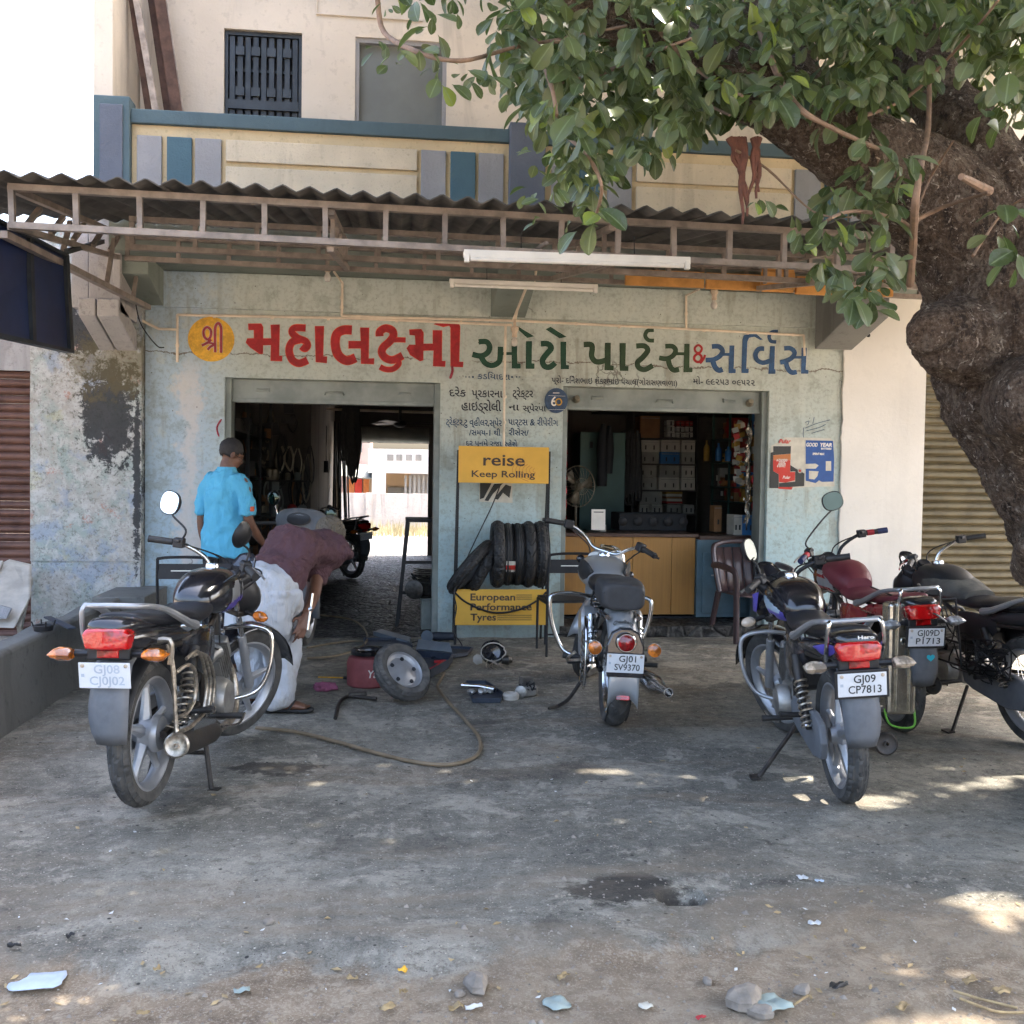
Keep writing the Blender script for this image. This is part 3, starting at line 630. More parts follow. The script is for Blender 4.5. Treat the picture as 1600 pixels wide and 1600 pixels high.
# ================================================================= PAINTED LETTERING ON THE FACADE
def ribbon(mb, pts, w, fn, closed=False, smooth=5):
    P = [V((p[0], p[1], 0)) for p in pts]
    if smooth and len(P) > 2: P = spline(P, smooth, closed)
    n = len(P); L = []
    for i in range(n):
        d = (P[(i+1) % n]-P[i-1]) if closed else (P[min(i+1, n-1)]-P[max(i-1, 0)])
        d.normalize(); q = V((-d.y, d.x, 0))*w/2; L.append((P[i]+q, P[i]-q))
    vs = [fn(p.x, p.y) for a, b in L for p in (a, b)]
    fs = [(2*i, 2*i+1, 2*((i+1) % n)+1, 2*((i+1) % n)) for i in range(n if closed else n-1)]
    mb.add(vs, fs)
LT = {'A': (290, 480), 'B': (540, 480), 'C': (730, 490), 'D': (1000, 490)}
def letter(crop, mat, polys=(), strokes=(), outline=None, ow=9, sm=5):
    ox, oy = LT[crop]; k = .16875
    def f(dy): return lambda x, y: W(ox+x*k, oy+y*k, Y=YF-dy)
    mb = MB(); i = 0
    for pl in polys:
        i += 1; mb.add([f(.0035+i*.0002)(x, y) for x, y in pl], [tuple(range(len(pl)))])
    for st in strokes:
        i += 1; pts, w_ = st[0], st[1]; ribbon(mb, pts, w_, f(.0035+i*.0002), st[2] if len(st) > 2 else False, sm)
    o = mb.build('painted_letter', mat, sb)
    if outline:
        mb = MB(); i = 0
        for pl in polys: i += 1; ribbon(mb, pl, ow*2, f(.002+i*.0001), True, 0)
        for st in strokes: i += 1; ribbon(mb, st[0], st[1]+ow*2, f(.002+i*.0001), st[2] if len(st) > 2 else False, sm)
        mb.build('letter_outline', outline, o)
red, org, grn, blu = M['paint_red'], M['paint_orange'], M['paint_green'], M['paint_blue']
wht = M['paint_white']
q = W(330, 530, Y=YF-.002)
mb = MB(); mb.add([q+V((.195*cos(t*pi/24), 0, .192*sin(t*pi/24))) for t in range(48)], [tuple(range(48))]); mb.build('painted_disc', M['paint_yellow'], sb)
letter('A', M['paint_maroon'], [], [([(200,185),(234,215),(232,270),(205,300),(172,270),(168,215)],22,True), ([(238,302),(200,330),(150,355)],22), ([(205,328),(262,338),(272,345)],18), ([(262,348),(225,370),(205,395)],22), ([(275,418),(272,300),(274,190),(302,148),(328,190),(328,300),(328,422)],23)], M['dirty_white'], 4)
letter('A', red, [[(580,155),(700,155),(715,185),(715,290),(795,290),(790,165),(868,160),(862,450),(892,450),(893,497),(790,495),(793,350),(715,350),(712,430),(690,432),(600,370),(560,325),(572,292),(635,290),(635,210),(585,210)]], [], org, 5)
letter('A', red, [], [([(1112,193),(1010,192),(985,235),(1040,285),(1110,315),(1130,355),(1105,385),(1072,362)],56), ([(1060,300),(985,325),(958,400),(985,485),(1050,520),(1130,490)],62)], org, 6)
letter('A', red, [[(1200,175),(1278,175),(1270,455),(1308,458),(1306,515),(1208,508)]], [], org, 5)
letter('A', red, [], [([(1540,212),(1460,212),(1400,250),(1385,340),(1412,440),(1490,495),(1575,468)],76)], org, 6)
letter('B', red, [[(138,190),(215,190),(210,475),(263,475),(262,525),(145,522),(143,380),(28,380),(28,315),(143,315)]], [], org, 5)
letter('B', red, [], [([(315,270),(318,225),(370,195),(430,215),(442,265),(405,320),(350,370),(335,420),(370,470),(440,488),(528,448)],64), ([(430,302),(500,302),(556,304)],38), ([(478,480),(492,525),(440,572),(370,575),(318,552)],44)], org, 6)
letter('B', red, [[(590,210),(700,205),(718,235),(718,340),(810,340),(810,215),(890,215),(888,497),(922,500),(920,548),(812,545),(818,400),(718,400),(715,490),(690,498),(600,440),(568,380),(590,350),(650,350),(645,260),(595,255)],
  [(818,155),(870,134),(1040,134),(1058,180),(1048,505),(1088,508),(1085,552),(975,550),(975,190),(960,168),(905,180)]], [], org, 5)
letter('C', grn, [[(410,235),(462,235),(465,463),(495,465),(495,510),(412,508)], [(435,115),(470,118),(622,210),(555,226)], [(545,255),(600,255),(598,460),(625,462),(622,512),(540,512)]],
  [([(106,262),(175,260),(208,305),(190,360),(130,392),(48,378)],52), ([(128,400),(170,460),(235,480),(295,445),(306,375),(308,306)],52), ([(300,370),(355,370),(412,370)],28)], wht, 3)
letter('C', grn, [[(725,145),(772,122),(922,215),(855,230)], [(862,260),(918,260),(916,475),(943,478),(942,515),(865,515)]], [([(682,280),(745,280),(778,320),(738,372),(698,430),(715,485),(765,495),(815,455)],54)], wht, 3)
g2 = M['paint_dkgreen']
letter('C', g2, [[(1275,270),(1330,270),(1328,480),(1358,483),(1356,527),(1270,525)], [(1410,272),(1470,272),(1465,485),(1493,487),(1492,532),(1412,530)]], [([(1080,287),(1145,287),(1158,320),(1152,390),(1180,438),(1225,448),(1282,432)],52)], wht, 3)
letter('D', g2, [], [([(-35,300),(40,300),(72,340),(30,400),(-22,452),(-10,500),(45,518),(118,480)],50), ([(128,152),(70,160),(48,205),(78,245),(130,250)],38)], wht, 3)
letter('D', g2, [[(410,280),(460,280),(458,500),(488,503),(485,543),(402,543)]], [([(234,303),(300,303),(330,340),(305,390),(245,418),(178,410)],46), ([(262,420),(275,480),(310,522),(362,515)],50), ([(325,372),(370,372),(412,372)],30)], wht, 3)
letter('D', red, [], [([(540,292),(572,318),(562,352),(540,364),(516,352),(508,318)],20,True), ([(540,372),(570,400),(560,438),(530,448),(503,425),(508,392)],22,True), ([(556,462),(585,425),(604,382)],20)], M['dirty_white'], 4)
letter('D', blu, [[(828,295),(875,295),(868,510),(888,515),(886,552),(820,552)]], [([(665,305),(730,305),(765,345),(740,392),(680,425),(608,430)],46), ([(672,432),(695,495),(730,525),(765,515)],50), ([(755,378),(795,378),(830,378)],28)], wht, 3)
letter('D', blu, [[(960,200),(1000,190),(1080,190),(1138,240),(1115,245),(1060,215),(1010,225),(995,260),(985,510),(1008,512),(1005,552),(938,550),(948,240)], [(1205,300),(1250,300),(1245,515),(1256,518),(1255,558),(1188,558)]],
  [([(1150,325),(1100,328),(1070,375),(1085,430),(1140,455),(1210,435)],44), ([(1278,165),(1220,172),(1196,210),(1212,255),(1262,262)],34)], wht, 3)
letter('D', blu, [[(1495,315),(1545,315),(1535,520),(1562,522),(1560,558),(1490,556)]], [([(1335,322),(1395,322),(1432,362),(1405,410),(1350,440),(1298,452)],44), ([(1350,445),(1370,510),(1405,545),(1452,540)],46), ([(1425,405),(1460,405),(1497,405)],26)], wht, 3)

def fit_text(s, x0, yb, x1, hpx, mat, Y=YF-.003, parent=None, name='small_lettering', bold=.012, shear=0., slope=None):
    mb = text(s, 1, mat, lambda x, y, z: V((x, y, 0)), None, ext=0, bold=bold, shear=shear)
    xs = [p.x for p in mb.v]; ys = [p.y for p in mb.v]; a_, b_ = W(x0, yb, Y=Y), W(x1, yb, Y=Y)
    zt = W(x0, yb-hpx, Y=Y).z-a_.z; mn, mx = min(xs), max(xs); mb.v = [V((lerp(a_.x, b_.x, (p.x-mn)/(mx-mn)), Y, a_.z+p.y*zt/.62)) for p in mb.v]
    return mb.build(name, mat, parent or sb)
nv, bk = M['paint_navy'], M['paint_black']
for s, a_, yb, b_, h, mt in (('કડિયાદરા', 746, 592, 797, 8, nv), ('દરેક', 702, 619, 728, 10.5, bk), ('પ્રકારના', 737, 620, 785, 10.5, bk), ('ટ્રેક્ટર', 801, 620, 833, 10.5, bk),
    ('હાઇડ્રોલી', 721, 641, 783, 12, bk), ('ના', 795, 641, 811, 9, bk), ('સ્પેરપા', 817, 642, 853, 8, bk), ('ટ્રેક્ટર,ટુ વ્હીલર,સ્પેર', 697, 664, 784, 9, nv), ('પાર્ટસ & રીપેરીંગ', 794, 664, 872, 9, nv),
    ('/સમય-1 થી', 733, 680, 782, 8, nv), ('રીસેસ/', 795, 680, 826, 8, nv), ('દર પુનમે રજા રહેશે', 728, 696, 808, 7, nv),
    ('પ્રો- દિનેશભાઇ શંકરભાઇ પંચાલ(ગોરાસણવાળા)', 862, 598, 1058, 8, bk), ('મો- ૯૯૨૫૩ ૦૯૫૨૨', 1083, 600, 1180, 8.5, bk)):
    fit_text(s, a_, yb, b_, h, mt)
for px in (728, 733, 739, 800, 807, 812):
    q = W(px, 589, Y=YF-.003); r_ = .009 if px in (739, 800) else .006
    MB().add([q+V((r_*cos(t*pi/5), 0, r_*sin(t*pi/5))) for t in range(10)], [tuple(range(10))]).build('painted_dot', nv, sb)
mb = MB()
for pts in ([(1256,668),(1255,680),(1259,690)], [(1258,660),(1264,658),(1262,664)], [(1272,652),(1270,662)], [(1258,669),(1275,662),(1297,656)], [(1260,673),(1280,668),(1290,663)], [(1268,677),(1288,671)]):
    ribbon(mb, pts, 1., lambda x, y: W(x, y, Y=YF-.003))
mb.build('scribble', nv, sb)

# round emblem, posters, scraps stuck on the wall
em = thing('round_emblem', 'navy round emblem with a white and gold 60, fixed beside the right doorway', 'emblem', tuple(W(869, 626, Y=9.06)))
q = W(869, 626, Y=9.07); rr = .107
MB().add([q+V((rr*.97*cos(t*pi/20), dy, rr*1.04*sin(t*pi/20))) for dy in (-.012, .004) for t in range(40)], [tuple(range(40)), tuple(range(40, 80))[::-1]]+[(i, i+40, (i+1) % 40+40, (i+1) % 40) for i in range(40)]).build('plate', M['paint_navy'], em)
fit_text('6', 861, 634, 870, 13, M['tube_white'], 9.056, em, 'numeral'); 
MB().tube([W(873, 628, Y=9.055)+V((.026*cos(t*pi/8), 0, .028*sin(t*pi/8))) for t in range(16)], .006, 6, closed=True).build('gold_ring', M['paint_yellow'], em)
MB().bar(W(857, 618, Y=9.056), W(883, 619, Y=9.056), .002, .002).bar(W(857, 640, Y=9.056), W(883, 640, Y=9.056), .002, .002).bar(W(864, 614, Y=9.056), W(874, 614, Y=9.056), .002, .006).build('fine_print', M['tube_white'], em)
M['poster_red'] = flat('poster red', (.55, .035, .02)); M['poster_white'] = flat('poster paper', (.58, .55, .46)); M['poster_black'] = flat('poster black', (.03, .032, .03)); M['poster_blue'] = flat('poster blue', (.02, .085, .30)); M['poster_orange'] = flat('poster orange', (.5, .16, .04))
def wpoly(pts, Y, mat, par, nm, th=0):
    return MB().add([W(x, y, Y=Y) for x, y in pts], [tuple(range(len(pts)))[::-1]]).build(nm, mat, par)
def cpx(x, y): return 1190+x*.09373, 640+y*.09373
p1 = thing('poster', 'torn red, black and cream poster pasted left of the blue poster', 'poster', tuple(W(1230, 725, Y=9.09)))
wpoly([cpx(*c) for c in ((150,690),(160,600),(290,540),(380,465),(725,465),(725,1295),(400,1320),(125,1310))], 9.095, M['poster_white'], p1, 'paper')
wpoly([cpx(*c) for c in ((150,720),(195,705),(195,1025),(285,1080),(285,1310),(128,1308))], 9.0935, M['poster_black'], p1, 'print')
wpoly([cpx(*c) for c in ((195,610),(490,610),(485,735),(195,760))], 9.0935, M['poster_black'], p1, 'print')
wpoly([cpx(*c) for c in ((195,762),(485,737),(485,840),(195,840))], 9.0935, M['poster_orange'], p1, 'print')
wpoly([cpx(*c) for c in ((193,842),(480,842),(475,1040),(560,1040),(555,1180),(400,1215),(290,1210),(287,1078),(193,1022))], 9.093, M['poster_red'], p1, 'print')
wpoly([cpx(*c) for c in ((480,925),(600,1000),(715,1065),(710,1275),(290,1300),(290,1225),(560,1200),(565,1030),(480,1030))], 9.0932, M['poster_black'], p1, 'print')
wpoly([cpx(*c) for c in ((280,1290),(520,1290),(500,1335),(280,1320))], 9.0925, M['poster_red'], p1, 'print')
for s, a_, b_, c_, h, mt in (('Pular', *cpx(285, 560), cpx(490, 560)[0], 6, M['poster_red']), ('AUTHORISED', *cpx(245, 860), cpx(430, 860)[0], 3.2, M['tube_white']), ('YOUR', *cpx(290, 895), cpx(385, 895)[0], 3.2, M['tube_white']), ('DEALER', *cpx(275, 925), cpx(400, 925)[0], 3.2, M['tube_white']), ('& SERVICE', *cpx(255, 958), cpx(400, 958)[0], 3.2, M['tube_white']), ('Pular', *cpx(350, 1150), cpx(480, 1150)[0], 4, M['tube_white'])):
    fit_text(s, a_, b_, c_, h, mt, 9.0915, p1, 'print_lettering', .02, .3)
MB().lathe([(.022, 0), (.022, .002)], W(*cpx(640, 1020), Y=9.0925), (0, -1, 0), 16).build('print', M['dirty_white'], p1); MB().lathe([(.012, 0), (.012, .002)], W(*cpx(638, 1020), Y=9.089), (0, -1, 0), 16).build('print', M['poster_red'], p1)
p2 = thing('poster', 'blue battery poster with white lettering, right of the torn red poster', 'poster', tuple(W(1280, 725, Y=9.09)))
wpoly([cpx(*c) for c in ((727,470),(1150,475),(1200,540),(1215,1280),(727,1290))], 9.095, M['poster_white'], p2, 'paper')
wpoly([cpx(*c) for c in ((735,510),(1190,520),(1210,820),(1200,1200),(1000,1205),(960,1180),(900,1225),(735,1185))], 9.0935, M['poster_blue'], p2, 'print')
wpoly([cpx(*c) for c in ((735,905),(900,900),(950,930),(900,985),(735,985))], 9.0925, M['poster_white'], p2, 'print')
wpoly([cpx(*c) for c in ((790,1020),(950,1030),(930,1110),(880,1165),(790,1155))], 9.0925, M['poster_white'], p2, 'print')
wpoly([cpx(*c) for c in ((1070,860),(1160,860),(1160,1020),(1070,1020))], 9.0925, M['poster_white'], p2, 'print')
for s, x0, yb, x1, h in (('GOOD', 745, 612, 935, 5.), ('YEAR', 975, 615, 1172, 5.), ('BATTERIES', 990, 665, 1165, 2.5), ('SPRINT MAX', 850, 755, 1050, 3)):
    a_ = cpx(x0, yb); fit_text(s, a_[0], a_[1], cpx(x1, yb)[0], h, M['tube_white'], 9.0918, p2, 'print_lettering', .03, .2)
sc_ = thing('torn_print', 'torn black and white print on the wall behind the yellow tyre stand', 'paper', tuple(W(775, 770, Y=9.09)))
wpoly([(749,752),(800,754),(801,786),(778,785),(749,784)], 9.094, M['poster_white'], sc_, 'paper')
for pl in ([(750,754),(768,755),(756,778),(750,780)], [(772,756),(786,755),(770,772),(763,783),(757,782)], [(790,757),(799,760),(796,778),(786,770),(778,781),(772,779)]): wpoly(pl, 9.092, M['poster_black'], sc_, 'print')
mb = MB(); 
MB().tube(spline([W(706,572,Y=9.09), W(707,580,Y=9.07), W(703,592,Y=9.07)], 4), [.004]+[.012]*7+[.004], 6).build('dried_chilli', M['paint_maroon'], label='dried dark red chilli charm hanging on the wall under the red lettering', cat='charm')
MB().tube(spline([W(346,655,Y=9.09), W(339,668,Y=9.07), W(342,682,Y=9.09)], 4), [.004]+[.008]*7+[.004], 6).build('hanging_charm', M['paint_maroon'], label='small dark red charm on the aqua wall beside the left doorway', cat='charm')

# ================================================================= TYRES AND THE YELLOW STAND
M['rubber'] = mk('new black rubber', (.018, .018, .019), .55, 0, .3, 20, .25, 90, dust=.15)
M['rubber_dusty'] = mk('dusty worn rubber', (.045, .044, .042), .8, 0, .35, 14, .3, 80, dust=.85, dcol=(.17,.155,.135))
def tyre_mesh(Rr=.30, w=.10, kind='block', rim=.225, seg=144):
    """axis along Y, centre at origin; grooves are real"""
    prof = []; na = 15
    for i in range(na):
        t = -1+2*i/(na-1); a_ = t*1.12
        prof.append((Rr-(1-cos(a_))*w*.55, w/2*sin(a_)/sin(1.12)*.98, t))
    side = [(rim+.045, -w*.50, None), (rim+.014, -w*.42, None), (rim, -w*.34, None)]
    full = [(r_, y_, None) for r_, y_, _ in side[::-1]]+prof+[(r_, -y_, None) for r_, y_, _ in side]
    rings = []
    for k in range(seg):
        an = 2*pi*k/seg; L = []
        for r_, y_, t in full:
            d = 0
            if t is not None and abs(t) < .98:
                if kind == 'block':
                    ph = (k + (3 if abs(t) < .35 else 0) + (1 if t > 0 else 0)) % 6; d = .007 if ph in (0,) else 0
                    if .28 < abs(t) < .45: d = .006
                    if ph == 3 and abs(t) > .6: d = .006
                elif kind == 'rib': d = .006 if (abs(abs(t)-.43) < .08 or abs(t) < .05) else 0
                elif kind == 'chev': d = .008 if (k+int(abs(t)*7)) % 8 == 0 and abs(t) > .1 else 0
                elif kind == 'knob': d = .007 if ((k//2+int((t+1)*3.5)) % 4 == 0 or (k % 8 in (0,) )) else 0
            L.append(V(((r_-d)*cos(an), y_, (r_-d)*sin(an))))
        rings.append(L)
    mb = MB(); n = len(full); vs = [p for L in rings for p in L]; fs = []
    for i in range(seg):
        j = (i+1) % seg
        for k in range(n-1): fs.append((i*n+k, j*n+k, j*n+k+1, i*n+k+1))
        fs.append((i*n+n-1, j*n+n-1, j*n, i*n))
    return mb.add(vs, fs, False)
st = thing('tyre_stand', 'tall black metal tyre stand with yellow boards above and below, between the doorways', 'display stand', tuple(W(785, 1003, Z=0)))
YS = 8.72; M['board_yellow'] = mk('printed yellow board', (.74, .41, .05), .5, 0, .10, 3, .04, 30, local=False); M['print_dark'] = flat('dark brown print', (.06, .04, .03)); M['stand_black'] = mk('black stand tube', (.02, .02, .022), .5, .3, .3, 10, .1)
def qd(x0, y0, x1, y1, Y): a_, b_ = W(x0, y1, Y=Y), W(x1, y0, Y=Y); return a_.x, b_.x, a_.z, b_.z
x0, x1, z0, z1 = qd(716, 699, 858, 754, YS); MB().bb(x0, x1, YS, YS+.012, z0, z1).build('top_board', M['board_yellow'], st, bevel=.003)
x0, x1, z0, z1 = qd(711, 921, 855, 977, YS); MB().bb(x0, x1, YS, YS+.012, z0, z1).build('bottom_board', M['board_yellow'], st, bevel=.003)
legs = [W(711, 1003, Y=YS+.02).x, W(852, 1003, Y=YS+.02).x]; zt = W(780, 704, Y=YS).z
for lx in legs:
    MB().bar((lx, YS+.028, 0), (lx+.01, YS+.028, zt), .022, .022).build('post', M['stand_black'], st)
    MB().bar((lx, 9.03, 0), (lx+.01, YS+.06, zt), .018, .018, up=(0, 1, 0)).build('post', M['stand_black'], st)
for zz in (.42, .36):
    MB().bar((legs[0], YS+.05, zz), (legs[1], YS+.05, zz), .018, .018).bar((legs[0], 8.98, zz), (legs[1], 8.98, zz), .018, .018).build('rail', M['stand_black'], st) if 0 else (MB().bar((legs[0], YS+.055, zz), (legs[1], YS+.055, zz), .018, .018).build('rail', M['stand_black'], st), MB().bar((legs[0], 8.97, zz), (legs[1], 8.97, zz), .018, .018).build('rail', M['stand_black'], st))
for s, x0, yb, x1, h, bo in (('reise', 755, 727, 820, 16, .014), ('Keep Rolling', 737, 745, 836, 9, .014), ('European', 735, 938, 805, 9.5, .02), ('Performance', 735, 953.5, 831, 9.5, .02), ('Tyres', 735, 969.5, 775, 9.5, .02)):
    fit_text(s, x0, yb, x1, h, M['print_dark'], YS-.002, st, 'print_lettering', bo)
mb = MB()
def zig(x0, x1, y0, y1):
    n = int((x1-x0)/3)
    for r_ in range(3):
        ya_ = lerp(y0, y1, (r_+.5)/3)
        for i in range(n): xa_ = x0+i*3; ribbon(mb, [(xa_, ya_+1.2), (xa_+1.5, ya_-1.2), (xa_+2.6, ya_+.8)], .8, lambda x, y: W(x, y, Y=YS-.002), smooth=0)
zig(807, 831, 928, 938); zig(777, 831, 960, 970); mb.build('tread_print', M['print_dark'], st, kind='stuff')
mb = MB()   # faint contour lines printed on the boards
for k in range(7):
    r_ = 8+k*6; ribbon(mb, [(840+r_*.9*cos(t*.5+2), 735+r_*.5*sin(t*.5+2)) for t in range(5) if 718 < 840+r_*.9*cos(t*.5+2) < 857 and 701 < 735+r_*.5*sin(t*.5+2) < 753] or [(720,703),(721,704)], .6, lambda x, y: W(x, y, Y=YS-.0015))
mb.build('contour_print', M['poster_orange'], st)
mb = MB(); MB().tube(spline([W(711, 926, Y=YS-.01), W(730, 942, Y=YS-.03), W(770, 957, Y=YS-.04), W(810, 953, Y=YS-.04), W(840, 938, Y=YS-.03), W(854, 925, Y=YS-.01)], 6), .009, 6).build('strap', M['stand_black'], st)
cab = MB().tube(spline([W(782, 757, Y=8.9), W(768, 792, Y=8.9), W(740, 850, Y=8.85), W(722, 890, Y=8.7), W(710, 925, Y=8.66), W(713, 950, Y=8.66), W(708, 985, Y=8.66), W(722, 1010, Z=.01), W(700, 1016, Z=.01)], 8), .006, 6).build('black_cable', M['rubber'], label='black cable hanging behind the tyre stand down to the grinder', cat='cable')
tk = {'knob': tyre_mesh(.295, .105, 'knob').build('tyre', M['rubber']), 'rib': tyre_mesh(.275, .085, 'rib').build('tyre', M['rubber']), 'chev': tyre_mesh(.292, .095, 'chev').build('tyre', M['rubber']), 'block': tyre_mesh(.295, .105, 'block').build('tyre', M['rubber'])}
used = set(); TOFF = {k_: V(o_.location) for k_, o_ in tk.items()}
def put_tyre(kind, loc, rot, lab, grp='new tyres on the yellow stand'):
    o = tk[kind]
    if kind in used: o = o.copy(); C.objects.link(o)
    used.add(kind); o.rotation_euler = rot; o.location = V(loc)+Euler(rot).to_matrix() @ TOFF[kind]; o['label'] = lab; o['category'] = 'tyre'; o['group'] = grp; WM[o] = Matrix.Translation(loc) @ Euler(rot).to_matrix().to_4x4(); return o
for i, (px, kind, lab) in enumerate(((777,'knob','upright new tyre with chunky blocks, leftmost of the row on the stand'), (793,'rib','slim ribbed new tyre with a red and white paper band on the stand'), (808,'rib','ribbed new tyre in the middle of the row, right of the paper band'), (825,'chev','new tyre with slanted grooves, second from the right on the stand'), (843,'block','chunky new tyre at the right end of the row against the post'))):
    q = W(px, 870, Y=8.86); t_ = put_tyre(kind, (q.x, 8.86, .775), (0, 0, R(90+rnd(-3, 3))), lab)
    if i == 1:
        bnd = MB(); g = [[V((.277*cos(a_), y_, .277*sin(a_))) for y_ in (-.042, .042)] for a_ in [R(x_) for x_ in range(0, 30, 5)]]; bnd.sheet(g)
        q0 = thing('paper_band', 'red and white paper band round the slim ribbed tyre', 'label band', (q.x, 8.86, .71)); bnd = MB()
        for z0_, z1_, mt in ((.66, .70, 'poster_red'), (.70, .735, 'poster_white'), (.64, .66, 'poster_white')):
            MB().sheet([[V((q.x+dx, 8.86-sqrt(max(.0001, .279**2-(zz-.79)**2))-.002+abs(dx)*.3, zz)) for dx in (-.04, 0, .04)] for zz in (z0_, (z0_+z1_)/2, z1_)]).build('band', M[mt], q0)
def tilt_rot(lean, yaw): return (Matrix.Rotation(R(lean), 3, 'Y') @ Matrix.Rotation(R(90+yaw), 3, 'Z')).to_euler()
q = W(737, 895, Y=8.84); put_tyre('block', (q.x, 8.84, .66), tilt_rot(40, -14), 'new tyre leaning at the left end of the stand, outermost')
q = W(757, 888, Y=8.87); put_tyre('knob', (q.x, 8.90, .67), tilt_rot(28, -5), 'new tyre leaning against the upright row, second from the left')

# ================================================================= INSIDE THE RIGHT DOORWAY
inr = thing('shop_interior', 'dim shop room behind the right doorway with plastered walls and floor', 'room', (2.4, 10.5, .1))
RX0, RX1, RY = 1.25, 4.35, 12.3
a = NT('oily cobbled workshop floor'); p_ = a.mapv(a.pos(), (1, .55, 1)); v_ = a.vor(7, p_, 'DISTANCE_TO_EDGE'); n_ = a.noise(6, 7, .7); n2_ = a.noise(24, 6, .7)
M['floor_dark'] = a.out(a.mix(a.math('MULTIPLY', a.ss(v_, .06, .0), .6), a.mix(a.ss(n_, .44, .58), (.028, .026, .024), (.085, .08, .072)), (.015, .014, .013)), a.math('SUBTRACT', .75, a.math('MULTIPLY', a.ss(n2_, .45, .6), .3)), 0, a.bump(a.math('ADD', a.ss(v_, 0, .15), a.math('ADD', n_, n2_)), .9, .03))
M['steel_green'] = mk('dark green steel cupboard', (.035, .085, .075), .5, .2, .2, 3, .05, local=False)
M['jamb_blue'] = mk('slate blue paint', (.10, .175, .22), .55, 0, .25, 4, .2, 30, local=False)
M['varnish'] = mk('dark varnished counter top', (.09, .045, .03), .35, 0, .3, 8, .1, 40, local=False)
def wood_panel():
    a = NT('ochre wood panel'); p = a.pos()
    s_ = a.noise(1, 5, .6, a.mapv(p, (60, 8, 1.2))); n1 = a.noise(2.5, 4)
    c = a.mix(s_, (.30, .135, .028), (.50, .25, .055)); c = a.mix(a.math('MULTIPLY', a.ss(n1, .5, .7), .4), c, (.20, .11, .05))
    return a.out(c, .5, 0, a.bump(s_, .15, .003))
M['wood_panel'] = wood_panel()
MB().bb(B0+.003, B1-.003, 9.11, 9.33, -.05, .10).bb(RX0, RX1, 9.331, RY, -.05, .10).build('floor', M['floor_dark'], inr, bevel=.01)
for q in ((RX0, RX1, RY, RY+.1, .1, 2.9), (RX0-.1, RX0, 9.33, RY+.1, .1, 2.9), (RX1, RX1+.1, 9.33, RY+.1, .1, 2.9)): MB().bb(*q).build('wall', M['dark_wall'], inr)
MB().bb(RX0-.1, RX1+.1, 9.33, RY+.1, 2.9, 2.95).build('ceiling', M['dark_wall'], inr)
ct = thing('shop_counter', 'long shop counter with ochre wood panels, dark top and a slate blue cabinet end', 'counter', (2.4, 9.8, .1))
YC = 9.62; cx0, cxm, cx1 = W(866, 900, Y=YC).x, W(1086, 900, Y=YC).x, W(1179, 900, Y=YC).x
zc1 = W(980, 834, Y=YC).z; zc0 = .14
xs = [cx0]+[W(x_, 900, Y=YC).x for x_ in (928, 988, 1049)]+[cxm]
for a_, b_ in zip(xs, xs[1:]): MB().bb(a_+.002, b_-.002, YC, YC+.02, zc0, zc1-.03).build('front_panel', M['wood_panel'], ct, bevel=.002)
MB().bb(cx0, cxm, YC+.021, YC+.5, zc0, zc1-.03).build('carcass', M['varnish'], ct)
MB().bb(cx0-.02, cxm+.02, YC-.03, YC+.55, zc1-.029, zc1+.005).build('top', M['varnish'], ct, bevel=.004)
MB().bb(cxm+.005, cx1, YC-.04, YC+.5, zc0-.02, zc1-.05).build('cabinet', M['jamb_blue'], ct, bevel=.003)
MB().bb(cxm+.021, cx1+.01, YC-.06, YC+.5, zc1-.049, zc1-.01).build('top', M['varnish'], ct, bevel=.003)
a_ = W(1098, 860, Y=YC-.045).x; b_ = W(1168, 860, Y=YC-.045).x
cdoor = MB().bb(a_, b_, YC-.055, YC-.041, W(1100, 957, Y=YC).z, W(1100, 862, Y=YC).z).build('cabinet_door', M['jamb_blue'], ct, bevel=.004)
MB().box((lerp(a_, b_, .25), YC-.065, W(1100, 898, Y=YC).z), (.05, .015, .012)).build('handle', M['dirty_white'], cdoor)
MB().bb(W(1178, 900, Y=9.4).x, W(1188, 900, Y=9.4).x, 9.36, 9.5, .1, W(1180, 800, Y=9.4).z).build('side_post', M['jamb_blue'], ct)
MB().bb(cx0, cx1, YC+.05, YC+.4, .1, zc0-.021).build('kick_board', M['black_void'], ct)

# shelving and boxes
M['box_white'] = mk('white card box', (.52, .50, .44), .7, 0, .15, 8, .05, local=False); M['box_grey'] = mk('grey card box', (.30, .30, .27), .7, 0, .2, 8, .05, local=False)
M['box_blue'] = mk('blue card box', (.03, .16, .42), .6, 0, .15, 8, .05, local=False); M['box_brown'] = mk('brown card box', (.26, .13, .055), .75, 0, .2, 8, .05, local=False); M['box_ochre'] = mk('ochre box', (.38, .22, .04), .7, 0, .2, 8, .05, local=False); M['box_red'] = mk('red card box', (.38, .03, .03), .6, 0, .2, 8, .05, local=False)
M['shelf_wood'] = mk('dark shelf board', (.05, .045, .04), .7, 0, .3, 8, .1, local=False)
sh = thing('back_shelf', 'dark wooden shelving on the back wall of the shop, filled with card boxes', 'shelf', (2.9, 12.1, .1))
YB = 11.95
def cp3(x, y): return 860+x*.25, 600+y*.25
def sx(x, y=500, Y=YB): return W(*cp3(x, y), Y=Y)
shx0, shx1 = sx(535).x, sx(912).x
zs_ = {}
for y_ in (338, 498, 662, 808): z_ = sx(700, y_).z; zs_[y_] = z_; MB().bb(shx0-.02, shx1+.02, YB-.02, RY, z_-.02, z_).build('shelf_board', M['shelf_wood'], sh)
for x_ in (shx0-.03, shx1+.02): MB().bb(x_-.02, x_, YB-.01, RY, .1, 2.6).build('shelf_side', M['shelf_wood'], sh)
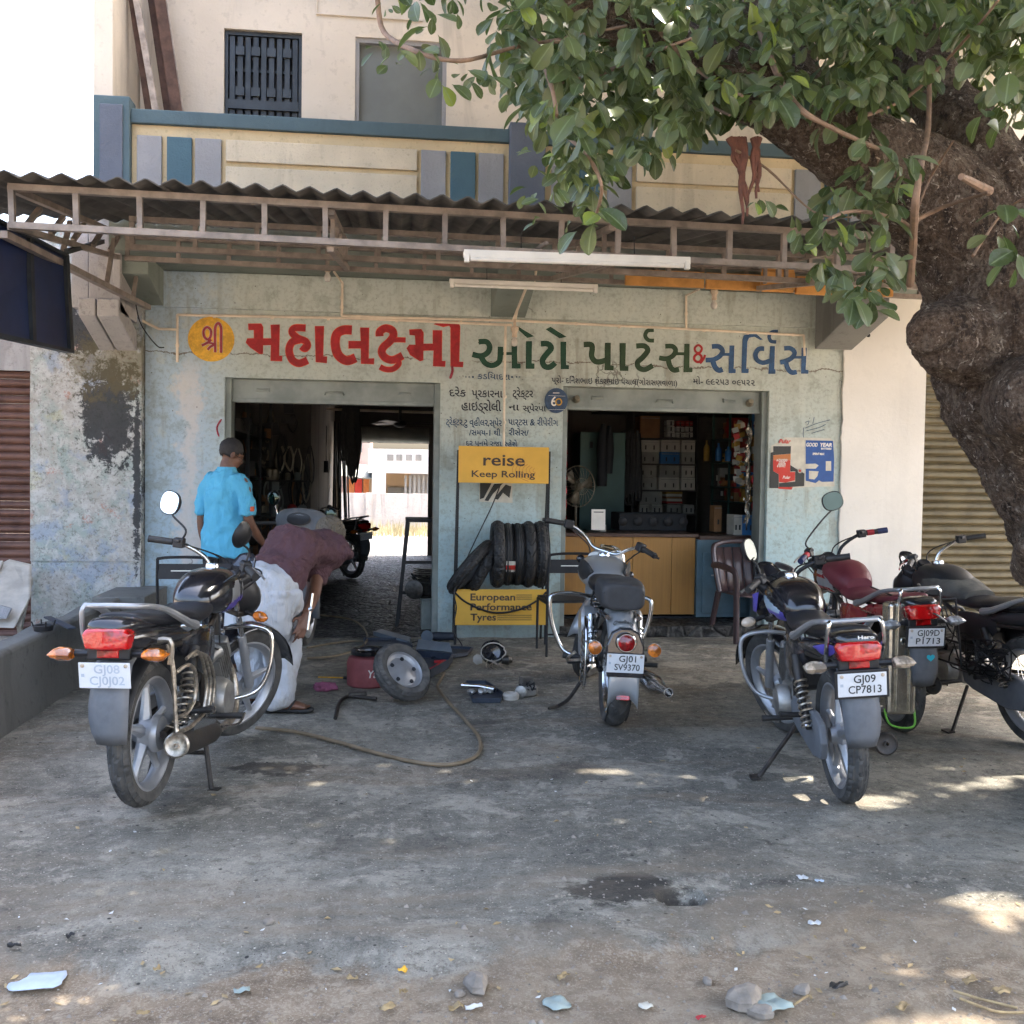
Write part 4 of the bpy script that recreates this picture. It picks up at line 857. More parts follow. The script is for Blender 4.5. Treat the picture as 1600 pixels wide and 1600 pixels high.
def carton(x0, y0, x1, y1, mat, lab, Y=YB, dep=.28, marks=2, zb=None, nm='card_box', grp='card boxes on the shop shelves'):
    a_, b_ = sx(x0, y1, Y), sx(x1, y0, Y); zb = a_.z if zb is None else zb
    t = thing(nm, lab, 'box', ((a_.x+b_.x)/2, Y, zb), (0, 0, 0), grp)
    MB().bb(a_.x+.004, b_.x-.004, Y+rnd(-.01, .01), Y+dep, zb+.001, b_.z).build('carton', M[mat], t, bevel=.002)
    for k in range(marks):
        xx = lerp(a_.x, b_.x, (k+.75)/(marks+.5)); MB().box((xx, Y-.013, zb+(b_.z-zb)*.38), (.016, .004, .05)).build('printed_mark', M['poster_black'], t)
    MB().box(((a_.x+b_.x)/2, Y-.013, b_.z-.025), ((b_.x-a_.x)*.85, .004, .006)).build('lid_edge', M['box_grey'], t)
rows = [(352,424,[(555,686,'box_white'),(689,814,'box_white'),(817,908,'box_white')]), (426,494,[(548,682,'box_grey'),(685,811,'box_blue'),(815,905,'box_grey')]),
        (508,582,[(538,667,'box_grey'),(681,811,'box_grey'),(820,906,'box_white')]), (585,656,[(544,668,'box_grey'),(676,808,'box_white'),(816,906,'box_white')]),
        (674,752,[(552,700,'box_grey')]), (755,803,[(552,622,'box_white'),(628,702,'box_white'),(724,820,'box_grey'),(826,900,'box_grey')])]
names_r = ['top', 'second', 'third', 'fourth', 'fifth', 'bottom']; names_c = ['left', 'middle', 'right', 'far right']
for ri, (y0, y1, L) in enumerate(rows):
    for ci, (x0, x1, mt) in enumerate(L):
        zb = None
        for k_ in zs_:
            if abs(k_-y1) < 14: zb = zs_[k_]
        carton(x0, y0, x1, y1, mt, f"{ {'box_white':'off white','box_grey':'dusty grey','box_blue':'bright blue'}[mt]} card box, {names_r[ri]} row from the top, {names_c[ci]} column of the shop shelving", zb=zb)
for i in range(5):
    y0 = 675+i*15; carton(724+rnd(-4, 6), y0, 828+rnd(-6, 6), y0+13, ['box_ochre','box_white','box_brown','box_white','box_red'][i], ['thin ochre packet, topmost of the flat pile on the shop shelf','thin white packet second in the flat pile on the shop shelf','thin brown packet in the middle of the flat pile','thin white packet fourth in the flat pile','thin red packet at the foot of the flat pile on the shelf'][i], marks=0, nm='flat_packet', grp='flat packets piled on the shop shelf')
carton(560, 202, 688, 322, 'box_brown', 'large plain brown carton on top of the shop shelving', marks=0, zb=sx(600, 338).z)
for j in range(3):
    for i in range(3): carton(728+i*57, 226+j*36+(6 if i else 0), 780+i*57-2, 258+j*36+(2 if i else 0), 'box_red' if (i and not j) else 'box_white', f"small {'red' if (i and not j) else 'white'} carton above the shelving, {['upper','middle','lower'][j]} row, {['left','centre','right'][i]} of its row", marks=1, dep=.15, nm='small_carton', grp='small cartons above the shelving')
MB().bb(shx0-.1, RX1, YB-.02, RY, sx(700, 338).z-.001, sx(700, 338).z+.005)
MB().bb(sx(700, 335).x-.8, RX1, 11.7, RY, sx(700, 180, 11.7).z, sx(700, 180, 11.7).z+.02).build('loft_board', M['shelf_wood'], sh)
# right-hand shelves, along the side wall
sr = thing('side_shelf', 'teal painted shelves along the right wall of the shop with bottles and packets', 'shelf', (3.5, 11, .1))
for y_ in (338, 485, 640, 730):
    z_ = sx(1000, y_, 11.4).z; MB().bb(3.80, RX1, 9.95, 11.9, z_-.015, z_).build('shelf_board', M['steel_green'], sr)
for yy in (9.97, 10.6, 11.25, 11.85): MB().bb(3.805, 3.83, yy, yy+.02, .95, 2.6).build('shelf_upright', M['steel_green'], sr)
cols = ['box_white','box_grey','box_ochre','box_blue','box_red','box_brown']
r2 = random.Random(3); kk = 0
adj = ['dusty','scuffed','faded','creased','clean','dented','glossy','dull','taped','stained']
for y_ in (338, 485, 640, 730):
    z_ = sx(1000, y_, 11.4).z; yy = 10.05
    while yy < 11.8:
        wd = r2.uniform(.07, .16); h_ = r2.uniform(.10, .26); mt = r2.choice(cols); kk += 1
        if r2.random() < .8:
            t = thing('shelf_packet', f"{adj[kk % 10]} {mt[4:]} packet on the {['top','second','third','lowest'][(338,485,640,730).index(y_)]} side shelf, {int((yy-10)*100)} cm back from its front end", 'packet', (4.0, yy, z_), (0, 0, 0), 'packets on the side shelves')
            MB().bb(3.85+r2.uniform(0, .05), 4.1, yy, yy+wd, z_+.001, z_+h_).build('packet', M[mt], t, bevel=.004)
            MB().bb(3.842, 3.849, yy+.01, yy+wd-.01, z_+h_*.3, z_+h_*.6).build('printed_mark', M[r2.choice(['box_white','box_red','poster_black'])], t)
        yy += wd+r2.uniform(.01, .05)
def bottle(x, y, Y, mt, lab, h=.2):
    q = sx(x, y, Y); MB().lathe([(.001, 0), (.034, 0), (.036, h*.6), (.03, h*.7), (.012, h*.82), (.012, h), (.001, h)], q, seg=12).build('bottle', M[mt], label=lab, cat='bottle', group='bottles in the shop')
bottle(1050, 480, 11.3, 'box_blue', 'tall blue bottle on the shop side shelf'); bottle(1110, 482, 11.0, 'box_blue', 'blue bottle near the front of the shop side shelf', .16); bottle(975, 482, 11.5, 'box_ochre', 'yellow oil bottle on the shop side shelf', .24)
carton(1140, 818, 1200, 900, 'box_white', 'white printed tin box standing on the counter at the right jamb', Y=9.75, dep=.2, zb=zc1-.01); carton(1202, 822, 1272, 900, 'box_blue', 'blue and white box standing on the counter at the right jamb', Y=9.72, dep=.2, zb=zc1-.01)
carton(1020, 760, 1075, 880, 'box_brown', 'tall brown box on the counter behind the blue cabinet', Y=10.0, marks=1, dep=.15, zb=zc1+.006)
carton(300, 880, 350, 900, 'box_grey', 'flat grey box lying on the counter beside the card', Y=9.8, marks=0, dep=.2, zb=zc1+.006)
# glass-less display front with dark shapes behind the counter
dk = thing('display_rack', 'low black display rack standing on the counter', 'rack', (2.3, 10.1, zc1))
MB().bb(sx(430, 800, 10.1).x, sx(850, 800, 10.1).x, 10.1, 10.5, zc1+.006, sx(600, 808, 10.1).z).build('rack_body', M['black_void'], dk, bevel=.01)
for k in range(5): xx = lerp(sx(450, 800, 10.1).x, sx(830, 800, 10.1).x, k/4); MB().lathe([(.03, 0), (.045, .01), (.045, .02), (.02, .03)], (xx, 10.09, zc1+.10), (0, -1, 0), 14).build('knob', M['stand_black'], dk)
# green cupboard, clothes, fan
cb = thing('steel_cupboard', 'dark green steel cupboard at the left of the shop room', 'cupboard', (1.9, 11.4, .1))
xa_, xb_ = sx(185, 500, 11.2).x, sx(330, 500, 11.2).x
MB().bb(xa_, xb_+.25, 11.2, 11.7, .1, sx(250, 300, 11.2).z).build('body', M['steel_green'], cb, bevel=.006); MB().box((sx(255, 380, 11.2).x, 11.19, sx(255, 380, 11.2).z), (.03, .02, .07)).build('handle', M['black_void'], cb)
clo = thing('hanging_coats', 'dark clothes hanging on the cupboard door inside the shop', 'clothes', (2.2, 11, 1))
for x_, w_, y0, y1 in ((335, 75, 250, 640), (375, 60, 260, 560)):
    a_ = sx(x_, y0, 11.0); b_ = sx(x_, y1, 11.0); L = []
    for k in range(9):
        t = k/8; zz = lerp(a_.z, b_.z, t); w2 = (w_/2*.25*.0066)*(.35+.65*min(1, t*3))*(1-.25*max(0, t-.7)/.3)
        L.append([V((a_.x+w2*cos(u*pi/6)*(1+.12*sin(u*2+k)), 11.05+.05*sin(u*pi/6), zz)) for u in range(12)])
    MB().loft(L).build('coat', M['black_void'], clo)
hg = thing('hanging_tubes', 'black rubber tubes and cables hanging in the middle of the shop room', 'tubes', (2.5, 11.5, 1.2))
for k in range(11):
    x_ = 440+k*11; a_ = sx(x_, 300+rnd(-15, 10), 11.6); b_ = sx(x_+rnd(-6, 6), 700+rnd(-80, 60), 11.6)
    MB().tube(spline([a_, a_.lerp(b_, .5)+V((rnd(-.02, .02), 0, 0)), b_, b_+V((.03, 0, .01)), a_.lerp(b_, .5)+V((.035, .01, 0)), a_+V((.02, .02, 0))], 4), .012, 6).build('tube', M['rubber'], hg)
fn = thing('pedestal_fan', 'cream pedestal fan in a wire cage behind the counter', 'fan', tuple(sx(175, 900, 10.6)))
fc = sx(172, 640, 10.6); fr = .215; ax = V((.45, -1, 0)).normalized(); u_ = V((0, 0, 1)); w_ = ax.cross(u_)
M['fan_metal'] = mk('tarnished fan metal', (.35, .30, .22), .4, .5, .2, 20)
MB().tube([fc+(u_*cos(t*pi/16)+w_*sin(t*pi/16))*fr for t in range(32)], .006, 6, closed=True).tube([fc+ax*.07+(u_*cos(t*pi/16)+w_*sin(t*pi/16))*fr*.4 for t in range(32)], .003, 5, closed=True).build('cage_ring', M['fan_metal'], fn)
mb = MB()
for t in range(24):
    d = u_*cos(t*pi/12)+w_*sin(t*pi/12); mb.tube([fc+ax*.085, fc+ax*.07+d*fr*.5, fc+d*fr], .0025, 4)
mb.build('cage_wires', M['fan_metal'], fn, kind='stuff')
for t in range(3):
    a0 = t*2.1+.4; L = [[fc+(u_*cos(a0+da)+w_*sin(a0+da))*fr*r_+ax*(.02*(da-.35)) for da in (0, .35, .75)] for r_ in (.15, .5, .88)]; MB().sheet(L).build('blade', M['fan_metal'], fn, solid=.003)
MB().lathe([(.04, -.08), (.05, 0), (.03, .03), (.001, .035)], fc, ax, 14).build('motor', M['fan_metal'], fn); MB().tube([fc-V((0, 0, .03))-ax*.04, V((fc.x, fc.y, .12))], .012, 8).build('pole', M['fan_metal'], fn)
# payment card on the counter (its code left out)
qc = thing('counter_card', 'white upright card on the counter just left of the handlebar of the silver motorcycle', 'card', tuple(W(935, 826, Y=9.7)))
x0, x1, z0, z1 = qd(924, 796, 946, 828, 9.68); MB().bb(x0, x1, 9.68, 9.69, max(z0, zc1+.006), z1).build('card', M['tube_white'], qc)
MB().bb(x0+.02, x1-.02, 9.676, 9.679, z1-.03, z1-.022).build('print', M['poster_black'], qc)
# tinsel garlands at both sides of the doorway
M['tinsel_red'] = mk('red tinsel foil', (.35, .02, .03), .25, .6, .4, 60, .6, 90, local=False); M['tinsel_silver'] = mk('silver tinsel foil', (.55, .50, .42), .2, .8, .4, 60, .6, 90, local=False)
def tinsel(x_, y0, y1, Y, w_, mt, lab, seed, n=46):
    r_ = random.Random(seed); a_, b_ = sx(x_, y0, Y), sx(x_, y1, Y); t = thing('tinsel_garland', lab, 'garland', tuple(b_))
    mb = MB()
    for k in range(n):
        z_ = lerp(a_.z, b_.z, k/n); xx = a_.x+r_.uniform(-w_, w_); L = r_.uniform(.06, .16); tw = r_.uniform(0, 3)
        g = [[V((xx+.011*cos(tw+s_*.9)*e+.012*sin(s_+k), Y+.011*sin(tw+s_*.9)*e+r_.uniform(-.004, .004), z_-L*s_/3)) for e in (-1, 1)] for s_ in range(4)]; mb.sheet(g, False)
    mb.build('foil_strips', M[mt], t, kind='stuff')
    MB().tube([a_+V((0, 0, .05)), b_], .003, 4).build('thread', M['stand_black'], t)
tinsel(90, 200, 830, 9.42, .018, 'tinsel_red', 'dark red tinsel garland hanging at the left jamb of the right doorway', 1)
tinsel(1240, 230, 820, 9.45, .022, 'tinsel_silver', 'silver tinsel garland hanging at the right jamb of the shop doorway', 2, 60)
tinsel(1292, 190, 780, 9.42, .018, 'tinsel_red', 'red tinsel garland hard against the right jamb of the shop doorway', 3)
hp = thing('hanging_packets', 'strips of small white and red packets hanging beside the silver tinsel', 'packets', tuple(sx(1175, 500, 9.8)))
r3 = random.Random(5)
for k in range(26):
    q = sx(1175+r3.uniform(-28, 30), 240+k*15+r3.uniform(-6, 6), 9.8+r3.uniform(-.05, .1)); MB().box(q, (.06, .012, .05), (r3.uniform(-.3, .3), r3.uniform(-.4, .4), r3.uniform(-.5, .5))).build('packet', M[r3.choice(['box_white','box_white','box_white','box_ochre','box_red','box_grey'])], hp)
# round lamps / locks at the head of the opening
for x_, y_ in ((165, 95), (1252, 118)):
    q = sx(x_, y_, 9.16); MB().lathe([(.001, -.03), (.03, -.02), (.036, 0), (.03, .02), (.022, .05)], q+V((0, .03, 0)), (0, -1, .3), 14).build('shutter_lock', M['fan_metal'], sb)

# ================================================================= INSIDE THE LEFT DOORWAY (workshop passage)
ps = thing('workshop_passage', 'long dark workshop passage behind the left doorway, open at its far end', 'room', (-.4, 13, 0))
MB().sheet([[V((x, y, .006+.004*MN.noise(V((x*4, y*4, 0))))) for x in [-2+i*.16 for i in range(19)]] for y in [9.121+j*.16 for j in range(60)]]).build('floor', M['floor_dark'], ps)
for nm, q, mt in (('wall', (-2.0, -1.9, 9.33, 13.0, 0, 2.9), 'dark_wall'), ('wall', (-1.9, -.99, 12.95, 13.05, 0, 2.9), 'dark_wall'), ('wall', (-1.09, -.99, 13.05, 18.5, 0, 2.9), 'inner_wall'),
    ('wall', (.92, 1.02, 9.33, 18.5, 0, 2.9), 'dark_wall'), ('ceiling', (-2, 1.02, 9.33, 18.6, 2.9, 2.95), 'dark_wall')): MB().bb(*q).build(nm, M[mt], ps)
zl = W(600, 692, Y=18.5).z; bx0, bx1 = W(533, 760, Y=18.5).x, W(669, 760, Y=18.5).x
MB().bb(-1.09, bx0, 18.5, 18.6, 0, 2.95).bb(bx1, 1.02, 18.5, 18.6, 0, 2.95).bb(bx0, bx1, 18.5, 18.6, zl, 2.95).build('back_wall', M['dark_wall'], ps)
MB().lathe([(.14, 0), (.14, bx1-bx0)], (bx0, 18.35, zl+.14), (1, 0, 0), 14).build('rolled_shutter', M['ash'], ps)
MB().bb(-1.9, .92, 10.6, 12.9, 2.42, 2.46).build('loft', M['shelf_wood'], ps); MB().bb(-1.9, .92, 10.5, 10.56, 2.3, 2.5).build('beam', M['inner_wall'], ps)
MB().bb(-.99, .92, 13.4, 13.5, 2.38, 2.9).build('beam', M['dark_wall'], ps); MB().tube([(-.9, 14.6, 2.36), (.9, 14.6, 2.34)], .02, 6).build('ceiling_pipe', M['pvc'], ps)
r4 = random.Random(11)
lf = thing('loft_clutter', 'dusty cartons and parts stacked on the loft at the head of the left doorway', 'cartons', (-.4, 11.2, 2.4))
xx = -1.8
while xx < .8: w_ = r4.uniform(.1, .3); MB().bb(xx, xx+w_-.01, 10.65, 10.9, 2.461, 2.461+r4.uniform(.08, .3)).build('carton', M[r4.choice(['box_brown','shelf_wood','box_grey','box_brown'])], lf); xx += w_
rk = thing('parts_rack', 'dark rack of spare parts along the left wall of the workshop', 'rack', (-1.7, 11, 0))
for zz in (.5, .95, 1.4, 1.85): MB().bb(-1.9, -1.45, 9.8, 12.8, zz, zz+.02).build('shelf_board', M['shelf_wood'], rk)
for yy in (9.8, 10.8, 11.8, 12.8): MB().bb(-1.47, -1.44, yy-.03, yy, 0, 2.3).build('upright', M['stand_black'], rk)
for k in range(70):
    zz = r4.choice((.52, .97, 1.42, 1.87)); yy = r4.uniform(9.85, 12.7); s_ = r4.uniform(.05, .16); mt = M[r4.choice(['shelf_wood','stand_black','box_grey','rubber','box_brown','steel_green','dark_wall'])]
    if k % 3: MB().box((-1.5-r4.uniform(0, .15), yy, zz+s_/2+.001), (s_, s_*1.2, s_), (0, 0, r4.uniform(-.4, .4))).build('spare_part', mt, rk)
    else: MB().lathe([(s_*.4, 0), (s_*.5, s_*.1), (s_*.3, s_*.7), (s_*.2, s_*.8)], (-1.55, yy, zz+.001), (0, 0, 1), 12).build('spare_part', mt, rk)
wt = thing('wall_tools', 'belts, chains, tools and small parts hung over the inner partition of the workshop', 'tools', (-1.4, 12.9, 1))
for k in range(46):
    x_, z_ = r4.uniform(-1.85, -1.0), r4.uniform(.9, 2.3); L = r4.uniform(.15, .6); mt = M[r4.choice(['rubber', 'stand_black', 'ash', 'rubber', 'box_brown', 'fan_metal'])]
    if k % 4: MB().tube(spline([(x_, 12.9, z_), (x_-.05, 12.88, z_-L*.5), (x_+r4.uniform(-.04, .04), 12.88, z_-L), (x_+.06, 12.89, z_-L*.5), (x_+.02, 12.9, z_)], 4), r4.uniform(.006, .016), 5).build('hung_belt', mt, wt)
    else: MB().box((x_, 12.9, z_), (r4.uniform(.08, .25), .06, r4.uniform(.06, .2)), (0, r4.uniform(-.2, .2), 0)).build('hung_part', mt, wt)
for zz in (.45, .9, 1.35): MB().bb(-1.9, -1.0, 12.6, 12.94, zz, zz+.02).build('ledge', M['shelf_wood'], wt)
for k in range(26): s_ = r4.uniform(.05, .14); MB().lathe([(s_*.4, 0), (s_*.5, s_*.2), (s_*.45, s_*1.1), (s_*.2, s_*1.3)], (r4.uniform(-1.85, -1.05), 12.68, r4.choice((.47, .92, 1.37))), seg=10).build('can', M[r4.choice(['ash', 'box_brown', 'fan_metal', 'rubber', 'box_red', 'box_grey'])], wt)
hc = thing('hanging_cables', 'bundle of black cables and belts hanging from the beam in the passage', 'cables', (-.68, 13, 1.8))
for k in range(16):
    q = W(548+r4.uniform(-12, 8), 660, Y=13.2); L = r4.uniform(.35, .8); x2 = r4.uniform(-.07, .07)
    MB().tube(spline([q+V((0, 0, .25)), q+V((x2, 0, -L*.4)), q+V((x2+.04, 0, -L)), q+V((x2+.09, .02, -L*.4)), q+V((.05, 0, .2))], 5), .014, 5).build('cable', M['rubber'], hc)
pp = thing('pipe_bundle', 'bundle of long dark steel bars leaning beside the far doorway of the passage', 'bars', (-.85, 17, 0))
for k in range(11):
    x_ = -.97+k*.022; MB().tube([(x_+.05+r4.uniform(0, .12), 16.2+r4.uniform(0, .6), .0), (x_+r4.uniform(-.01, .03), 17.6, 2.1+r4.uniform(0, .3))], .014, 6).build('bar', M['stand_black'], pp)
MB().tube([W(738/4.103+330, 870/4.103+400, Y=13.4)]*1+[W(510, 740, Y=13.4)], .01, 5)
mb = MB(); q = W(510, 665, Y=13.3); MB().tube([q, q+V((0, 0, -.45))], .006, 5).tube([q+V((0, 0, -.45)), q+V((0, 0, -.6))], .03, 8).build('wall_lamp_cord', M['stand_black'], label='black cord with a plug hanging on the pale inner wall of the passage', cat='cord')
# ceiling fan in the passage
cf = thing('ceiling_fan', 'dark ceiling fan turning point seen above the far doorway', 'fan', (.35, 15, 2.4)); q = W(625, 662, Y=14); cf['label'] = 'dark ceiling fan high up near the far end of the passage'
MB().lathe([(.02, .3), (.02, .05), (.08, .04), (.09, -.02), (.04, -.05)], q, seg=14).build('motor', M['stand_black'], cf)
for t in range(3): a0 = t*2*pi/3+.1; d = V((cos(a0), sin(a0), 0)); e = V((-sin(a0), cos(a0), 0)); MB().add([q+d*.1-e*.05, q+d*.6-e*.06, q+d*.6+e*.06+V((0,0,.02)), q+d*.1+e*.05+V((0,0,.02))], [(0,1,2,3)]).build('blade', M['stand_black'], cf, solid=.006)
# tall black metal stool by the right jamb, with an engine and a tin below it
ts = thing('metal_table', 'tall black angle iron work table just inside the left doorway', 'table', (.4, 9.9, 0))
xa_, xb_ = W(638, 810, Y=9.8).x, W(684, 810, Y=9.8).x+.12; zt_ = W(650, 811, Y=9.8).z
MB().bb(xa_-.02, xb_+.02, 9.78, 10.3, zt_-.03, zt_).build('top', M['stand_black'], ts)
for x_, y_, dx, dy in ((xa_, 9.8, -.10, 0), (xb_, 9.8, 0, 0), (xa_, 10.28, -.08, .06), (xb_, 10.28, 0, .06)):
    MB().bar((x_+dx, y_+dy, 0), (x_, y_, zt_-.031), .035, .035, up=(0, 1, 0)).build('leg', M['stand_black'], ts)
for zz, k_ in ((.33, .6), (.62, .25)): MB().bar((xa_-.10*k_, 9.8, zz), (xb_, 9.8, zz), .03, .03).build('crossbar', M['stand_black'], ts)
M['oily_metal'] = mk('oily dark metal', (.06, .055, .05), .4, .6, .5, 20, .4, 60, dust=.2); M['alu'] = mk('dull aluminium casting', (.40, .39, .37), .45, .85, .3, 16, .3, 70, dust=.35)
def engine_lump(name, q, s, lab, mt='oily_metal', seed=1):
    r_ = random.Random(seed); t = thing(name, lab, 'engine part', tuple(q))
    MB().box(q+V((0, 0, s*.35)), (s, s*.8, s*.6), (0, 0, .3)).build('crankcase', M[mt], t, bevel=s*.12)
    MB().lathe([(s*.3, 0), (s*.34, .02), (s*.34, s*.25), (s*.2, s*.3)], q+V((-s*.3, -s*.3, s*.35)), (-.3, -1, 0), 16).build('cover', M[mt], t)
    for k in range(6): MB().box(q+V((0, .02, s*(.68+k*.07))), (s*.62, s*.6, s*.03), (0, .05, .3)).build('cooling_fin', M[mt], t)
    for k in range(7): MB().tube(spline([q+V((r_.uniform(-s, s)*.5, r_.uniform(-s, 0)*.5, s*r_.uniform(.2, .9))) for _ in range(4)], 4), s*.035, 6).build('hose', M['stand_black'], t)
engine_lump('scrap_engine', W(665, 925, Y=9.75).xy.to_3d()+V((-.02, -.1, .3)), .26, 'oily engine sitting under the black work table')
tb = thing('tin_box', 'grey tin box on the ground under the oily engine', 'box', (.35, 9.5, 0)); x0, x1, z0, z1 = qd(658, 926, 682, 968, 9.62)
MB().bb(x0, x1, 9.6, 9.85, 0, .28).build('tin', M['ash'], tb, bevel=.01); MB().bb(x0-.01, x1+.01, 9.59, 9.86, .281, .30).build('lid', M['ash'], tb, bevel=.004)
# paving beyond the passage
MB().sheet([[V((x, y, 0)) for x in (-8, 8)] for y in (18.5, 24)]).build('back_yard_ground', plain_wall('grey pavers', (.15, .145, .14), .6, 0, .8, 6), kind='structure')
cw = thing('compound_wall', 'low grey compound wall seen through the far end of the passage', 'wall', (0, 28, 0)); zc_ = W(600, 771, Y=28).z
for k in range(9): MB().bb(-9+k*2.1+.01, -9+(k+1)*2.1, 28, 28.15, -.07, zc_).build('panel', M['pale_conc'], cw); MB().bb(-9.05+k*2.1, -8.9+k*2.1, 27.93, 28.0, -.07, zc_+.02).build('post', M['pale_conc'], cw)
M['dry_grass'] = mk('dry grass', (.40, .36, .22), .9, 0, .5, 2, 0, local=False)
mb = MB(); r5 = random.Random(2)
for k in range(1500):
    x_, y_ = r5.uniform(-3, 3), r5.uniform(25.2, 27.8); h = r5.uniform(.08, .34); a_ = r5.uniform(0, 6.28); l_ = r5.uniform(0, .12)
    mb.add([(x_-.012, y_, -.07), (x_+.012, y_, -.07), (x_+l_*cos(a_), y_+l_*sin(a_), h)], [(0, 1, 2)])
mb.build('dry_grass', M['dry_grass'], kind='stuff')
YH = 33; M['pink_wall'] = plain_wall('pale pink plaster', (.42, .31, .27), .1, .1, .2); M['house_beige'] = plain_wall('beige plaster', (.42, .31, .20), .1, .1, .2)
h1 = thing('far_house', 'white and beige house with a terrace parapet beyond the compound wall', 'house', (1, 33, 0))
x0, x1, z0, z1 = qd(575, 703, 700, 729, YH); M['far_white'] = plain_wall('far white wash', (.50, .50, .49), .3, .2, .2); MB().bb(x0, 9, YH, YH+.3, z0, z1).build('parapet', M['far_white'], h1)
for px in (610, 624, 639, 654): q = W(px, 715, Y=YH-.01); MB().bb(q.x-.1, q.x+.1, YH-.01, YH+.02, q.z-.1, q.z+.1).build('vent', M['grey_conc'], h1)
MB().bb(x0, 9, YH+1.8, YH+2, -.07, z0).build('wall', M['house_beige'], h1); MB().bb(x0, 9, YH, YH+2, z0-.2, z0-.001).build('porch_slab', M['far_white'], h1)
xc = W(592, 750, Y=YH).x; MB().bb(xc-.22, xc+.22, YH+.02, YH+.4, -.07, z0-.201).build('column', M['far_white'], h1)
q = W(606, 752, Y=YH+1.7); MB().bb(q.x, q.x+.7, YH+1.6, YH+1.79, q.z-.8, q.z-.2).build('dark_box', M['grey_conc'], h1)
q = W(642, 745, Y=YH+1.7); wq = MB().bb(q.x, q.x+1.5, YH+1.7, YH+1.78, q.z-.7, q.z+.3).build('window', M['grey_panel'], h1)
for k in range(6): q2 = W(632+k*7, 762, Y=YH+.2); MB().bb(q2.x, q2.x+.07, YH+.2, YH+.25, q2.z-.6, q2.z+.4).build('rail_bar', M['grey_conc'], h1)
h2 = thing('pink_house', 'pale pink house with a tin awning at the left beyond the compound wall', 'house', (-1.6, 35, 0))
x0, x1, z0, z1 = qd(500, 660, 574, 820, 35); MB().bb(-9, W(578, 750, Y=35).x, 35, 40, -.07, 6).build('wall', M['pink_wall'], h2)
a_, b_ = W(528, 738, Y=34), W(588, 744, Y=34); MB().add([(a_.x, 33.4, a_.z-.1), (b_.x, 33.4, b_.z-.1), (b_.x-.3, 34.9, b_.z+.35), (a_.x, 34.9, a_.z+.35)], [(0, 1, 2, 3)]).build('tin_awning', M['ash'], h2, solid=.03)
for px, mt in ((548, 'poster_orange'), (560, 'poster_red'), (573, 'poster_orange')): q = W(px, 765, Y=34.9); MB().bb(q.x-.12, q.x+.12, 34.9, 34.99, q.z-.5, q.z+.35).build('shutter_door', M[mt], h2)
MB().bb(W(556, 700, Y=34.9).x, W(566, 700, Y=34.9).x, 34.92, 34.99, 2.2, 3.4).build('window', M['grey_conc'], h2)
# ================================================================= MOTORCYCLES
M['gloss_black'] = mk('dusty gloss black paint', (.012, .012, .016), .2, 0, .3, 5, .02, 60, dust=.12, dcol=(.09,.085,.08), coat=.7)
M['matt_black'] = mk('matt black plastic', (.014, .014, .016), .45, 0, .3, 8, .12, 70, dust=.25, dcol=(.08,.075,.07))
M['seat_vinyl'] = mk('black seat vinyl', (.010, .011, .016), .38, 0, .3, 5, .25, 160, dust=.2, dcol=(.05,.048,.046))
M['frame_black'] = mk('greasy black frame', (.020, .018, .016), .45, .2, .5, 20, .3, 70, dust=.45, dcol=(.12,.09,.07))
M['chrome'] = mk('chromed steel', (.70, .70, .70), .16, 1., .15, 10, .03, 60, dust=.18, dcol=(.3,.25,.2))
M['rust_chrome'] = mk('rust flecked chrome', (.50, .45, .38), .3, .9, .5, 40, .2, 90, dust=.5, dcol=(.26,.16,.08))
M['silver'] = mk('silver alloy paint', (.42, .43, .45), .35, .6, .2, 8, .08, 60, dust=.35, dcol=(.24,.21,.17))
M['steel_silver'] = mk('silver grey tank paint', (.42, .44, .46), .28, .5, .12, 3, .02, 50, dust=.2, coat=.6)
M['grey_plastic'] = mk('dusty grey plastic', (.12, .13, .145), .55, 0, .25, 6, .1, 50, dust=.6, dcol=(.22,.21,.20))
M['purple'] = mk('violet decal', (.09, .07, .36), .3, 0, .1, 6, 0, dust=.15)
M['pale_blue'] = mk('pale blue decal', (.34, .45, .55), .35, 0, .1, 6, 0, dust=.15)
M['red_paint'] = mk('wine red paint', (.30, .012, .02), .25, 0, .2, 6, .02, dust=.2, coat=.6)
M['maroon_vinyl'] = mk('maroon seat vinyl', (.17, .022, .034), .42, 0, .25, 5, .2, 140, dust=.3, dcol=(.16,.1,.09))
M['mirror'] = mk('mirror glass', (.85, .87, .88), .03, 1., .02, 5, 0)
M['mirror_dark'] = mk('darkened mirror glass', (.06, .07, .055), .1, 1., .1, 5, 0)  # darker copy of the mirror: dark tree reflection put into the colour
M['gauge'] = mk('gauge face', (.35, .37, .40), .2, .2, .3, 40, 0)
M['bag_black'] = mk('black leatherette', (.03, .03, .032), .6, 0, .2, 10, .3, 90, dust=.4, dcol=(.09,.085,.08))
M['plate_white'] = mk('number plate white', (.68, .69, .70), .45, 0, .08, 20, .05, 60, dust=.2)
M['tape_red'] = flat('red grip tape', (.40, .02, .03)); M['tape_blue'] = flat('dark blue grip tape', (.02, .03, .09)); M['ghost_ink'] = flat('faded plate ink', (.42, .47, .53))
M['box_tin'] = mk('shiny tin box', (.66, .63, .54), .2, .9, .2, 20, .3, 30, dust=.3, local=True)
def lens(name, col, em=0):
    a = NT(name); v = a.vor(70, a.obj()); n_ = a.noise(9, 4, .6, a.obj())
    c = a.mix(a.ss(n_, .44, .56), tuple(q*.35 for q in col), col); c = a.mix(a.math('MULTIPLY', a.ss(v, .18, .0), .5), c, tuple(min(1, q*1.3) for q in col))
    m_ = a.out(c, .12, 0, a.bump(v, .5, .004)); a.set(a.b.inputs['Coat Weight'], 1.); return m_
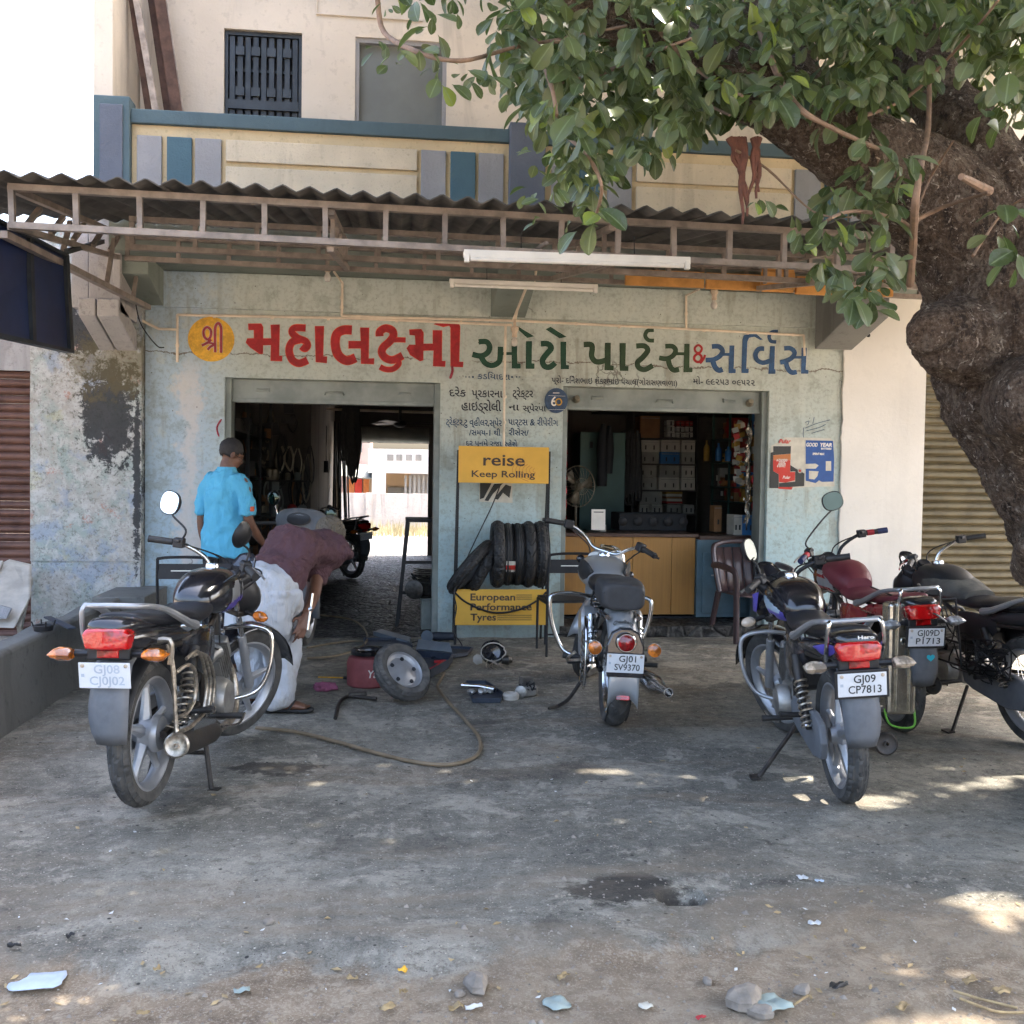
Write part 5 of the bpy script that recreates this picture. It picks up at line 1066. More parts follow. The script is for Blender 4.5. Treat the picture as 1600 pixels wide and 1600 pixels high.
M['lens_red'] = lens('red lens', (.50, .004, .006)); M['lens_orange'] = lens('orange lens', (.80, .22, .02)); M['lens_clear'] = lens('amber clear lens', (.62, .50, .38)); M['lens_white'] = lens('clear lens', (.55, .58, .62))

def body(sec, n=20, pw=2.5):
    """rings across x: (x, zc, half width, half height, [power])"""
    L = []
    for s_ in sec:
        x, zc, hw, hh = s_[:4]; p = s_[4] if len(s_) > 4 else pw; R_ = []
        for k in range(n):
            t = 2*pi*k/n; c, s = cos(t), sin(t)
            R_.append(V((x, hw*math.copysign(abs(c)**(2/p), c), zc+hh*math.copysign(abs(s)**(2/p), s))))
        L.append(R_)
    return L
def bodyS(sec, sub=4, **k):
    out = []; S4 = [list(s_)+[k.get('pw', 2.5)]*(5-len(s_)) for s_ in sec]
    for i in range(len(S4)-1):
        p0, p1, p2, p3 = S4[max(i-1,0)], S4[i], S4[i+1], S4[min(i+2, len(S4)-1)]
        for j in range(sub):
            t = j/sub; out.append([.5*((2*b)+(c-a)*t+(2*a-5*b+4*c-d)*t*t+(3*b-a-3*c+d)*t**3) for a, b, c, d in zip(p0, p1, p2, p3)])
    out.append(S4[-1]); return body(out, k.get('n', 20))
def inpoly(x, y, P):
    c = False; j = len(P)-1
    for i in range(len(P)):
        if (P[i][1] > y) != (P[j][1] > y) and x < (P[j][0]-P[i][0])*(y-P[i][1])/(P[j][1]-P[i][1])+P[i][0]: c = not c
        j = i
    return c
def wheel(par, c, nm, kind, tw, Rr, cfg, T=None, disc=False):
    """par root; c centre (local); the rim is the part, tyre/spokes/hub its pieces"""
    T = T or Matrix.Identity(4); rimR = Rr-.072; A = Matrix.Translation(c)
    def b(mb, n_, m_, p_, **k): return mb.xf(T @ A).build(n_, m_, p_, local=True, **k)
    w2 = tw*.30
    mt = cfg.get('rim_mat', M['silver'])
    rim = b(MB().lathe([(rimR+.012, -w2-.006), (rimR+.012, -w2), (rimR-.004, -w2+.005), (rimR-.014, 0), (rimR-.004, w2-.005), (rimR+.012, w2), (rimR+.012, w2+.006), (rimR-.002, w2+.008), (rimR-.026, w2*.5), (rimR-.03, 0), (rimR-.026, -w2*.5), (rimR-.002, -w2-.008)], (0,0,0), (0,1,0), 48, closed=True), 'wheel', mt, par)
    b(tyre_mesh(Rr, tw, kind, rimR), 'tyre', cfg.get('tyre_mat', M['rubber_dusty']), rim)
    b(MB().lathe([(.001, -.055), (.03, -.055), (.034, -.045), (.062 if not disc else .04, -.042), (.066 if not disc else .04, .01), (.04, .03), (.034, .05), (.001, .05)], (0,0,0), (0,1,0), 24), 'hub', mt, rim)
    if cfg.get('wire'):
        mb = MB()
        for k in range(36):
            a0 = 2*pi*k/36; sd = 1 if k % 2 else -1; a1 = a0+(.5 if (k//2) % 2 else -.5)
            mb.tube([(.045*cos(a0), sd*.04, .045*sin(a0)), ((rimR-.02)*cos(a1), sd*.006, (rimR-.02)*sin(a1))], .0022, 4)
        b(mb, 'wire_spokes', M['chrome'], rim, kind='stuff')
    else:
        for k in range(cfg.get('ns', 5)):
            a0 = 2*pi*k/cfg.get('ns', 5)+.3; rr_ = [.045, .12, .19, rimR-.018]
            for sg in ((0,) if not cfg.get('twin') else (-1, 1)):
                ds = [sg*.10, sg*.11, sg*.14, sg*.2]; hw = [.020, .014, .011, .015] if sg == 0 else [.012, .009, .008, .009]; hy = [.026, .018, .013, .014]; L = []
                for r_, d_, a_, y_ in zip(rr_, ds, hw, hy):
                    ang = a0+d_*(1 if r_ > .1 else .6); e = V((cos(ang), 0, sin(ang))); t_ = V((-sin(ang), 0, cos(ang))); cc = e*r_
                    L.append([cc+t_*a_*1.6+V((0, 0, 0)), cc+t_*a_*.7+V((0, y_, 0)), cc-t_*a_*.7+V((0, y_, 0)), cc-t_*a_*1.6, cc-t_*a_*.7-V((0, y_, 0)), cc+t_*a_*.7-V((0, y_, 0))])
                b(MB().loft(L, sm=False), 'spoke', mt, rim, bevel=.003)
    if disc: b(MB().lathe([(.115, -.062), (.13, -.062), (.13, -.058), (.07, -.058)], (0,0,0), (0,1,0), 30, closed=True), 'brake_disc', M['chrome'], rim)
    return rim
def coil(a_, b_, r, w_, turns, seg=6):
    a_, b_ = V(a_), V(b_); d = b_-a_; u = d.orthogonal().normalized(); v = d.normalized().cross(u); n = int(turns*12)
    return MB().tube([a_+d*(i/n)+(u*cos(i*pi/6)+v*sin(i*pi/6))*r for i in range(n+1)], w_, seg)
def plate(root, x, z, w_, h_, l1, l2, cfg, tilt=-.12):
    """number plate facing backwards; letters run along -y as read from behind"""
    ink = cfg.get('ink', M['poster_black'])
    Tm = Matrix.Translation((x, cfg.get('py', 0), z)) @ Matrix.Rotation(tilt, 4, 'Y') @ Matrix.Rotation(cfg.get('proll', 0), 4, 'X')
    if cfg.get('pframe'): MB().box((.004, 0, 0), (.008, w_+.024, h_+.022)).xf(Tm).build('plate_frame', M['matt_black'], root, local=True, bevel=.003)
    pl = MB().box((-.003, 0, 0), (.004, w_, h_)).xf(Tm).build('number_plate', M['plate_white'], root, local=True, bevel=.0015)
    for s_, zz, ww in ((l1, h_*.09, w_*cfg.get('w1', .5)), (l2, -h_*.36, w_*.68)):
        mb = text(s_, 1, ink, lambda a, b, c: V((a, b, c)), None, ext=0, bold=.012); xs_ = [p.x for p in mb.v]; mn, mx = min(xs_), max(xs_); hh = h_*.33
        mb.v = [Tm @ V((-.0062, -((p.x-mn)/(mx-mn)-.5)*ww-w_*.05, zz+p.y*hh/.7)) for p in mb.v]; mb.build('plate_lettering', ink, pl, local=True)
    for sy in (-.42, .42): MB().lathe([(.001, .003), (.008, .002), (.008, 0)], Tm @ V((-.005, sy*w_, h_*.38)), (-1, 0, 0), 10).build('screw', M['rust_chrome'], pl, local=True)
    MB().box((-.0056, w_*.42, -.0), (.0006, .012, h_*.12)).xf(Tm).build('plate_mark', M['ghost_ink'], pl, local=True)
def indicator(root, q, side, mt, ax=(-1,0,0), fr=False):
    q = V(q); s = MB().tube([q-V((0, side*.095, 0)), q-V((0, side*.03, 0))], [.013, .016], 8).build('indicator', M['matt_black'], root, local=True)
    MB().loft([[q+V((-.025+.045*abs(cos(t))*cos(t)*.9+.0, side*(y_), z_*sin(t))) for t in [k*pi/6 for k in range(12)]] for y_, z_ in ((-.034,.019),(-.02,.027),(.02,.028),(.042,.02),(.05,.006))]).build('indicator_lens', mt, s, local=True)

def steer_T(cfg, wb=1.235, ax_x=None):
    rk = R(26); a_ = V((-sin(rk), 0, cos(rk))); hd = V((wb-.055-.62*tan(rk)*.98, 0, .305+.60)); 
    return Matrix.Translation(hd) @ Matrix.Rotation(R(cfg['steer']), 4, a_) @ Matrix.Translation(-hd), hd, a_
def commuter(cfg):
    root = thing('motorcycle', cfg['label'], 'motorcycle', cfg['loc'], (R(cfg['lean']), R(cfg.get('pitch', 0)), R(90-cfg['head'])), cfg.get('group', 'motorcycles parked in the yard'))
    o_ = lambda mb, nm, mt, p=None, **k: mb.build(nm, mt, p or root, local=True, **k)
    WB, Rr = 1.235, .303; T, hd, sa = steer_T(cfg)
    G = cfg['paint']
    wheel(root, (0, 0, Rr), 'w', cfg.get('rt', 'block'), .088, Rr, cfg)
    wheel(root, (WB, 0, Rr-.004), 'w', 'rib', .075, Rr-.004, cfg, T, disc=cfg.get('disc', False))
    # brake panel, sprocket case
    o_(MB().lathe([(.001, -.075), (.07, -.07), (.078, -.055), (.078, -.04)], (0, 0, Rr), (0, 1, 0), 24), 'brake_panel', M['silver'])
    o_(MB().prism([(-.09,.22),(-.13,.30),(-.10,.38),(0,.41),(.40,.405),(.46,.36),(.44,.28),(.36,.25),(.05,.20)], lambda x, z, d: V((x, d, z)), .088, .122), 'chain_case', cfg.get('case', M['grey_plastic']), bevel=.008)
    for s in (-1, 1):
        o_(MB().tube([(-.03, s*.085, Rr), (.42, s*.075, .34)], .017, 8), 'swingarm', M['frame_black'])
        so_ = o_(MB().tube([(.03, s*.135, .33), (.12, s*.135, .47)], .014, 10).tube([(.12, s*.135, .47), (.20, s*.135, .64)], [.026, .026], 12), 'shock_absorber', cfg.get('shock', M['frame_black']))
        o_(coil((.035, s*.135, .345), (.15, s*.135, .54), .029, .0055, 8), 'spring', cfg.get('spring', M['rust_chrome']), so_)
        o_(MB().lathe([(.001, -.006), (.03, -.006), (.033, 0), (.03, .006), (.001, .006)], (.035, s*.135, .34), (.4, 0, .9), 14), 'spring_seat', M['chrome'], so_)
    # frame
    for s in (-1, 1):
        o_(MB().tube(spline([(-.22, s*.10, .70), (.10, s*.10, .665), (.45, s*.09, .655), (.80, s*.05, .76), (hd.x-.03, 0, .80)], 4), .014, 8), 'frame_tube', M['frame_black'])
        o_(MB().tube(spline([(.42, s*.09, .65), (.41, s*.10, .45), (.44, s*.09, .28)], 4), .016, 8), 'frame_tube', M['frame_black'])
    o_(MB().tube([(hd.x-.02, 0, .80), (.92, 0, .58), (.86, 0, .30)], .02, 10), 'down_tube', M['frame_black'])
    # engine
    eg = o_(MB().box((.64, 0, .33), (.30, .20, .17)), 'engine', M['alu'], bevel=.03)
    o_(MB().lathe([(.001, .0), (.085, 0), (.098, .02), (.098, .06)], (.60, -.165, .33), (0, 1, 0), 28), 'clutch_cover', M['alu'], eg)
    o_(MB().lathe([(.001, .0), (.075, 0), (.09, .02), (.09, .06)], (.60, .165, .33), (0, -1, 0), 28), 'engine_cover', M['alu'], eg)
    ed = V((.72, 0, .40)); dd = V((.80, 0, .55)).normalized()
    o_(MB().bar(ed, ed+dd*.20, .10, .10, up=(0, 1, 0)), 'cylinder', M['frame_black'], eg)
    for k in range(7): o_(MB().bar(ed+dd*(.03+k*.024), ed+dd*(.034+k*.024), .17, .165, up=(0, 1, 0)), 'cooling_fin', M['alu'], eg)
    o_(MB().bar(ed+dd*.20, ed+dd*.26, .13, .13, up=(0, 1, 0)), 'cylinder_head', M['alu'], eg, bevel=.015)
    o_(MB().lathe([(.03, 0), (.038, .03), (.03, .09), (.035, .12)], (.60, -.03, .50), (.6, -.3, .3), 12), 'carburettor', M['alu'])
    o_(MB().box((.43, 0, .52), (.20, .20, .17)), 'air_box', M['matt_black'], bevel=.03)
    for k in range(4): o_(MB().tube(spline([(.55+k*.02, -.05+.03*k, .62), (.66, -.09+k*.05, .56-k*.03), (.80, -.05+k*.03, .62), (hd.x-.05, .02*k-.03, .86)], 5), .0045, 5), 'cable', M['stand_black'])
    # exhaust
    o_(MB().tube(spline([(.88, -.04, .50), (.96, -.07, .38), (.90, -.10, .22), (.72, -.12, .19), (.50, -.135, .20)], 5), .019, 10), 'exhaust_pipe', M['rust_chrome'])
    sil = o_(MB().lathe([(.022, 0), (.04, .05), (.05, .12), (.053, .30), (.052, .50), (.047, .60), (.035, .605), (.03, .595), (.001, .59)], (.50, -.135, .205), (-.62, -.035, .075), 24), 'silencer', cfg.get('sil', M['frame_black']))
    e_ = V((.50, -.135, .205))+V((-.62, -.035, .075)).normalized()*.60
    o_(MB().lathe([(.052, -.004), (.053, .006), (.045, .012), (.030, .006), (.012, .008), (.012, .020), (.008, .020), (.008, .0)], e_, (-.62, -.035, .075), 24), 'silencer_end', cfg.get('silend', M['rust_chrome']), sil)
    o_(MB().bar((.42, -.16, .285), (.05, -.185, .305), .006, .05), 'heat_shield', cfg.get('sil', M['chrome']), sil)
    # seat, tank, tail, side panels
    o_(MB().loft(bodyS([(-.27, .815, .05, .012), (-.24, .812, .095, .028), (-.05, .785, .118, .034), (.18, .772, .125, .036), (.34, .752, .118, .036), (.50, .757, .105, .042), (.62, .79, .085, .05), (.70, .83, .05, .035)])), 'seat', cfg.get('seat', M['seat_vinyl']))
    tk_ = o_(MB().loft(bodyS([(.52, .80, .05, .03, 2.2), (.56, .80, .095, .07, 2.4), (.68, .82, .130, .105, 2.6), (.82, .83, .142, .115, 2.6), (.94, .83, .125, .10, 2.4), (1.02, .82, .07, .06, 2.2), (1.04, .81, .03, .03, 2)], 4, n=24)), 'fuel_tank', G)
    o_(MB().lathe([(.001, .03), (.03, .028), (.035, .015), (.035, 0)], (.84, 0, .935), (0, 0, 1), 18), 'tank_cap', M['chrome'], tk_)
    for s in (-1, 1):
        def pt(u, v, off=0):   # tank flank skin
            x = lerp(.58, 1.0, u); K = ((.56,.095,.07,.80),(.68,.130,.105,.82),(.82,.142,.115,.83),(.94,.125,.10,.83),(1.02,.07,.06,.82)); i = max(j for j in range(4) if K[j][0] <= x); t = (x-K[i][0])/(K[i+1][0]-K[i][0]); t = t+.35*t*(1-t); hw_, hh_, zc_ = (lerp(K[i][q], K[i+1][q], t) for q in (1, 2, 3)); z = zc_+hh_*lerp(-.85, .8, v); return V((x, s*(hw_*(1-abs((z-zc_)/hh_)**2.5)**(1/2.5)+off+.003), z))
        for pl_, mt_, of in cfg.get('decals', ()):
            NU, NV = 36, 20; o_(MB().add([pt(i/NU, j/NV, of) for j in range(NV+1) for i in range(NU+1)], [(j*(NU+1)+i, j*(NU+1)+i+1, (j+1)*(NU+1)+i+1, (j+1)*(NU+1)+i) for j in range(NV) for i in range(NU) if inpoly((i+.5)/NU, (j+.5)/NV, pl_)], True), 'decal', mt_, tk_)
        o_(MB().loft([[V((x, s*(y_+.014*sin(t)), zc+hz*cos(t))) for t in [k*pi/8 for k in range(16)]] for x, y_, zc, hz in ((.12,.10,.66,.03),(.22,.122,.63,.085),(.36,.13,.60,.115),(.48,.12,.61,.09),(.52,.10,.63,.03))]), 'side_panel', cfg.get('side', G))
        if cfg.get('side_decal'): o_(MB().loft([[V((x, s*(y_+.006*sin(t)), zc+hz*cos(t))) for t in [k*pi/4 for k in range(8)]] for x, y_, zc, hz in ((.16,.122,.655,.01),(.28,.140,.64,.03),(.44,.137,.62,.022),(.50,.12,.62,.006))]), 'decal', cfg['side_decal'])
        o_(MB().loft([[V((x, s*(y_+.022*sin(t)), zc+hz*cos(t))) for t in [k*pi/6 for k in range(12)]] for x, y_, zc, hz in ((-.37,.045,.745,.02),(-.30,.085,.740,.036),(-.15,.105,.728,.04),(.05,.115,.715,.034),(.16,.11,.70,.012))]), 'tail_panel', cfg.get('tailp', G))
    if cfg.get('tail_decal'):
        for s in (-1, 1): o_(MB().loft([[V((x, s*(y_+.008*sin(t)), zc+hz*cos(t))) for t in [k*pi/6 for k in range(12)]] for x, y_, zc, hz in ((-.355,.066,.752,.01),(-.30,.103,.745,.026),(-.22,.116,.738,.022),(-.13,.122,.735,.005))]), 'decal', cfg['tail_decal'])
    o_(MB().loft(bodyS([(-.385, .790, .05, .014), (-.36, .797, .085, .03), (-.28, .795, .10, .034), (-.15, .778, .10, .03), (.0, .76, .09, .02)])), 'tail_cowl', G)
    # tail lamp (trapezoid) and reflector
    L = []
    for x, sc in ((-.34, .98), (-.372, 1.), (-.392, .93), (-.400, .78)):
        L.append([V((x, y*sc, .748+z*sc)) for y, z in ((-.098,.02),(-.085,-.038),(-.05,-.043),(.05,-.043),(.085,-.038),(.098,.02),(.082,.040),(.04,.044),(-.04,.044),(-.082,.040))])
    o_(MB().loft(L), 'tail_lamp', M['lens_red'], bevel=.003)
    o_(MB().box((-.366, 0, .690), (.012, .085, .030)), 'reflector', M['lens_red'], bevel=.003)
    o_(MB().box((-.35, 0, .690), (.03, .17, .05)), 'lamp_bracket', M['matt_black'], bevel=.008)
    for s in (-1, 1): indicator(root, (-.335, s*.175, .688), s, cfg.get('ind', M['lens_orange']))
    # rear mudguard
    g = []
    for x, z, hw in ((-.10,.70,.07),(-.25,.69,.075),(-.335,.64,.075),(-.365,.56,.075),(-.378,.50,.078),(-.380,.44,.077),(-.370,.385,.070),(-.350,.335,.058)):
        g.append([V((x+.022*(1-(k/3-1)**2)*-1+.02, hw*(k/3-1), z)) for k in range(7)])
    o_(MB().sheet(g), 'rear_mudguard', cfg.get('flap', M['grey_plastic']), solid=.005)
    g = []
    for k in range(10):
        t = R(95+k*7); rr_ = Rr+.045; g.append([V((rr_*cos(t), y, Rr+rr_*sin(t)-abs(y)*.25)) for y in (-.065, -.04, 0, .04, .065)])
    o_(MB().sheet(g), 'inner_mudguard', M['matt_black'], solid=.004)
    plate(root, -.392, .613, .20, .10, cfg['l1'], cfg['l2'], cfg)
    # grab rail: broad cast arms that run into a bent tube at the back
    for s in (-1, 1): o_(MB().tube(spline([(.20, s*.140, .735), (.10, s*.150, .755), (.0, s*.148, .79), (-.12, s*.135, .845), (-.22, s*.125, .872)], 5), [.012, .018, .019, .018, .015]*4+[.013], 8, flat=1.1) if 0 else MB().tube(spline([(.20, s*.140, .735), (.10, s*.150, .755), (.0, s*.148, .79), (-.12, s*.135, .835), (-.22, s*.125, .858)], 5), [lerp(.022, .011, i/20) for i in range(21)], 8), 'grab_rail_arm', cfg.get('rail', M['silver']))
    o_(MB().tube(spline([(-.22, .125, .858), (-.30, .118, .869), (-.335, .09, .872), (-.345, 0, .874), (-.335, -.09, .872), (-.30, -.118, .869), (-.22, -.125, .858)], 5), .0115, 10), 'grab_rail', cfg.get('rail', M['silver']))
    for s in cfg.get('posts', (-1, 1)): o_(MB().tube(spline([(-.335, s*.10, .872), (-.345, s*.112, .85), (-.32, s*.118, .76), (-.28, s*.115, .70)], 4), .010, 8), 'grab_rail_post', cfg.get('rail', M['chrome']))
    # front: forks, mudguard, wheel is already steered
    fa = V((WB-.015, 0, Rr)); fd = sa.copy()
    for s in (-1, 1):
        a0 = V((WB-.01, s*.075, Rr)); 
        fk = o_(MB().tube([a0, a0+fd*.32], .023, 12).xf(T), 'fork_leg', cfg.get('fork', M['silver']))
        o_(MB().tube([a0+fd*.32, a0+fd*.62], .0155, 10).xf(T), 'fork_tube', M['chrome'], fk)
        if cfg.get('gaiter'): o_(MB().lathe([(.026 if k % 2 else .021, k*.012) for k in range(17)], a0+fd*.31, fd, 12).xf(T), 'fork_boot', M['rubber'], fk)
    g = []
    for k in range(14):
        t = R(18+k*11); rr_ = Rr+.035; g.append([V((WB+rr_*cos(t), y, Rr+rr_*sin(t)-abs(y)**1.5*1.2)) for y in (-.068, -.045, 0, .045, .068)])
    o_(MB().sheet(g).xf(T), 'front_mudguard', cfg.get('fguard', M['gloss_black']), solid=.004)
    tc = a0 = V((WB-.01, 0, Rr))+fd*.60
    o_(MB().bar(tc+V((0, -.10, 0)), tc+V((0, .10, 0)), .05, .03).xf(T), 'top_clamp', M['alu'], bevel=.008); o_(MB().bar(tc-fd*.14+V((0, -.10, 0)), tc-fd*.14+V((0, .10, 0)), .05, .03).xf(T), 'lower_clamp', M['frame_black'], bevel=.008)
    # handlebar
    hb = tc+V((-.02, 0, .045)); hw = cfg.get('hw', .35); rise = cfg.get('rise', .12); back = cfg.get('back', .17)
    pts = [(hb.x-back, hw, hb.z+rise-.012), (hb.x-back*.6, hw*.68, hb.z+rise), (hb.x-.02, hw*.36, hb.z+rise*.62), (hb.x+.005, hw*.2, hb.z), (hb.x+.005, 0, hb.z-.002), (hb.x+.005, -hw*.2, hb.z), (hb.x-.02, -hw*.36, hb.z+rise*.62), (hb.x-back*.6, -hw*.68, hb.z+rise), (hb.x-back, -hw, hb.z+rise-.012)]
    o_(MB().tube(spline(pts, 5), .011, 10).xf(T), 'handlebar', cfg.get('bar', M['chrome']))
    for s in (-1, 1):
        ge = V((hb.x-back-.012, s*(hw+.015), hb.z+rise-.014)); gi = V((hb.x-back*.68, s*hw*.69, hb.z+rise)); d = (ge-gi).normalized()
        grp = o_(MB().tube([ge-d*.125, ge-d*.12, ge-d*.01, ge], [.015, .0175, .0175, .019], 12).xf(T), 'grip', cfg.get('grip', M['rubber']))
        if cfg.get('tape'): o_(MB().tube([ge-d*.05, ge+d*.015], .0195, 12).xf(T), 'grip_tape', M['tape_blue'], grp); o_(MB().tube([ge-d*.12, ge-d*.075], .0195, 12).xf(T), 'grip_tape', M['tape_red'], grp)
        o_(MB().bar(ge-d*.185, ge-d*.13, .045, .05).box(ge-d*.16+V((-.02, 0, .012)), (.02, .04, .02)).xf(T), 'switch_box', M['matt_black'], bevel=.006)
        o_(MB().tube([gi+V((.02, 0, -.004)), ge-d*.16+V((.045, 0, -.012)), ge-d*.08+V((.075, 0, -.016)), ge+V((.07, 0, -.014))], [.008, .008, .006, .007], 6, flat=.6).xf(T), 'lever', cfg.get('lever', M['alu']))
        if s in cfg.get('mirrors', ()):
            mm = cfg.get('mir', {}).get(s, (.10, .06, .17, -.05)); b0 = ge-d*.17+V((0, 0, .02)); mc = b0+V((mm[0], s*mm[1], mm[2]))
            ms = o_(MB().tube(spline([b0, b0+V((.01, 0, .05)), b0.lerp(mc, .6)+V((0, s*.01, .0)), mc+V((.01, -s*.02, -.045))], 5), .0055, 8).xf(T), 'mirror', M['stand_black'])
            nn = V(cfg.get('mn', {}).get(s, (-1, s*-.15, .05))).normalized(); u_ = V((0, 1, 0)).cross(nn).normalized(); v_ = nn.cross(u_)
            def ov(k, r_, dp): t = k*pi/12; q = (abs(cos(t))**.8*math.copysign(1, cos(t)), abs(sin(t))**.8*math.copysign(1, sin(t))); return mc+v_*q[0]*.074*r_+u_*q[1]*.06*r_+nn*dp
            o_(MB().loft([[ov(k, r_, dp) for k in range(24)] for r_, dp in ((.2, -.035), (.75, -.028), (1.02, -.008), (1.06, .004), (1.0, .006), (.95, .003))]).xf(T), 'mirror_shell', M['stand_black'], ms)
            o_(MB().add([ov(k, .97, .0055) for k in range(24)], [tuple(range(24))[::-1]]).xf(T), 'mirror_glass', cfg.get('mg', M['mirror']), ms)
    # lamp cowl / instruments
    if cfg.get('fairing', True):
        fx = tc.x+.06; fz = tc.z-.02
        o_(MB().loft([[V((fx+x, y*1., fz+z)) for y, z in [(hw_*cos(k*pi/10), zc+hh*sin(k*pi/10)) for k in range(20)]] for x, hw_, zc, hh in ((-.03,.085,-.0,.095),(.03,.112,-.01,.125),(.09,.108,-.03,.115),(.14,.085,-.045,.085),(.165,.05,-.05,.05))]).xf(T), 'headlamp_cowl', cfg.get('cowl', G))
        o_(MB().lathe([(.001, .03), (.06, .024), (.082, .005), (.084, -.01)], (fx+.142, 0, fz-.05), (1, 0, -.12), 24).xf(T), 'headlamp', M['lens_white'])
        g = [[V((fx+.05+.05*v_-.03*abs(u_), .105*u_*(1-.45*v_), fz+.09+.105*v_-.02*u_*u_)) for u_ in (-1, -.6, -.2, .2, .6, 1)] for v_ in (0, .35, .7, 1)]
        o_(MB().sheet(g).xf(T), 'visor', M['gloss_black'], solid=.004)
        if cfg.get('cowl_decal'):
            for s in (-1, 1): o_(MB().add([V((fx-.01, s*.118, fz+.06)), V((fx+.05, s*.124, fz+.045)), V((fx+.13, s*.100, fz-.06)), V((fx+.06, s*.121, fz-.06))], [(0,1,2,3) if s < 0 else (3,2,1,0)]).xf(T), 'decal', cfg['cowl_decal'])
    else:
        fx = tc.x+.04; fz = tc.z
    dsh = o_(MB().box((fx-.005, 0, fz+.075), (.10, .19, .06), (0, -.45, 0)).xf(T), 'dashboard', M['matt_black'], bevel=.02)
    for s in ((-1, 1) if cfg.get('twin_dial', True) else (0,)):
        o_(MB().lathe([(.04, 0), (.042, .02), (.036, .024), (.034, .018)], (fx-.02, s*.052, fz+.09), (-.45, 0, .9), 20).xf(T), 'dial_rim', M['matt_black'], dsh)
        o_(MB().lathe([(.035, 0), (.035, .012), (.001, .0125)], (fx-.022, s*.052, fz+.094), (-.45, 0, .9), 20).xf(T), 'dial_face', M['gauge'], dsh)
    for s in (-1, 1):
        q = V((fx+.03, s*.20, fz-.09)); st_ = o_(MB().tube([q-V((0, s*.1, 0)), q-V((0, s*.03, 0))], [.012, .016], 8).xf(T), 'front_indicator', M['matt_black'])
        o_(MB().ell(q, (.034, .045, .028), 12, 8).xf(T), 'indicator_lens', M['matt_black'] if s < 0 and cfg.get('dark_find') else cfg.get('ind', M['lens_orange']), st_)
    for k in range(3): 
        s = (-1, 1, 1)[k]; P = [T @ V((hb.x-back*.6, s*hw*.6, hb.z+rise)), T @ V((hb.x+.10, s*(.16-.04*k), hb.z+rise*.5)), T @ V((hb.x+.03, s*.07, hb.z-.09)), V((hd.x-.03, s*.03, hd.z-.2))]
        o_(MB().tube(spline(P, 7), .0045, 6), 'cable', M['stand_black'])
    # footrests, stands, levers
    for s in (-1, 1):
        o_(MB().tube([(.50, s*.10, .27), (.50, s*.26, .275)], [.011, .016], 8), 'footrest', M['rubber'])
        o_(MB().tube([(.17, s*.11, .36), (.15, s*.24, .375)], [.011, .015], 8), 'rear_footrest', M['rubber'])
        o_(MB().tube([(.17, s*.115, .36), (.40, s*.11, .33)], .011, 8), 'footrest_bracket', M['frame_black'])
    o_(MB().tube(spline([(.55, .16, .24), (.66, .19, .23), (.78, .19, .25)], 4), .007, 6), 'gear_pedal', M['chrome']); o_(MB().tube(spline([(.50, -.16, .22), (.66, -.19, .20), (.76, -.19, .23)], 4), .007, 6), 'brake_pedal', M['chrome'])
    if cfg.get('stand') == 'centre':
        for s in (-1, 1): o_(MB().tube([(.42, s*.10, .25), (.39, s*.15, -.045)], .012, 8).box((.385, s*.165, -.045), (.05, .05, .012)), 'centre_stand_leg', M['frame_black'])
        o_(MB().tube([(.41, -.12, .12), (.41, .12, .12)], .01, 6), 'stand_crossbar', M['frame_black'])
    else:
        q = cfg.get('foot', (.36, .27)); zf = -q[1]*tan(R(-cfg['lean'])) if 0 else q[1]*tan(R(cfg['lean']))*-1
        zf = q[1]*tan(R(-cfg['lean'])); o_(MB().tube([(.44, .10, .25), (q[0], q[1], zf+.01)], .011, 8).box((q[0]+.02, q[1]+.015, zf+.006), (.07, .045, .01)), 'side_stand', M['frame_black'])
    if cfg.get('guard'):
        for s in (-1, 1): o_(MB().tube(spline([(.97, s*.02, .62), (.97, s*.13, .635), (.98, s*.23, .62), (.985, s*.265, .56), (.975, s*.255, .42), (.955, s*.20, .31), (.90, s*.10, .275), (.87, s*.02, .275)], 5), .0115, 10), 'crash_guard', cfg['guard'])
    if cfg.get('saree'):   # bent tube guard beside the rear wheel
        s = cfg['saree']; mt = cfg.get('saree_mat', M['rust_chrome'])
        gd = o_(MB().tube(spline([(-.16, s*.155, .70), (-.155, s*.175, .60), (-.15, s*.185, .38), (-.14, s*.19, .345), (0, s*.195, .335), (.25, s*.18, .36), (.33, s*.16, .38)], 5), .0095, 8), 'leg_guard', mt)
        o_(MB().tube(spline([(-.15, s*.185, .585), (-.05, s*.20, .60), (.02, s*.205, .55), (.03, s*.20, .45), (-.03, s*.19, .40), (-.13, s*.185, .40)], 5), .0085, 8), 'guard_hoop', mt, gd)
        for k in range(3): o_(MB().tube(spline([(-.02+k*.07, s*.18, .62), (.10+k*.06, s*.19, .63-.02*k), (.22+k*.05, s*.185, .48), (.20+k*.06, s*.18, .37)], 5), .0075, 8), 'guard_bar', mt, gd)
        for k in range(6): o_(MB().tube([(-.10+k*.07, s*.175, .36), (-.06+k*.07, s*.15, .34), (-.06+k*.07, s*.11, .35)], .004, 5), 'guard_rod', mt, gd)
    return root, o_

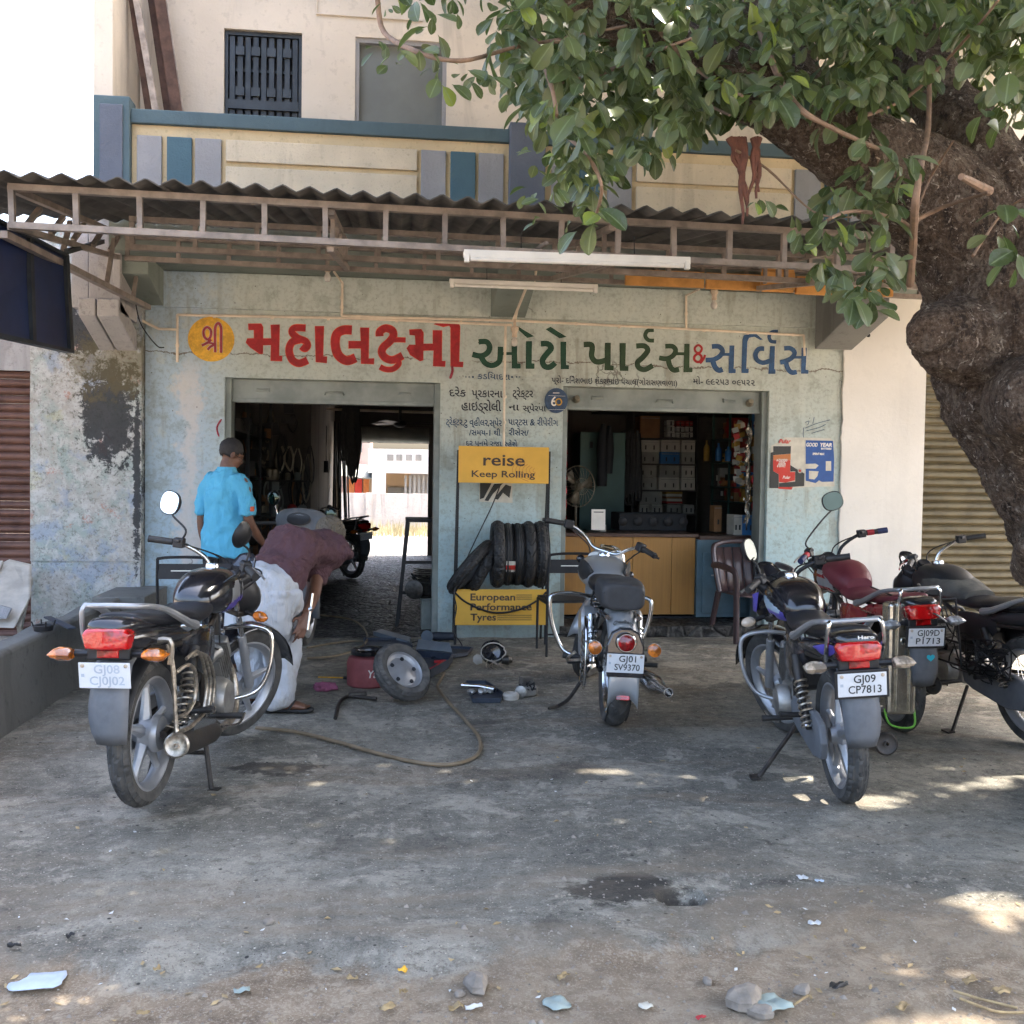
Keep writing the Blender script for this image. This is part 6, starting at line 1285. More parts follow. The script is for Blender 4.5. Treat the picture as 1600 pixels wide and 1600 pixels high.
decC = [([(0, .05), (.95, .1), (1, .42), (.55, .62), (0, .38)], M['purple'], .0), ([(.1, .28), (.9, .35), (.95, .55), (.55, .66), (.05, .45)], M['pale_blue'], .002)]
decA = [([(.35, .10), (1, .2), (1, .75), (.5, .8), (.35, .6)], M['silver'], .0), ([(.3, .0), (1, .05), (1, .25), (.65, .38), (.3, .22)], M['purple'], .002)]
decD = [([(.1, .1), (.95, .2), (.95, .75), (.4, .8), (.1, .55)], M['silver'], .0), ([(.1, .1), (.95, .2), (.9, .3), (.15, .22)], M['red_paint'], .002), ([(.3, .55), (.95, .5), (.95, .6), (.35, .68)], M['red_paint'], .002)]
def gxy(px, py, dz=0): q = W(px, py, Z=dz); return q.x, q.y
ax_, ay_ = gxy(210, 1262, .045)
A, oA = commuter(dict(label='black motorcycle on its stand at the left with a faded white number plate', loc=(ax_+.04, ay_+.02, .05), lean=-.5, pitch=1.2, head=9, steer=-30, paint=M['gloss_black'], l1='GJ08', l2='CJ0J02', ink=M['ghost_ink'],
    decals=decA, stand='centre', guard=M['chrome'], saree=-1, mirrors=(1, -1), mir={1: (.05, .19, .15), -1: (-.05, -.02, .13)}, posts=(1,), mn={1: (-1, .1, .1), -1: (-.3, 1, .2)}, rail=M['silver'], rt='block', cowl=M['matt_black'], hw=.36))
oA(MB().tube(spline([(-.18, -.05, .70), (-.17, -.165, .72), (-.16, -.165, .62)], 4), .012, 6), 'guard_clamp', M['rust_chrome'])
cx_, cy_ = gxy(1322, 1252)
Cb, oC = commuter(dict(label='black and violet motorcycle nearest on the right with plate GJ09 CP7813', loc=(cx_, cy_+.01, 0), lean=-5, head=9.5, steer=24, paint=M['gloss_black'], l1='GJ09', l2='CP7813', pframe=True, w1=.45,
    decals=decC, guard=M['silver'], mirrors=(1,), mir={1: (.08, -.02, .13)}, mn={1: (-.75, -.6, .1)}, mg=M['mirror_dark'], ind=M['lens_clear'], tail_decal=M['purple'], cowl_decal=M['purple'], rt='block', foot=(.30, .33), hw=.31, rise=.09, bar=M['stand_black'], dark_find=True, silend=M['frame_black']))
mb = text('Hero', 1, None, lambda x, y, z: V((x, y, 0)), None, ext=0, bold=.03); xs_ = [p.x for p in mb.v]
mb.v = [V((-.372-.014, -((p.x-min(xs_))/(max(xs_)-min(xs_))-.5)*.066-.03, .800+p.y*.02)) for p in mb.v]; oC(mb, 'maker_lettering', M['tube_white'])
dx_, dy_ = gxy(1432, 1163)
D, oD = commuter(dict(label='wine red motorcycle with maroon seat cover and plate GJ09D P1713, behind the violet one', loc=(W(1449, 1000, Y=5.24).x+.05, 5.62, 0), lean=-4, head=3, steer=25, paint=M['gloss_black'], l1='GJ09D', l2='P1713', pframe=True, w1=.62, proll=.05,
    decals=decD, seat=M['maroon_vinyl'], side=M['red_paint'], tailp=M['red_paint'], mirrors=(1,), mir={1: (.0, -.28, .25)}, mn={1: (-1, .2, .15)}, mg=M['mirror_dark'], silend=M['frame_black'], ind=M['lens_white'], fairing=False, tape=True, rt='chev', rise=.16, foot=(.2, .3), hw=.36, bar=M['stand_black']))
# maroon cover over the tank, crossing straps, luggage tin, heart sticker
oD(MB().loft(bodyS([(.48, .80, .08, .05), (.56, .82, .115, .08), (.68, .85, .135, .095), (.80, .855, .13, .085), (.86, .85, .08, .05)])), 'tank_cover', M['maroon_vinyl'])
oD(MB().tube(spline([(-.05, .15, .86), (-.25, .05, .80), (-.40, -.05, .74), (-.37, -.16, .66)], 5), .010, 6, flat=.4), 'strap', M['matt_black']); oD(MB().tube(spline([(-.05, -.13, .86), (-.28, -.05, .82), (-.36, .0, .80)], 5), .009, 6, flat=.4), 'strap', M['matt_black'])
def heart(t): return (.016*sin(t)**3*1.1, (.013*cos(t)-.005*cos(2*t)-.002*cos(3*t)-.001*cos(4*t)))
M['cyan_sticker'] = flat('cyan sticker', (.02, .45, .55)); hp_ = [heart(2*pi*k/24) for k in range(24)]
oD(MB().add([V((-.3965, -y_*1.3-.02, .50+z_*1.4)) for y_, z_ in hp_], [tuple(range(24))]), 'heart_sticker', M['cyan_sticker'])
# carrier cage on the right of the red bike
for pts in ([(-.30, -.22, .80), (-.30, -.24, .42)], [(-.30, -.14, .80), (-.30, -.22, .80), (.05, -.22, .78)], [(-.30, -.24, .42), (.05, -.22, .42)], [(-.30, -.235, .55), (.05, -.22, .55)]): oD(MB().tube(pts, .006, 6), 'carrier_bar', M['stand_black'])
# shiny tin between the two bikes, tied to the left flank of the red one
tn = thing('tin_case', 'shiny punched tin case strapped between the violet and the red motorcycle', 'tin case', (0, 0, 0))
q0 = W(1424, 942, Y=5.30); q1 = W(1386, 1118, Y=5.30)
tn.location = (q0.x-.07, 5.30, q1.z); WM[tn] = Matrix.Translation(tn.location)
xa_, xb_ = W(1388, 1030, Y=5.30).x, W(1434, 1030, Y=5.30).x
MB().bb(xa_, xb_, 5.30, 5.40, q1.z, q0.z).build('case', M['box_tin'], tn, bevel=.02)
for x_ in (lerp(xa_, xb_, .3), lerp(xa_, xb_, .75)): MB().bb(x_-.008, x_+.008, 5.285, 5.30, q1.z+.02, q0.z-.01).build('rib', M['box_tin'], tn, bevel=.003)
for zz in (.82, .66): MB().lathe([(.018, 0), (.022, .006), (.018, .008), (.012, .002)], (lerp(xa_, xb_, .5), 5.30, lerp(q1.z, q0.z, zz)), (0, -1, 0), 14).build('hole_rim', M['box_tin'], tn)
MB().tube(spline([(xa_, 5.33, q1.z+.03), (xa_+.02, 5.29, q1.z-.05), (xb_-.02, 5.29, q1.z-.06), (xb_, 5.33, q1.z+.04)], 6), .006, 6).build('green_wire', flat('lime green wire', (.2, .5, .06)), tn)
ex_, ey_ = 3.58, 5.28
Eb, oE = commuter(dict(label='dusty black motorcycle farthest right, partly hidden by the tree trunk', loc=(ex_, ey_, 0), lean=-5, head=-3, steer=22, paint=M['matt_black'], l1='GJ09', l2='AB1203' if 0 else 'CP', ink=M['plate_white'], mirrors=(), decals=(), rt='block', foot=(.3, .3), rise=.15, wire=True, hw=.36, lever=M['red_paint'], guard=M['stand_black'], seat=M['seat_vinyl']))
# its tank bag, torn cover
oE(MB().loft(bodyS([(.42, .77, .10, .05), (.56, .80, .125, .07), (.75, .82, .145, .105), (.9, .82, .13, .10), (1.0, .83, .08, .06)])), 'tank_cover', mk('dusty grey cover', (.07, .068, .06), .85, 0, .4, 6, .6, 40, dust=.6))
for k in range(16): oE(MB().tube(spline([(.0+rnd(-.15, .45), .14+rnd(0, .1), rnd(.35, .6)) for _ in range(4)], 4), .005, 5), 'wire', M['stand_black'])
# a fifth one parked in the dark passage: copy of the black one
Fb = copy_tree(A, None, ('mirror', 'crash_guard')); Fb.location = (W(550, 905, Z=0).x, W(550, 905, Z=0).y, .01); Fb.rotation_euler = (R(-5), 0, R(90+38)); Fb['label'] = 'dark motorcycle standing inside the workshop passage behind the bending man'

# ---------------- silver cruiser in the middle
def cruiser():
    bx_, by_ = gxy(958, 1133)
    root = thing('motorcycle', 'silver classic cruiser in the middle with round red tail lamp and plate GJ01 SV9370', 'motorcycle', (bx_, by_+.02, 0), (R(2.0), 0, R(90-5.5)), 'motorcycles parked in the yard')
    o_ = lambda mb, nm, mt, p=None, **k: mb.build(nm, mt, p or root, local=True, **k)
    WB, Rr = 1.37, .325; cfg = dict(wire=True, rim_mat=M['chrome'])
    rk = R(27); sa = V((-sin(rk), 0, cos(rk))); hd = V((WB-.06-.62*tan(rk), 0, Rr+.60)); T = Matrix.Translation(hd) @ Matrix.Rotation(R(-30), 4, sa) @ Matrix.Translation(-hd)
    wheel(root, (0, 0, Rr), 'w', 'chev', .128, Rr, cfg); wheel(root, (WB, 0, Rr), 'w', 'rib', .09, Rr, cfg, T)
    SV = M['steel_silver']
    g = []
    for k in range(20):
        t = R(40+k*8.2); rr_ = Rr+.05; g.append([V((rr_*cos(t)-.01, .085*u, Rr+.015+rr_*sin(t)-.06*u*u*abs(u))) for u in (-1, -.85, -.55, 0, .55, .85, 1)])
    mg = o_(MB().sheet(g), 'rear_mudguard', SV, solid=.004)
    t = R(200); o_(MB().box((-.372, 0, .245), (.012, .075, .042), (0, .3, 0)), 'reflector', M['lens_red'], bevel=.004)
    # name on the mudguard
    mb = text('Chaudhary', 1, None, lambda x, y, z: V((x, y, 0)), None, ext=0, bold=.02); xs_ = [p.x for p in mb.v]; mn, mx = min(xs_), max(xs_)
    def mgp(u, v): t_ = R(129+v*9); rr_ = Rr+.056; return V((rr_*cos(t_)-.01, .085*u, Rr+.015+rr_*sin(t_)-.06*u*u*abs(u)))
    mb.v = [mgp(-((p.x-mn)/(mx-mn)-.5)*1.35, -p.y*.6) for p in mb.v]; o_(mb, 'painted_name', M['poster_black'], mg)
    # lamp plate, round lamp, number plate, indicators
    o_(MB().prism([(-.105, -.10), (.105, -.10), (.105, .02), (.075, .09), (.03, .115), (-.03, .115), (-.075, .09), (-.105, .02)], lambda y, z, d: V((-.37+d-.06*(z-.1)*-1, y, .508+z)), 0, .05), 'lamp_housing', M['gloss_black'], bevel=.01)
    lm = o_(MB().lathe([(.052, 0), (.055, .018), (.05, .026)], (-.385, 0, .548), (-1, 0, 0), 26), 'tail_lamp_ring', M['chrome']); o_(MB().lathe([(.05, .015), (.044, .036), (.025, .046), (.001, .05)], (-.385, 0, .548), (-1, 0, 0), 26), 'tail_lamp', M['lens_red'], lm)
    plate(root, -.40, .435, .205, .105, 'GJ01', 'SV9370', dict(w1=.46), -.08); o_(MB().box((-.385, 0, .40), (.02, .20, .09)), 'plate_bracket', M['gloss_black'], bevel=.006)
    for s in (-1, 1):
        q = V((-.35, s*.165, .505)); st_ = o_(MB().tube([q-V((0, s*.09, 0)), q], .007, 6), 'indicator', M['chrome'])
        o_(MB().lathe([(.001, -.035), (.03, -.03), (.04, -.01), (.04, .0)], q, (-1, 0, 0), 20), 'indicator_shell', M['chrome'], st_); o_(MB().lathe([(.039, .0), (.036, .014), (.02, .022), (.001, .024)], q, (-1, 0, 0), 20), 'indicator_lens', M['lens_orange'], st_)
    # seats with bag
    o_(MB().loft(bodyS([(.22, .77, .05, .03), (.26, .775, .11, .045), (.42, .775, .135, .05), (.58, .79, .125, .05), (.68, .81, .07, .035)])), 'seat', M['seat_vinyl'])
    o_(MB().loft(bodyS([(-.20, .775, .06, .05, 4), (-.185, .775, .12, .075, 4), (-.05, .785, .135, .085, 4), (.14, .785, .13, .08, 4), (.22, .78, .10, .05, 3)], 4, n=28)), 'seat_bag', M['bag_black'])
    o_(MB().tube([V((-.192, .118*cos(t)*(.9 if abs(sin(t)) > .8 else 1), .775+.066*sin(t))) for t in [k*pi/12 for k in range(1, 12)]], .004, 5), 'bag_zip', M['stand_black'])
    for s in (-1, 1):
        for k in range(2): pass
        so_ = o_(MB().tube([(.02, s*.14, .36), (.10, s*.14, .50)], .016, 10).tube([(.10, s*.14, .50), (.16, s*.14, .62)], .027, 12), 'shock_absorber', M['chrome']); o_(coil((.03, s*.14, .38), (.13, s*.14, .56), .033, .006, 7), 'spring', M['chrome'], so_)
        o_(coil((.28, s*.08, .66), (.28, s*.08, .745), .035, .0055, 4), 'seat_spring', M['chrome'])
        o_(MB().tube(spline([(-.22, s*.09, .66), (.1, s*.10, .655), (.45, s*.09, .64), (.85, s*.05, .78), (hd.x-.02, 0, .84)], 5), .015, 8), 'frame_tube', M['gloss_black'])
        o_(MB().tube([(-.02, s*.09, Rr), (.48, s*.09, .36)], .018, 8), 'swingarm', M['gloss_black'])
        o_(MB().lathe([(.001, .0), (.10, .0), (.12, .02), (.12, .07), (.10, .10)], (.36, s*.19, .53), (0, -s, 0), 26), 'tool_box', SV)
    for s in (-1, 1):   # wide crash bars
        o_(MB().tube(spline([(.98, s*.03, .63), (.97, s*.17, .655), (.94, s*.31, .65), (.925, s*.345, .60), (.92, s*.32, .44), (.90, s*.24, .28), (.82, s*.12, .25), (.78, s*.04, .25)], 6), .0145, 10), 'crash_bar', M['chrome'])
    tk_ = o_(MB().loft(bodyS([(.54, .78, .05, .04, 2), (.58, .79, .10, .065, 2.2), (.70, .81, .148, .10, 2.3), (.84, .82, .17, .112, 2.3), (.98, .82, .155, .11, 2.3), (1.08, .82, .10, .085, 2.2), (1.11, .82, .04, .05, 2)], 5, n=28)), 'fuel_tank', SV)
    o_(MB().lathe([(.001, .028), (.035, .026), (.042, .012), (.042, 0)], (.88, 0, .925), (0, 0, 1), 22), 'tank_cap', M['chrome'], tk_)
    for s in (-1, 1): o_(MB().loft([[V((x, s*(y_+.012*cos(t)), .845+hz*sin(t))) for t in [k*pi/8 for k in range(16)]] for x, y_, hz in ((.60,.105,.01),(.64,.128,.05),(.72,.150,.07),(.80,.160,.06),(.84,.163,.02))]), 'knee_pad', M['rubber'], tk_)
    # engine
    eg = o_(MB().box((.62, 0, .36), (.36, .19, .19)), 'engine', M['alu'], bevel=.04)
    for s in (-1, 1): o_(MB().loft([[V((.60+rx*cos(t), s*y_, .36+rz*sin(t))) for t in [k*pi/12 for k in range(24)]] for rx, rz, y_ in ((.20,.10,.09),(.20,.10,.13),(.17,.08,.155),(.05,.03,.16))]), 'engine_cover', M['silver'], eg)
    for k in range(9): o_(MB().box((.74, 0, .47+k*.022), (.16, .17, .006), (0, -.12, 0)), 'cooling_fin', M['frame_black'], eg)
    o_(MB().box((.75, 0, .58), (.09, .09, .26), (0, -.12, 0)), 'cylinder', M['frame_black'], eg)
    o_(MB().tube(spline([(.80, -.06, .64), (.93, -.09, .55), (.90, -.12, .32), (.70, -.14, .24), (.45, -.15, .25)], 5), .021, 10), 'exhaust_pipe', M['chrome'])
    sil = o_(MB().lathe([(.022, 0), (.048, .10), (.055, .16), (.055, .52), (.042, .62), (.028, .66), (.028, .80), (.022, .80), (.022, .64)], (.45, -.16, .245), (-.9, -.11, .03), 22), 'silencer', M['chrome'])
    # left side guard for long skirts: frame and wires
    fr_ = o_(MB().tube(spline([(.13, .17, .60), (.02, .19, .62), (-.10, .19, .52), (-.13, .19, .30), (-.05, .19, .22), (.20, .17, .30)], 6), .008, 8), 'side_guard', M['chrome'])
    for k in range(8): o_(MB().tube(spline([(.16, .175, .55-k*.035), (.0, .205, .53-k*.04), (-.12, .19, .50-k*.035)], 4), .006, 6), 'guard_wire', M['chrome'], fr_)
    o_(MB().tube(spline([(.16, .12, .36), (.10, .26, .35), (.02, .28, .38), (.0, .24, .42)], 4), .010, 8), 'side_step', M['rust_chrome'])
    for s in (-1, 1):
        o_(MB().tube([(.55, s*.10, .29), (.55, s*.27, .30)], [.012, .018], 8), 'footrest', M['rubber'])
        o_(MB().tube([(.18, s*.10, .33), (.12, s*.27, .34)], [.010, .015], 8), 'rear_footrest', M['rubber'])
    o_(MB().tube(spline([(.50, .10, .24), (.42, .22, .06), (.36, .30, .012)], 4), .012, 8).tube([(.36, .30, .010), (.30, .36, .010)], .009, 6), 'centre_stand', M['frame_black'])
    # front end
    for s in (-1, 1):
        a0 = V((WB-.01, s*.09, Rr)); fk = o_(MB().tube([a0, a0+sa*.34], .026, 12).xf(T), 'fork_leg', M['alu']); o_(MB().tube([a0+sa*.34, a0+sa*.62], .03, 12).xf(T), 'fork_tube', SV, fk)
    g = []
    for k in range(16): t = R(10+k*11); rr_ = Rr+.035; g.append([V((WB+rr_*cos(t), .08*u, Rr+rr_*sin(t)-.05*u*u)) for u in (-1, -.5, 0, .5, 1)])
    o_(MB().sheet(g).xf(T), 'front_mudguard', SV, solid=.004)
    tc = V((WB-.01, 0, Rr))+sa*.655
    o_(MB().loft([[V((tc.x+x, hw_*cos(k*pi/10), tc.z-.02+hh*sin(k*pi/10))) for k in range(20)] for x, hw_, hh in ((-.06,.10,.05),(0,.11,.075),(.06,.10,.095),(.13,.10,.10))]).xf(T), 'headlamp_nacelle', SV)
    o_(MB().lathe([(.10, -.01), (.105, .01), (.095, .025)], (tc.x+.13, 0, tc.z-.02), (1, 0, 0), 26).xf(T), 'headlamp_ring', M['chrome']); o_(MB().lathe([(.095, .012), (.07, .035), (.001, .045)], (tc.x+.13, 0, tc.z-.02), (1, 0, 0), 26).xf(T), 'headlamp', M['lens_white'])
    for s, r_ in ((0, .048), (-1, .02), (1, .02)): 
        dl = o_(MB().lathe([(r_, 0), (r_*1.1, .012), (r_*.92, .018)], (tc.x+.02+.05*abs(s), s*.06, tc.z+.055), (-.25, 0, 1), 20).xf(T), 'dial_rim', M['chrome']); o_(MB().lathe([(r_*.95, .006), (r_*.95, .012), (.001, .0125)], (tc.x+.02+.05*abs(s), s*.06, tc.z+.055), (-.25, 0, 1), 20).xf(T), 'dial_face', M['gauge'], dl)
    hb = tc+V((-.03, 0, .05)); P = [(hb.x-.20, .40, hb.z+.09), (hb.x-.11, .28, hb.z+.105), (hb.x-.03, .17, hb.z+.06), (hb.x-.01, .09, hb.z), (hb.x-.01, 0, hb.z-.005), (hb.x-.01, -.09, hb.z), (hb.x-.03, -.17, hb.z+.06), (hb.x-.11, -.28, hb.z+.105), (hb.x-.20, -.40, hb.z+.09)]
    o_(MB().tube(spline(P, 6), .0125, 10).xf(T), 'handlebar', M['chrome'])
    for s in (-1, 1):
        ge = V((hb.x-.205, s*.405, hb.z+.088)); gi = V((hb.x-.12, s*.285, hb.z+.102)); d = (ge-gi).normalized()
        o_(MB().tube([ge-d*.13, ge-d*.12, ge-d*.01, ge, ge+d*.002, ge+d*.02], [.017, .019, .019, .021, .012, .014], 12).xf(T), 'grip', M['rubber'])
        o_(MB().bar(ge-d*.20, ge-d*.135, .05, .06).xf(T), 'switch_box', M['matt_black'], bevel=.01)
        o_(MB().tube([gi+V((.02, 0, 0)), ge-d*.15+V((.05, 0, -.01)), ge-d*.08+V((.08, 0, -.016)), ge+V((.075, 0, -.014)), ge+V((.07, s*.012, -.014))], [.009, .008, .006, .006, .009], 6).xf(T), 'lever', M['stand_black'])
        o_(MB().tube(spline([T @ (gi+V((.02, 0, -.01))), T @ V((hb.x+.08, s*.16, hb.z-.01)), T @ V((hb.x+.05, s*.10, hb.z-.12)), V((hd.x-.03, s*.03, hd.z-.2))], 6), .005, 6), 'cable', M['stand_black'])
        q = T @ V((tc.x+.06, s*.19, tc.z-.07)); st_ = o_(MB().tube([T @ V((tc.x+.04, s*.09, tc.z-.07)), q], .008, 6), 'front_indicator', M['chrome']); o_(MB().ell(q, (.03, .03, .03), 14, 8), 'indicator_shell', M['gloss_black'], st_)
    for k in range(5): o_(MB().tube(spline([(.2, .10, .60), (.05+k*.02, .14, .50-k*.04), (.2, .13, .40), (.45, .11, .42)], 5), .005, 5), 'cable', M['stand_black'])
    return root
cruiser()

# ---------------- grey scooter behind the men (its front handlebar cluster shows)
sc0 = thing('scooter', 'dark grey scooter with round mirrors standing between the two men at the left doorway', 'scooter', (-.90, 7.0, .09), (R(3), 0, R(90-11)), 'scooters')
s_ = lambda mb, nm, mt, p=None, **k: mb.build(nm, mt, p or sc0, local=True, **k)
for x_ in (0, 1.22): wheel(sc0, (x_, 0, .22), 'w', 'rib', .09, .22, dict(ns=5))
s_(MB().loft(bodyS([(-.30, .58, .06, .05), (-.26, .58, .13, .12), (-.05, .55, .18, .17), (.25, .50, .17, .17), (.42, .42, .12, .10), (.46, .38, .06, .04)])), 'rear_body', M['grey_plastic'])
s_(MB().loft(bodyS([(-.22, .735, .08, .025), (-.1, .75, .13, .045), (.2, .74, .14, .045), (.42, .73, .10, .035), (.48, .73, .05, .02)])), 'seat', M['seat_vinyl'])
s_(MB().box((.62, 0, .27), (.45, .34, .05)), 'floorboard', M['matt_black'], bevel=.015)
g = [[V((.86+.10*v_+.06*(1-u*u)-.0, .20*u*(1-.3*v_), .28+.55*v_)) for u in (-1, -.7, -.35, 0, .35, .7, 1)] for v_ in (0, .25, .5, .75, 1)]
s_(MB().sheet(g), 'leg_shield', M['grey_plastic'], solid=.03)
s_(MB().tube([(1.22, 0, .22), (1.0, 0, .85)], .03, 10), 'steering_column', M['frame_black'])
cl = s_(MB().loft(bodyS([(.88, .96, .07, .03), (.90, .98, .17, .08), (.97, 1.0, .205, .10), (1.05, .98, .18, .085), (1.10, .95, .09, .04), (1.12, .94, .04, .02)])), 'handlebar_cowl', M['grey_plastic'])
s_(MB().loft([[V((.915+.0*u, .085*cos(t)*r_, 1.0+.04*sin(t)*r_+dz_))+V((-.045+dz_*-.3+.02*sin(t), 0, .016)) for t in [k*pi/12 for k in range(24)]] for r_, dz_, u in ((1.1, 0, 0), (1.05, .012, 0), (.9, .008, 0))]), 'dial_rim', M['matt_black'], cl); s_(MB().add([V((.866+.018*sin(t), .078*cos(t), 1.018+.036*sin(t))) for t in [k*pi/12 for k in range(24)]], [tuple(range(24))]), 'dial_face', M['gauge'], cl)
for s in (-1, 1):
    s_(MB().tube([(.97, s*.15, .975), (.90, s*.34, .965)], [.016, .018], 10), 'grip', M['rubber']); s_(MB().tube([(1.0, s*.18, .97), (.98, s*.34, .955)], .006, 6), 'lever', M['alu'])
    mc = V((.98, s*.235+(.0 if s > 0 else .02), 1.16 if s > 0 else 1.06)); ms = s_(MB().tube(spline([(.97, s*.15, .99), (.99, s*.20, 1.04), mc-V((0, s*.01, .04))], 4), .0055, 6), 'mirror', M['chrome'])
    s_(MB().ell(mc, (.018, .052, .06), 20, 12), 'mirror_shell', M['stand_black'], ms); s_(MB().ell(mc+V((-.006, 0, 0)), (.0145, .046, .054), 20, 12), 'mirror_glass', M['mirror_dark'], ms)
s_(MB().box((-.315, 0, .42), (.01, .22, .15)), 'number_plate', M['plate_white'], bevel=.003); s_(MB().box((-.323, -.02, .44), (.01, .055, .05)), 'reflector', M['lens_red'], bevel=.003); s_(MB().box((-.31, 0, .60), (.03, .20, .06)), 'tail_lamp', M['lens_red'], bevel=.01)
# ================================================================= PEOPLE
def cloth(name, col, wr=.5, sc=(9, 9, 3), dirt=None):
    a = NT(name); p = a.obj(); n1 = a.noise(1, 4, .6, a.mapv(p, sc), .8); n2 = a.noise(90, 3, .6, p); n3 = a.noise(3.5, 5, .6, p)
    c = a.mix(a.ss(n3, .35, .7), tuple(q*.88 for q in col), col)
    if dirt: c = a.mix(a.math('MULTIPLY', a.ss(a.noise(4.5, 6, .7, p), .48, .68), .7), c, dirt)
    return a.out(c, .9, 0, a.bump(a.math('ADD', n1, a.math('MULTIPLY', n2, .03)), wr, .14))
M['skin'] = mk('brown skin', (.15, .068, .04), .5, 0, .18, 14, .15, 120); M['hair'] = mk('short dark hair', (.022, .018, .017), .7, 0, .4, 40, .9, 160)
M['polo'] = cloth('sky blue polo cloth', (.10, .42, .62), .45, (5, 5, 1.8)); M['dark_trousers'] = cloth('dark trousers', (.03, .03, .035)); M['maroon_shirt'] = cloth('maroon knit shirt', (.085, .038, .044), .5, (6, 6, 6)); M['white_trousers'] = cloth('soiled white trousers', (.50, .51, .53), .55, (5, 5, 1.4), (.30, .27, .22))
M['cap'] = cloth('khaki head cloth', (.14, .115, .085), .8, (12, 12, 12)); M['sandal'] = mk('black rubber sandal', (.02, .02, .02), .7)
def remesh(o, vox, sm=6, disp=None):
    r_ = o.modifiers.new('remesh', 'REMESH'); r_.mode = 'VOXEL'; r_.voxel_size = vox; r_.use_smooth_shade = True
    s_ = o.modifiers.new('smooth', 'SMOOTH'); s_.factor = .5; s_.iterations = sm
    if disp:
        t = bpy.data.textures.new('folds', 'CLOUDS'); t.noise_scale = disp[1]; t.noise_depth = 2
        d = o.modifiers.new('folds', 'DISPLACE'); d.texture = t; d.strength = disp[0]; d.mid_level = .28; d.texture_coords = 'LOCAL'
    return o
def ringz(secs, n=18):  # (x, y, z, half w, half d)
    return [[V((x+hw*cos(2*pi*k/n), y+hd*sin(2*pi*k/n), z)) for k in range(n)] for x, y, z, hw, hd in secs]
def frame(d, up): d = V(d).normalized(); s = d.cross(V(up)).normalized(); return d, s, s.cross(d)
def rings_dir(secs, side, n=18):
    """(centre, axis direction, half width along side, half thickness)"""
    L = []
    for c, d, hw, ht in secs:
        d = V(d).normalized(); s = (V(side)-d*V(side).dot(d)).normalized(); u = s.cross(d); L.append([V(c)+s*hw*cos(2*pi*k/n)+u*ht*sin(2*pi*k/n) for k in range(n)])
    return L
def hand(mb, w_, d, palm, spread=.5, curl=.5, s=1.):
    """palm and five tapering fingers from wrist w_ along d; palm = normal of the palm, fingers curl that way; s = side of the thumb"""
    d, sd, up = frame(d, palm); sd = sd*s; pn = V(palm).normalized()
    mb.loft(rings_dir([(w_, d, .026, .018), (w_+d*.04, d, .038, .016), (w_+d*.085, d, .042, .014), (w_+d*.098, d, .036, .010)], sd, 12))
    for i, L in enumerate((.068, .078, .073, .058)):
        b = w_+d*.085+sd*(.030-.020*i); dd = (d+sd*(.16-.1*i)*spread).normalized(); P = [b]
        for j in range(3): dd = (dd+pn*curl*(.35+.25*j)).normalized(); P.append(P[-1]+dd*L*(.42, .33, .25)[j])
        mb.tube([P[0]-d*.02]+P, [.0095, .0095, .0088, .008, .0065], 8)
    b = w_+d*.03+sd*.028; P = [b, b+(d*.5+sd*.8+pn*.3).normalized()*.035, b+(d*.5+sd*.8+pn*.3).normalized()*.035+(d*.9+pn*.5).normalized()*.03]
    mb.tube([b-sd*.015]+P, [.013, .012, .010, .0075], 8)
def head(mb, c, Rm, s=1.):
    """skull, face, ears and nose; Rm turns a head that looks along +y"""
    q = lambda x, y, z: c+Rm @ (V((x, y, z))*s)
    def E(x, y, z, a, b, d): 
        m_ = MB().ell((0, 0, 0), (a*s, b*s, d*s), 18, 12); m_.v = [q(x, y, z)+Rm @ p for p in m_.v]; mb.add(m_.v, m_.f, True)
    E(0, -.012, .025, .075, .093, .088); E(0, .022, -.035, .056, .068, .075); E(0, .055, -.082, .027, .026, .020)
    E(0, .093, -.020, .012, .020, .020); E(0, .080, .004, .009, .016, .026); E(0, .078, .025, .05, .016, .012)
    E(0, .084, -.056, .024, .011, .007); E(-.034, .062, -.02, .022, .018, .018); E(.034, .062, -.02, .022, .018, .018)
    for sx_ in (-1, 1): E(sx_*.077, -.008, -.012, .008, .018, .031)

# standing man in the polo shirt, seen from behind
p0_ = W(345, 1000, Y=7.75); mx_, my_ = p0_.x, 7.75
man = thing('person', 'man in sky blue polo shirt standing with his back turned, looking down', 'person', (mx_+.03, my_, 0), (0, 0, R(-34)))
mb = MB(); Hr = Matrix.Rotation(R(-30), 3, 'Z') @ Matrix.Rotation(R(-24), 3, 'X'); hc_ = V((.02, .045, 1.585))
mb.loft(ringz([(0,0,.90,.15,.11),(0,0,1.05,.145,.105),(0,.0,1.22,.16,.115),(0,0,1.35,.175,.11),(0,0,1.42,.14,.08),(0,.005,1.455,.065,.06),(0.005,.02,1.53,.058,.06),(.015,.035,1.58,.055,.055)]))
for s_ in (-1, 1): mb.loft(ringz([(s_*.10,0,.04,.045,.06),(s_*.10,.0,.12,.045,.05),(s_*.10,0,.30,.058,.06),(s_*.10,0,.48,.06,.065),(s_*.095,0,.75,.08,.09),(s_*.08,0,.92,.085,.10)]))
for s_ in (-1, 1): mb.ell((s_*.10, .06, .04), (.045, .12, .035), 12, 8)
mb.tube(spline([(-.15,0,1.39),(-.215,0,1.33),(-.245,-.02,1.12),(-.25,.0,.98),(-.245,.04,.87)], 4), [.05]*3+[.048,.046,.044,.042,.041,.040,.039,.038,.037,.034,.031,.029,.027,.025], 12)
hand(mb, V((-.245, .04, .87)), (.0, .12, -1), (1, .1, 0), .4, .35, 1)
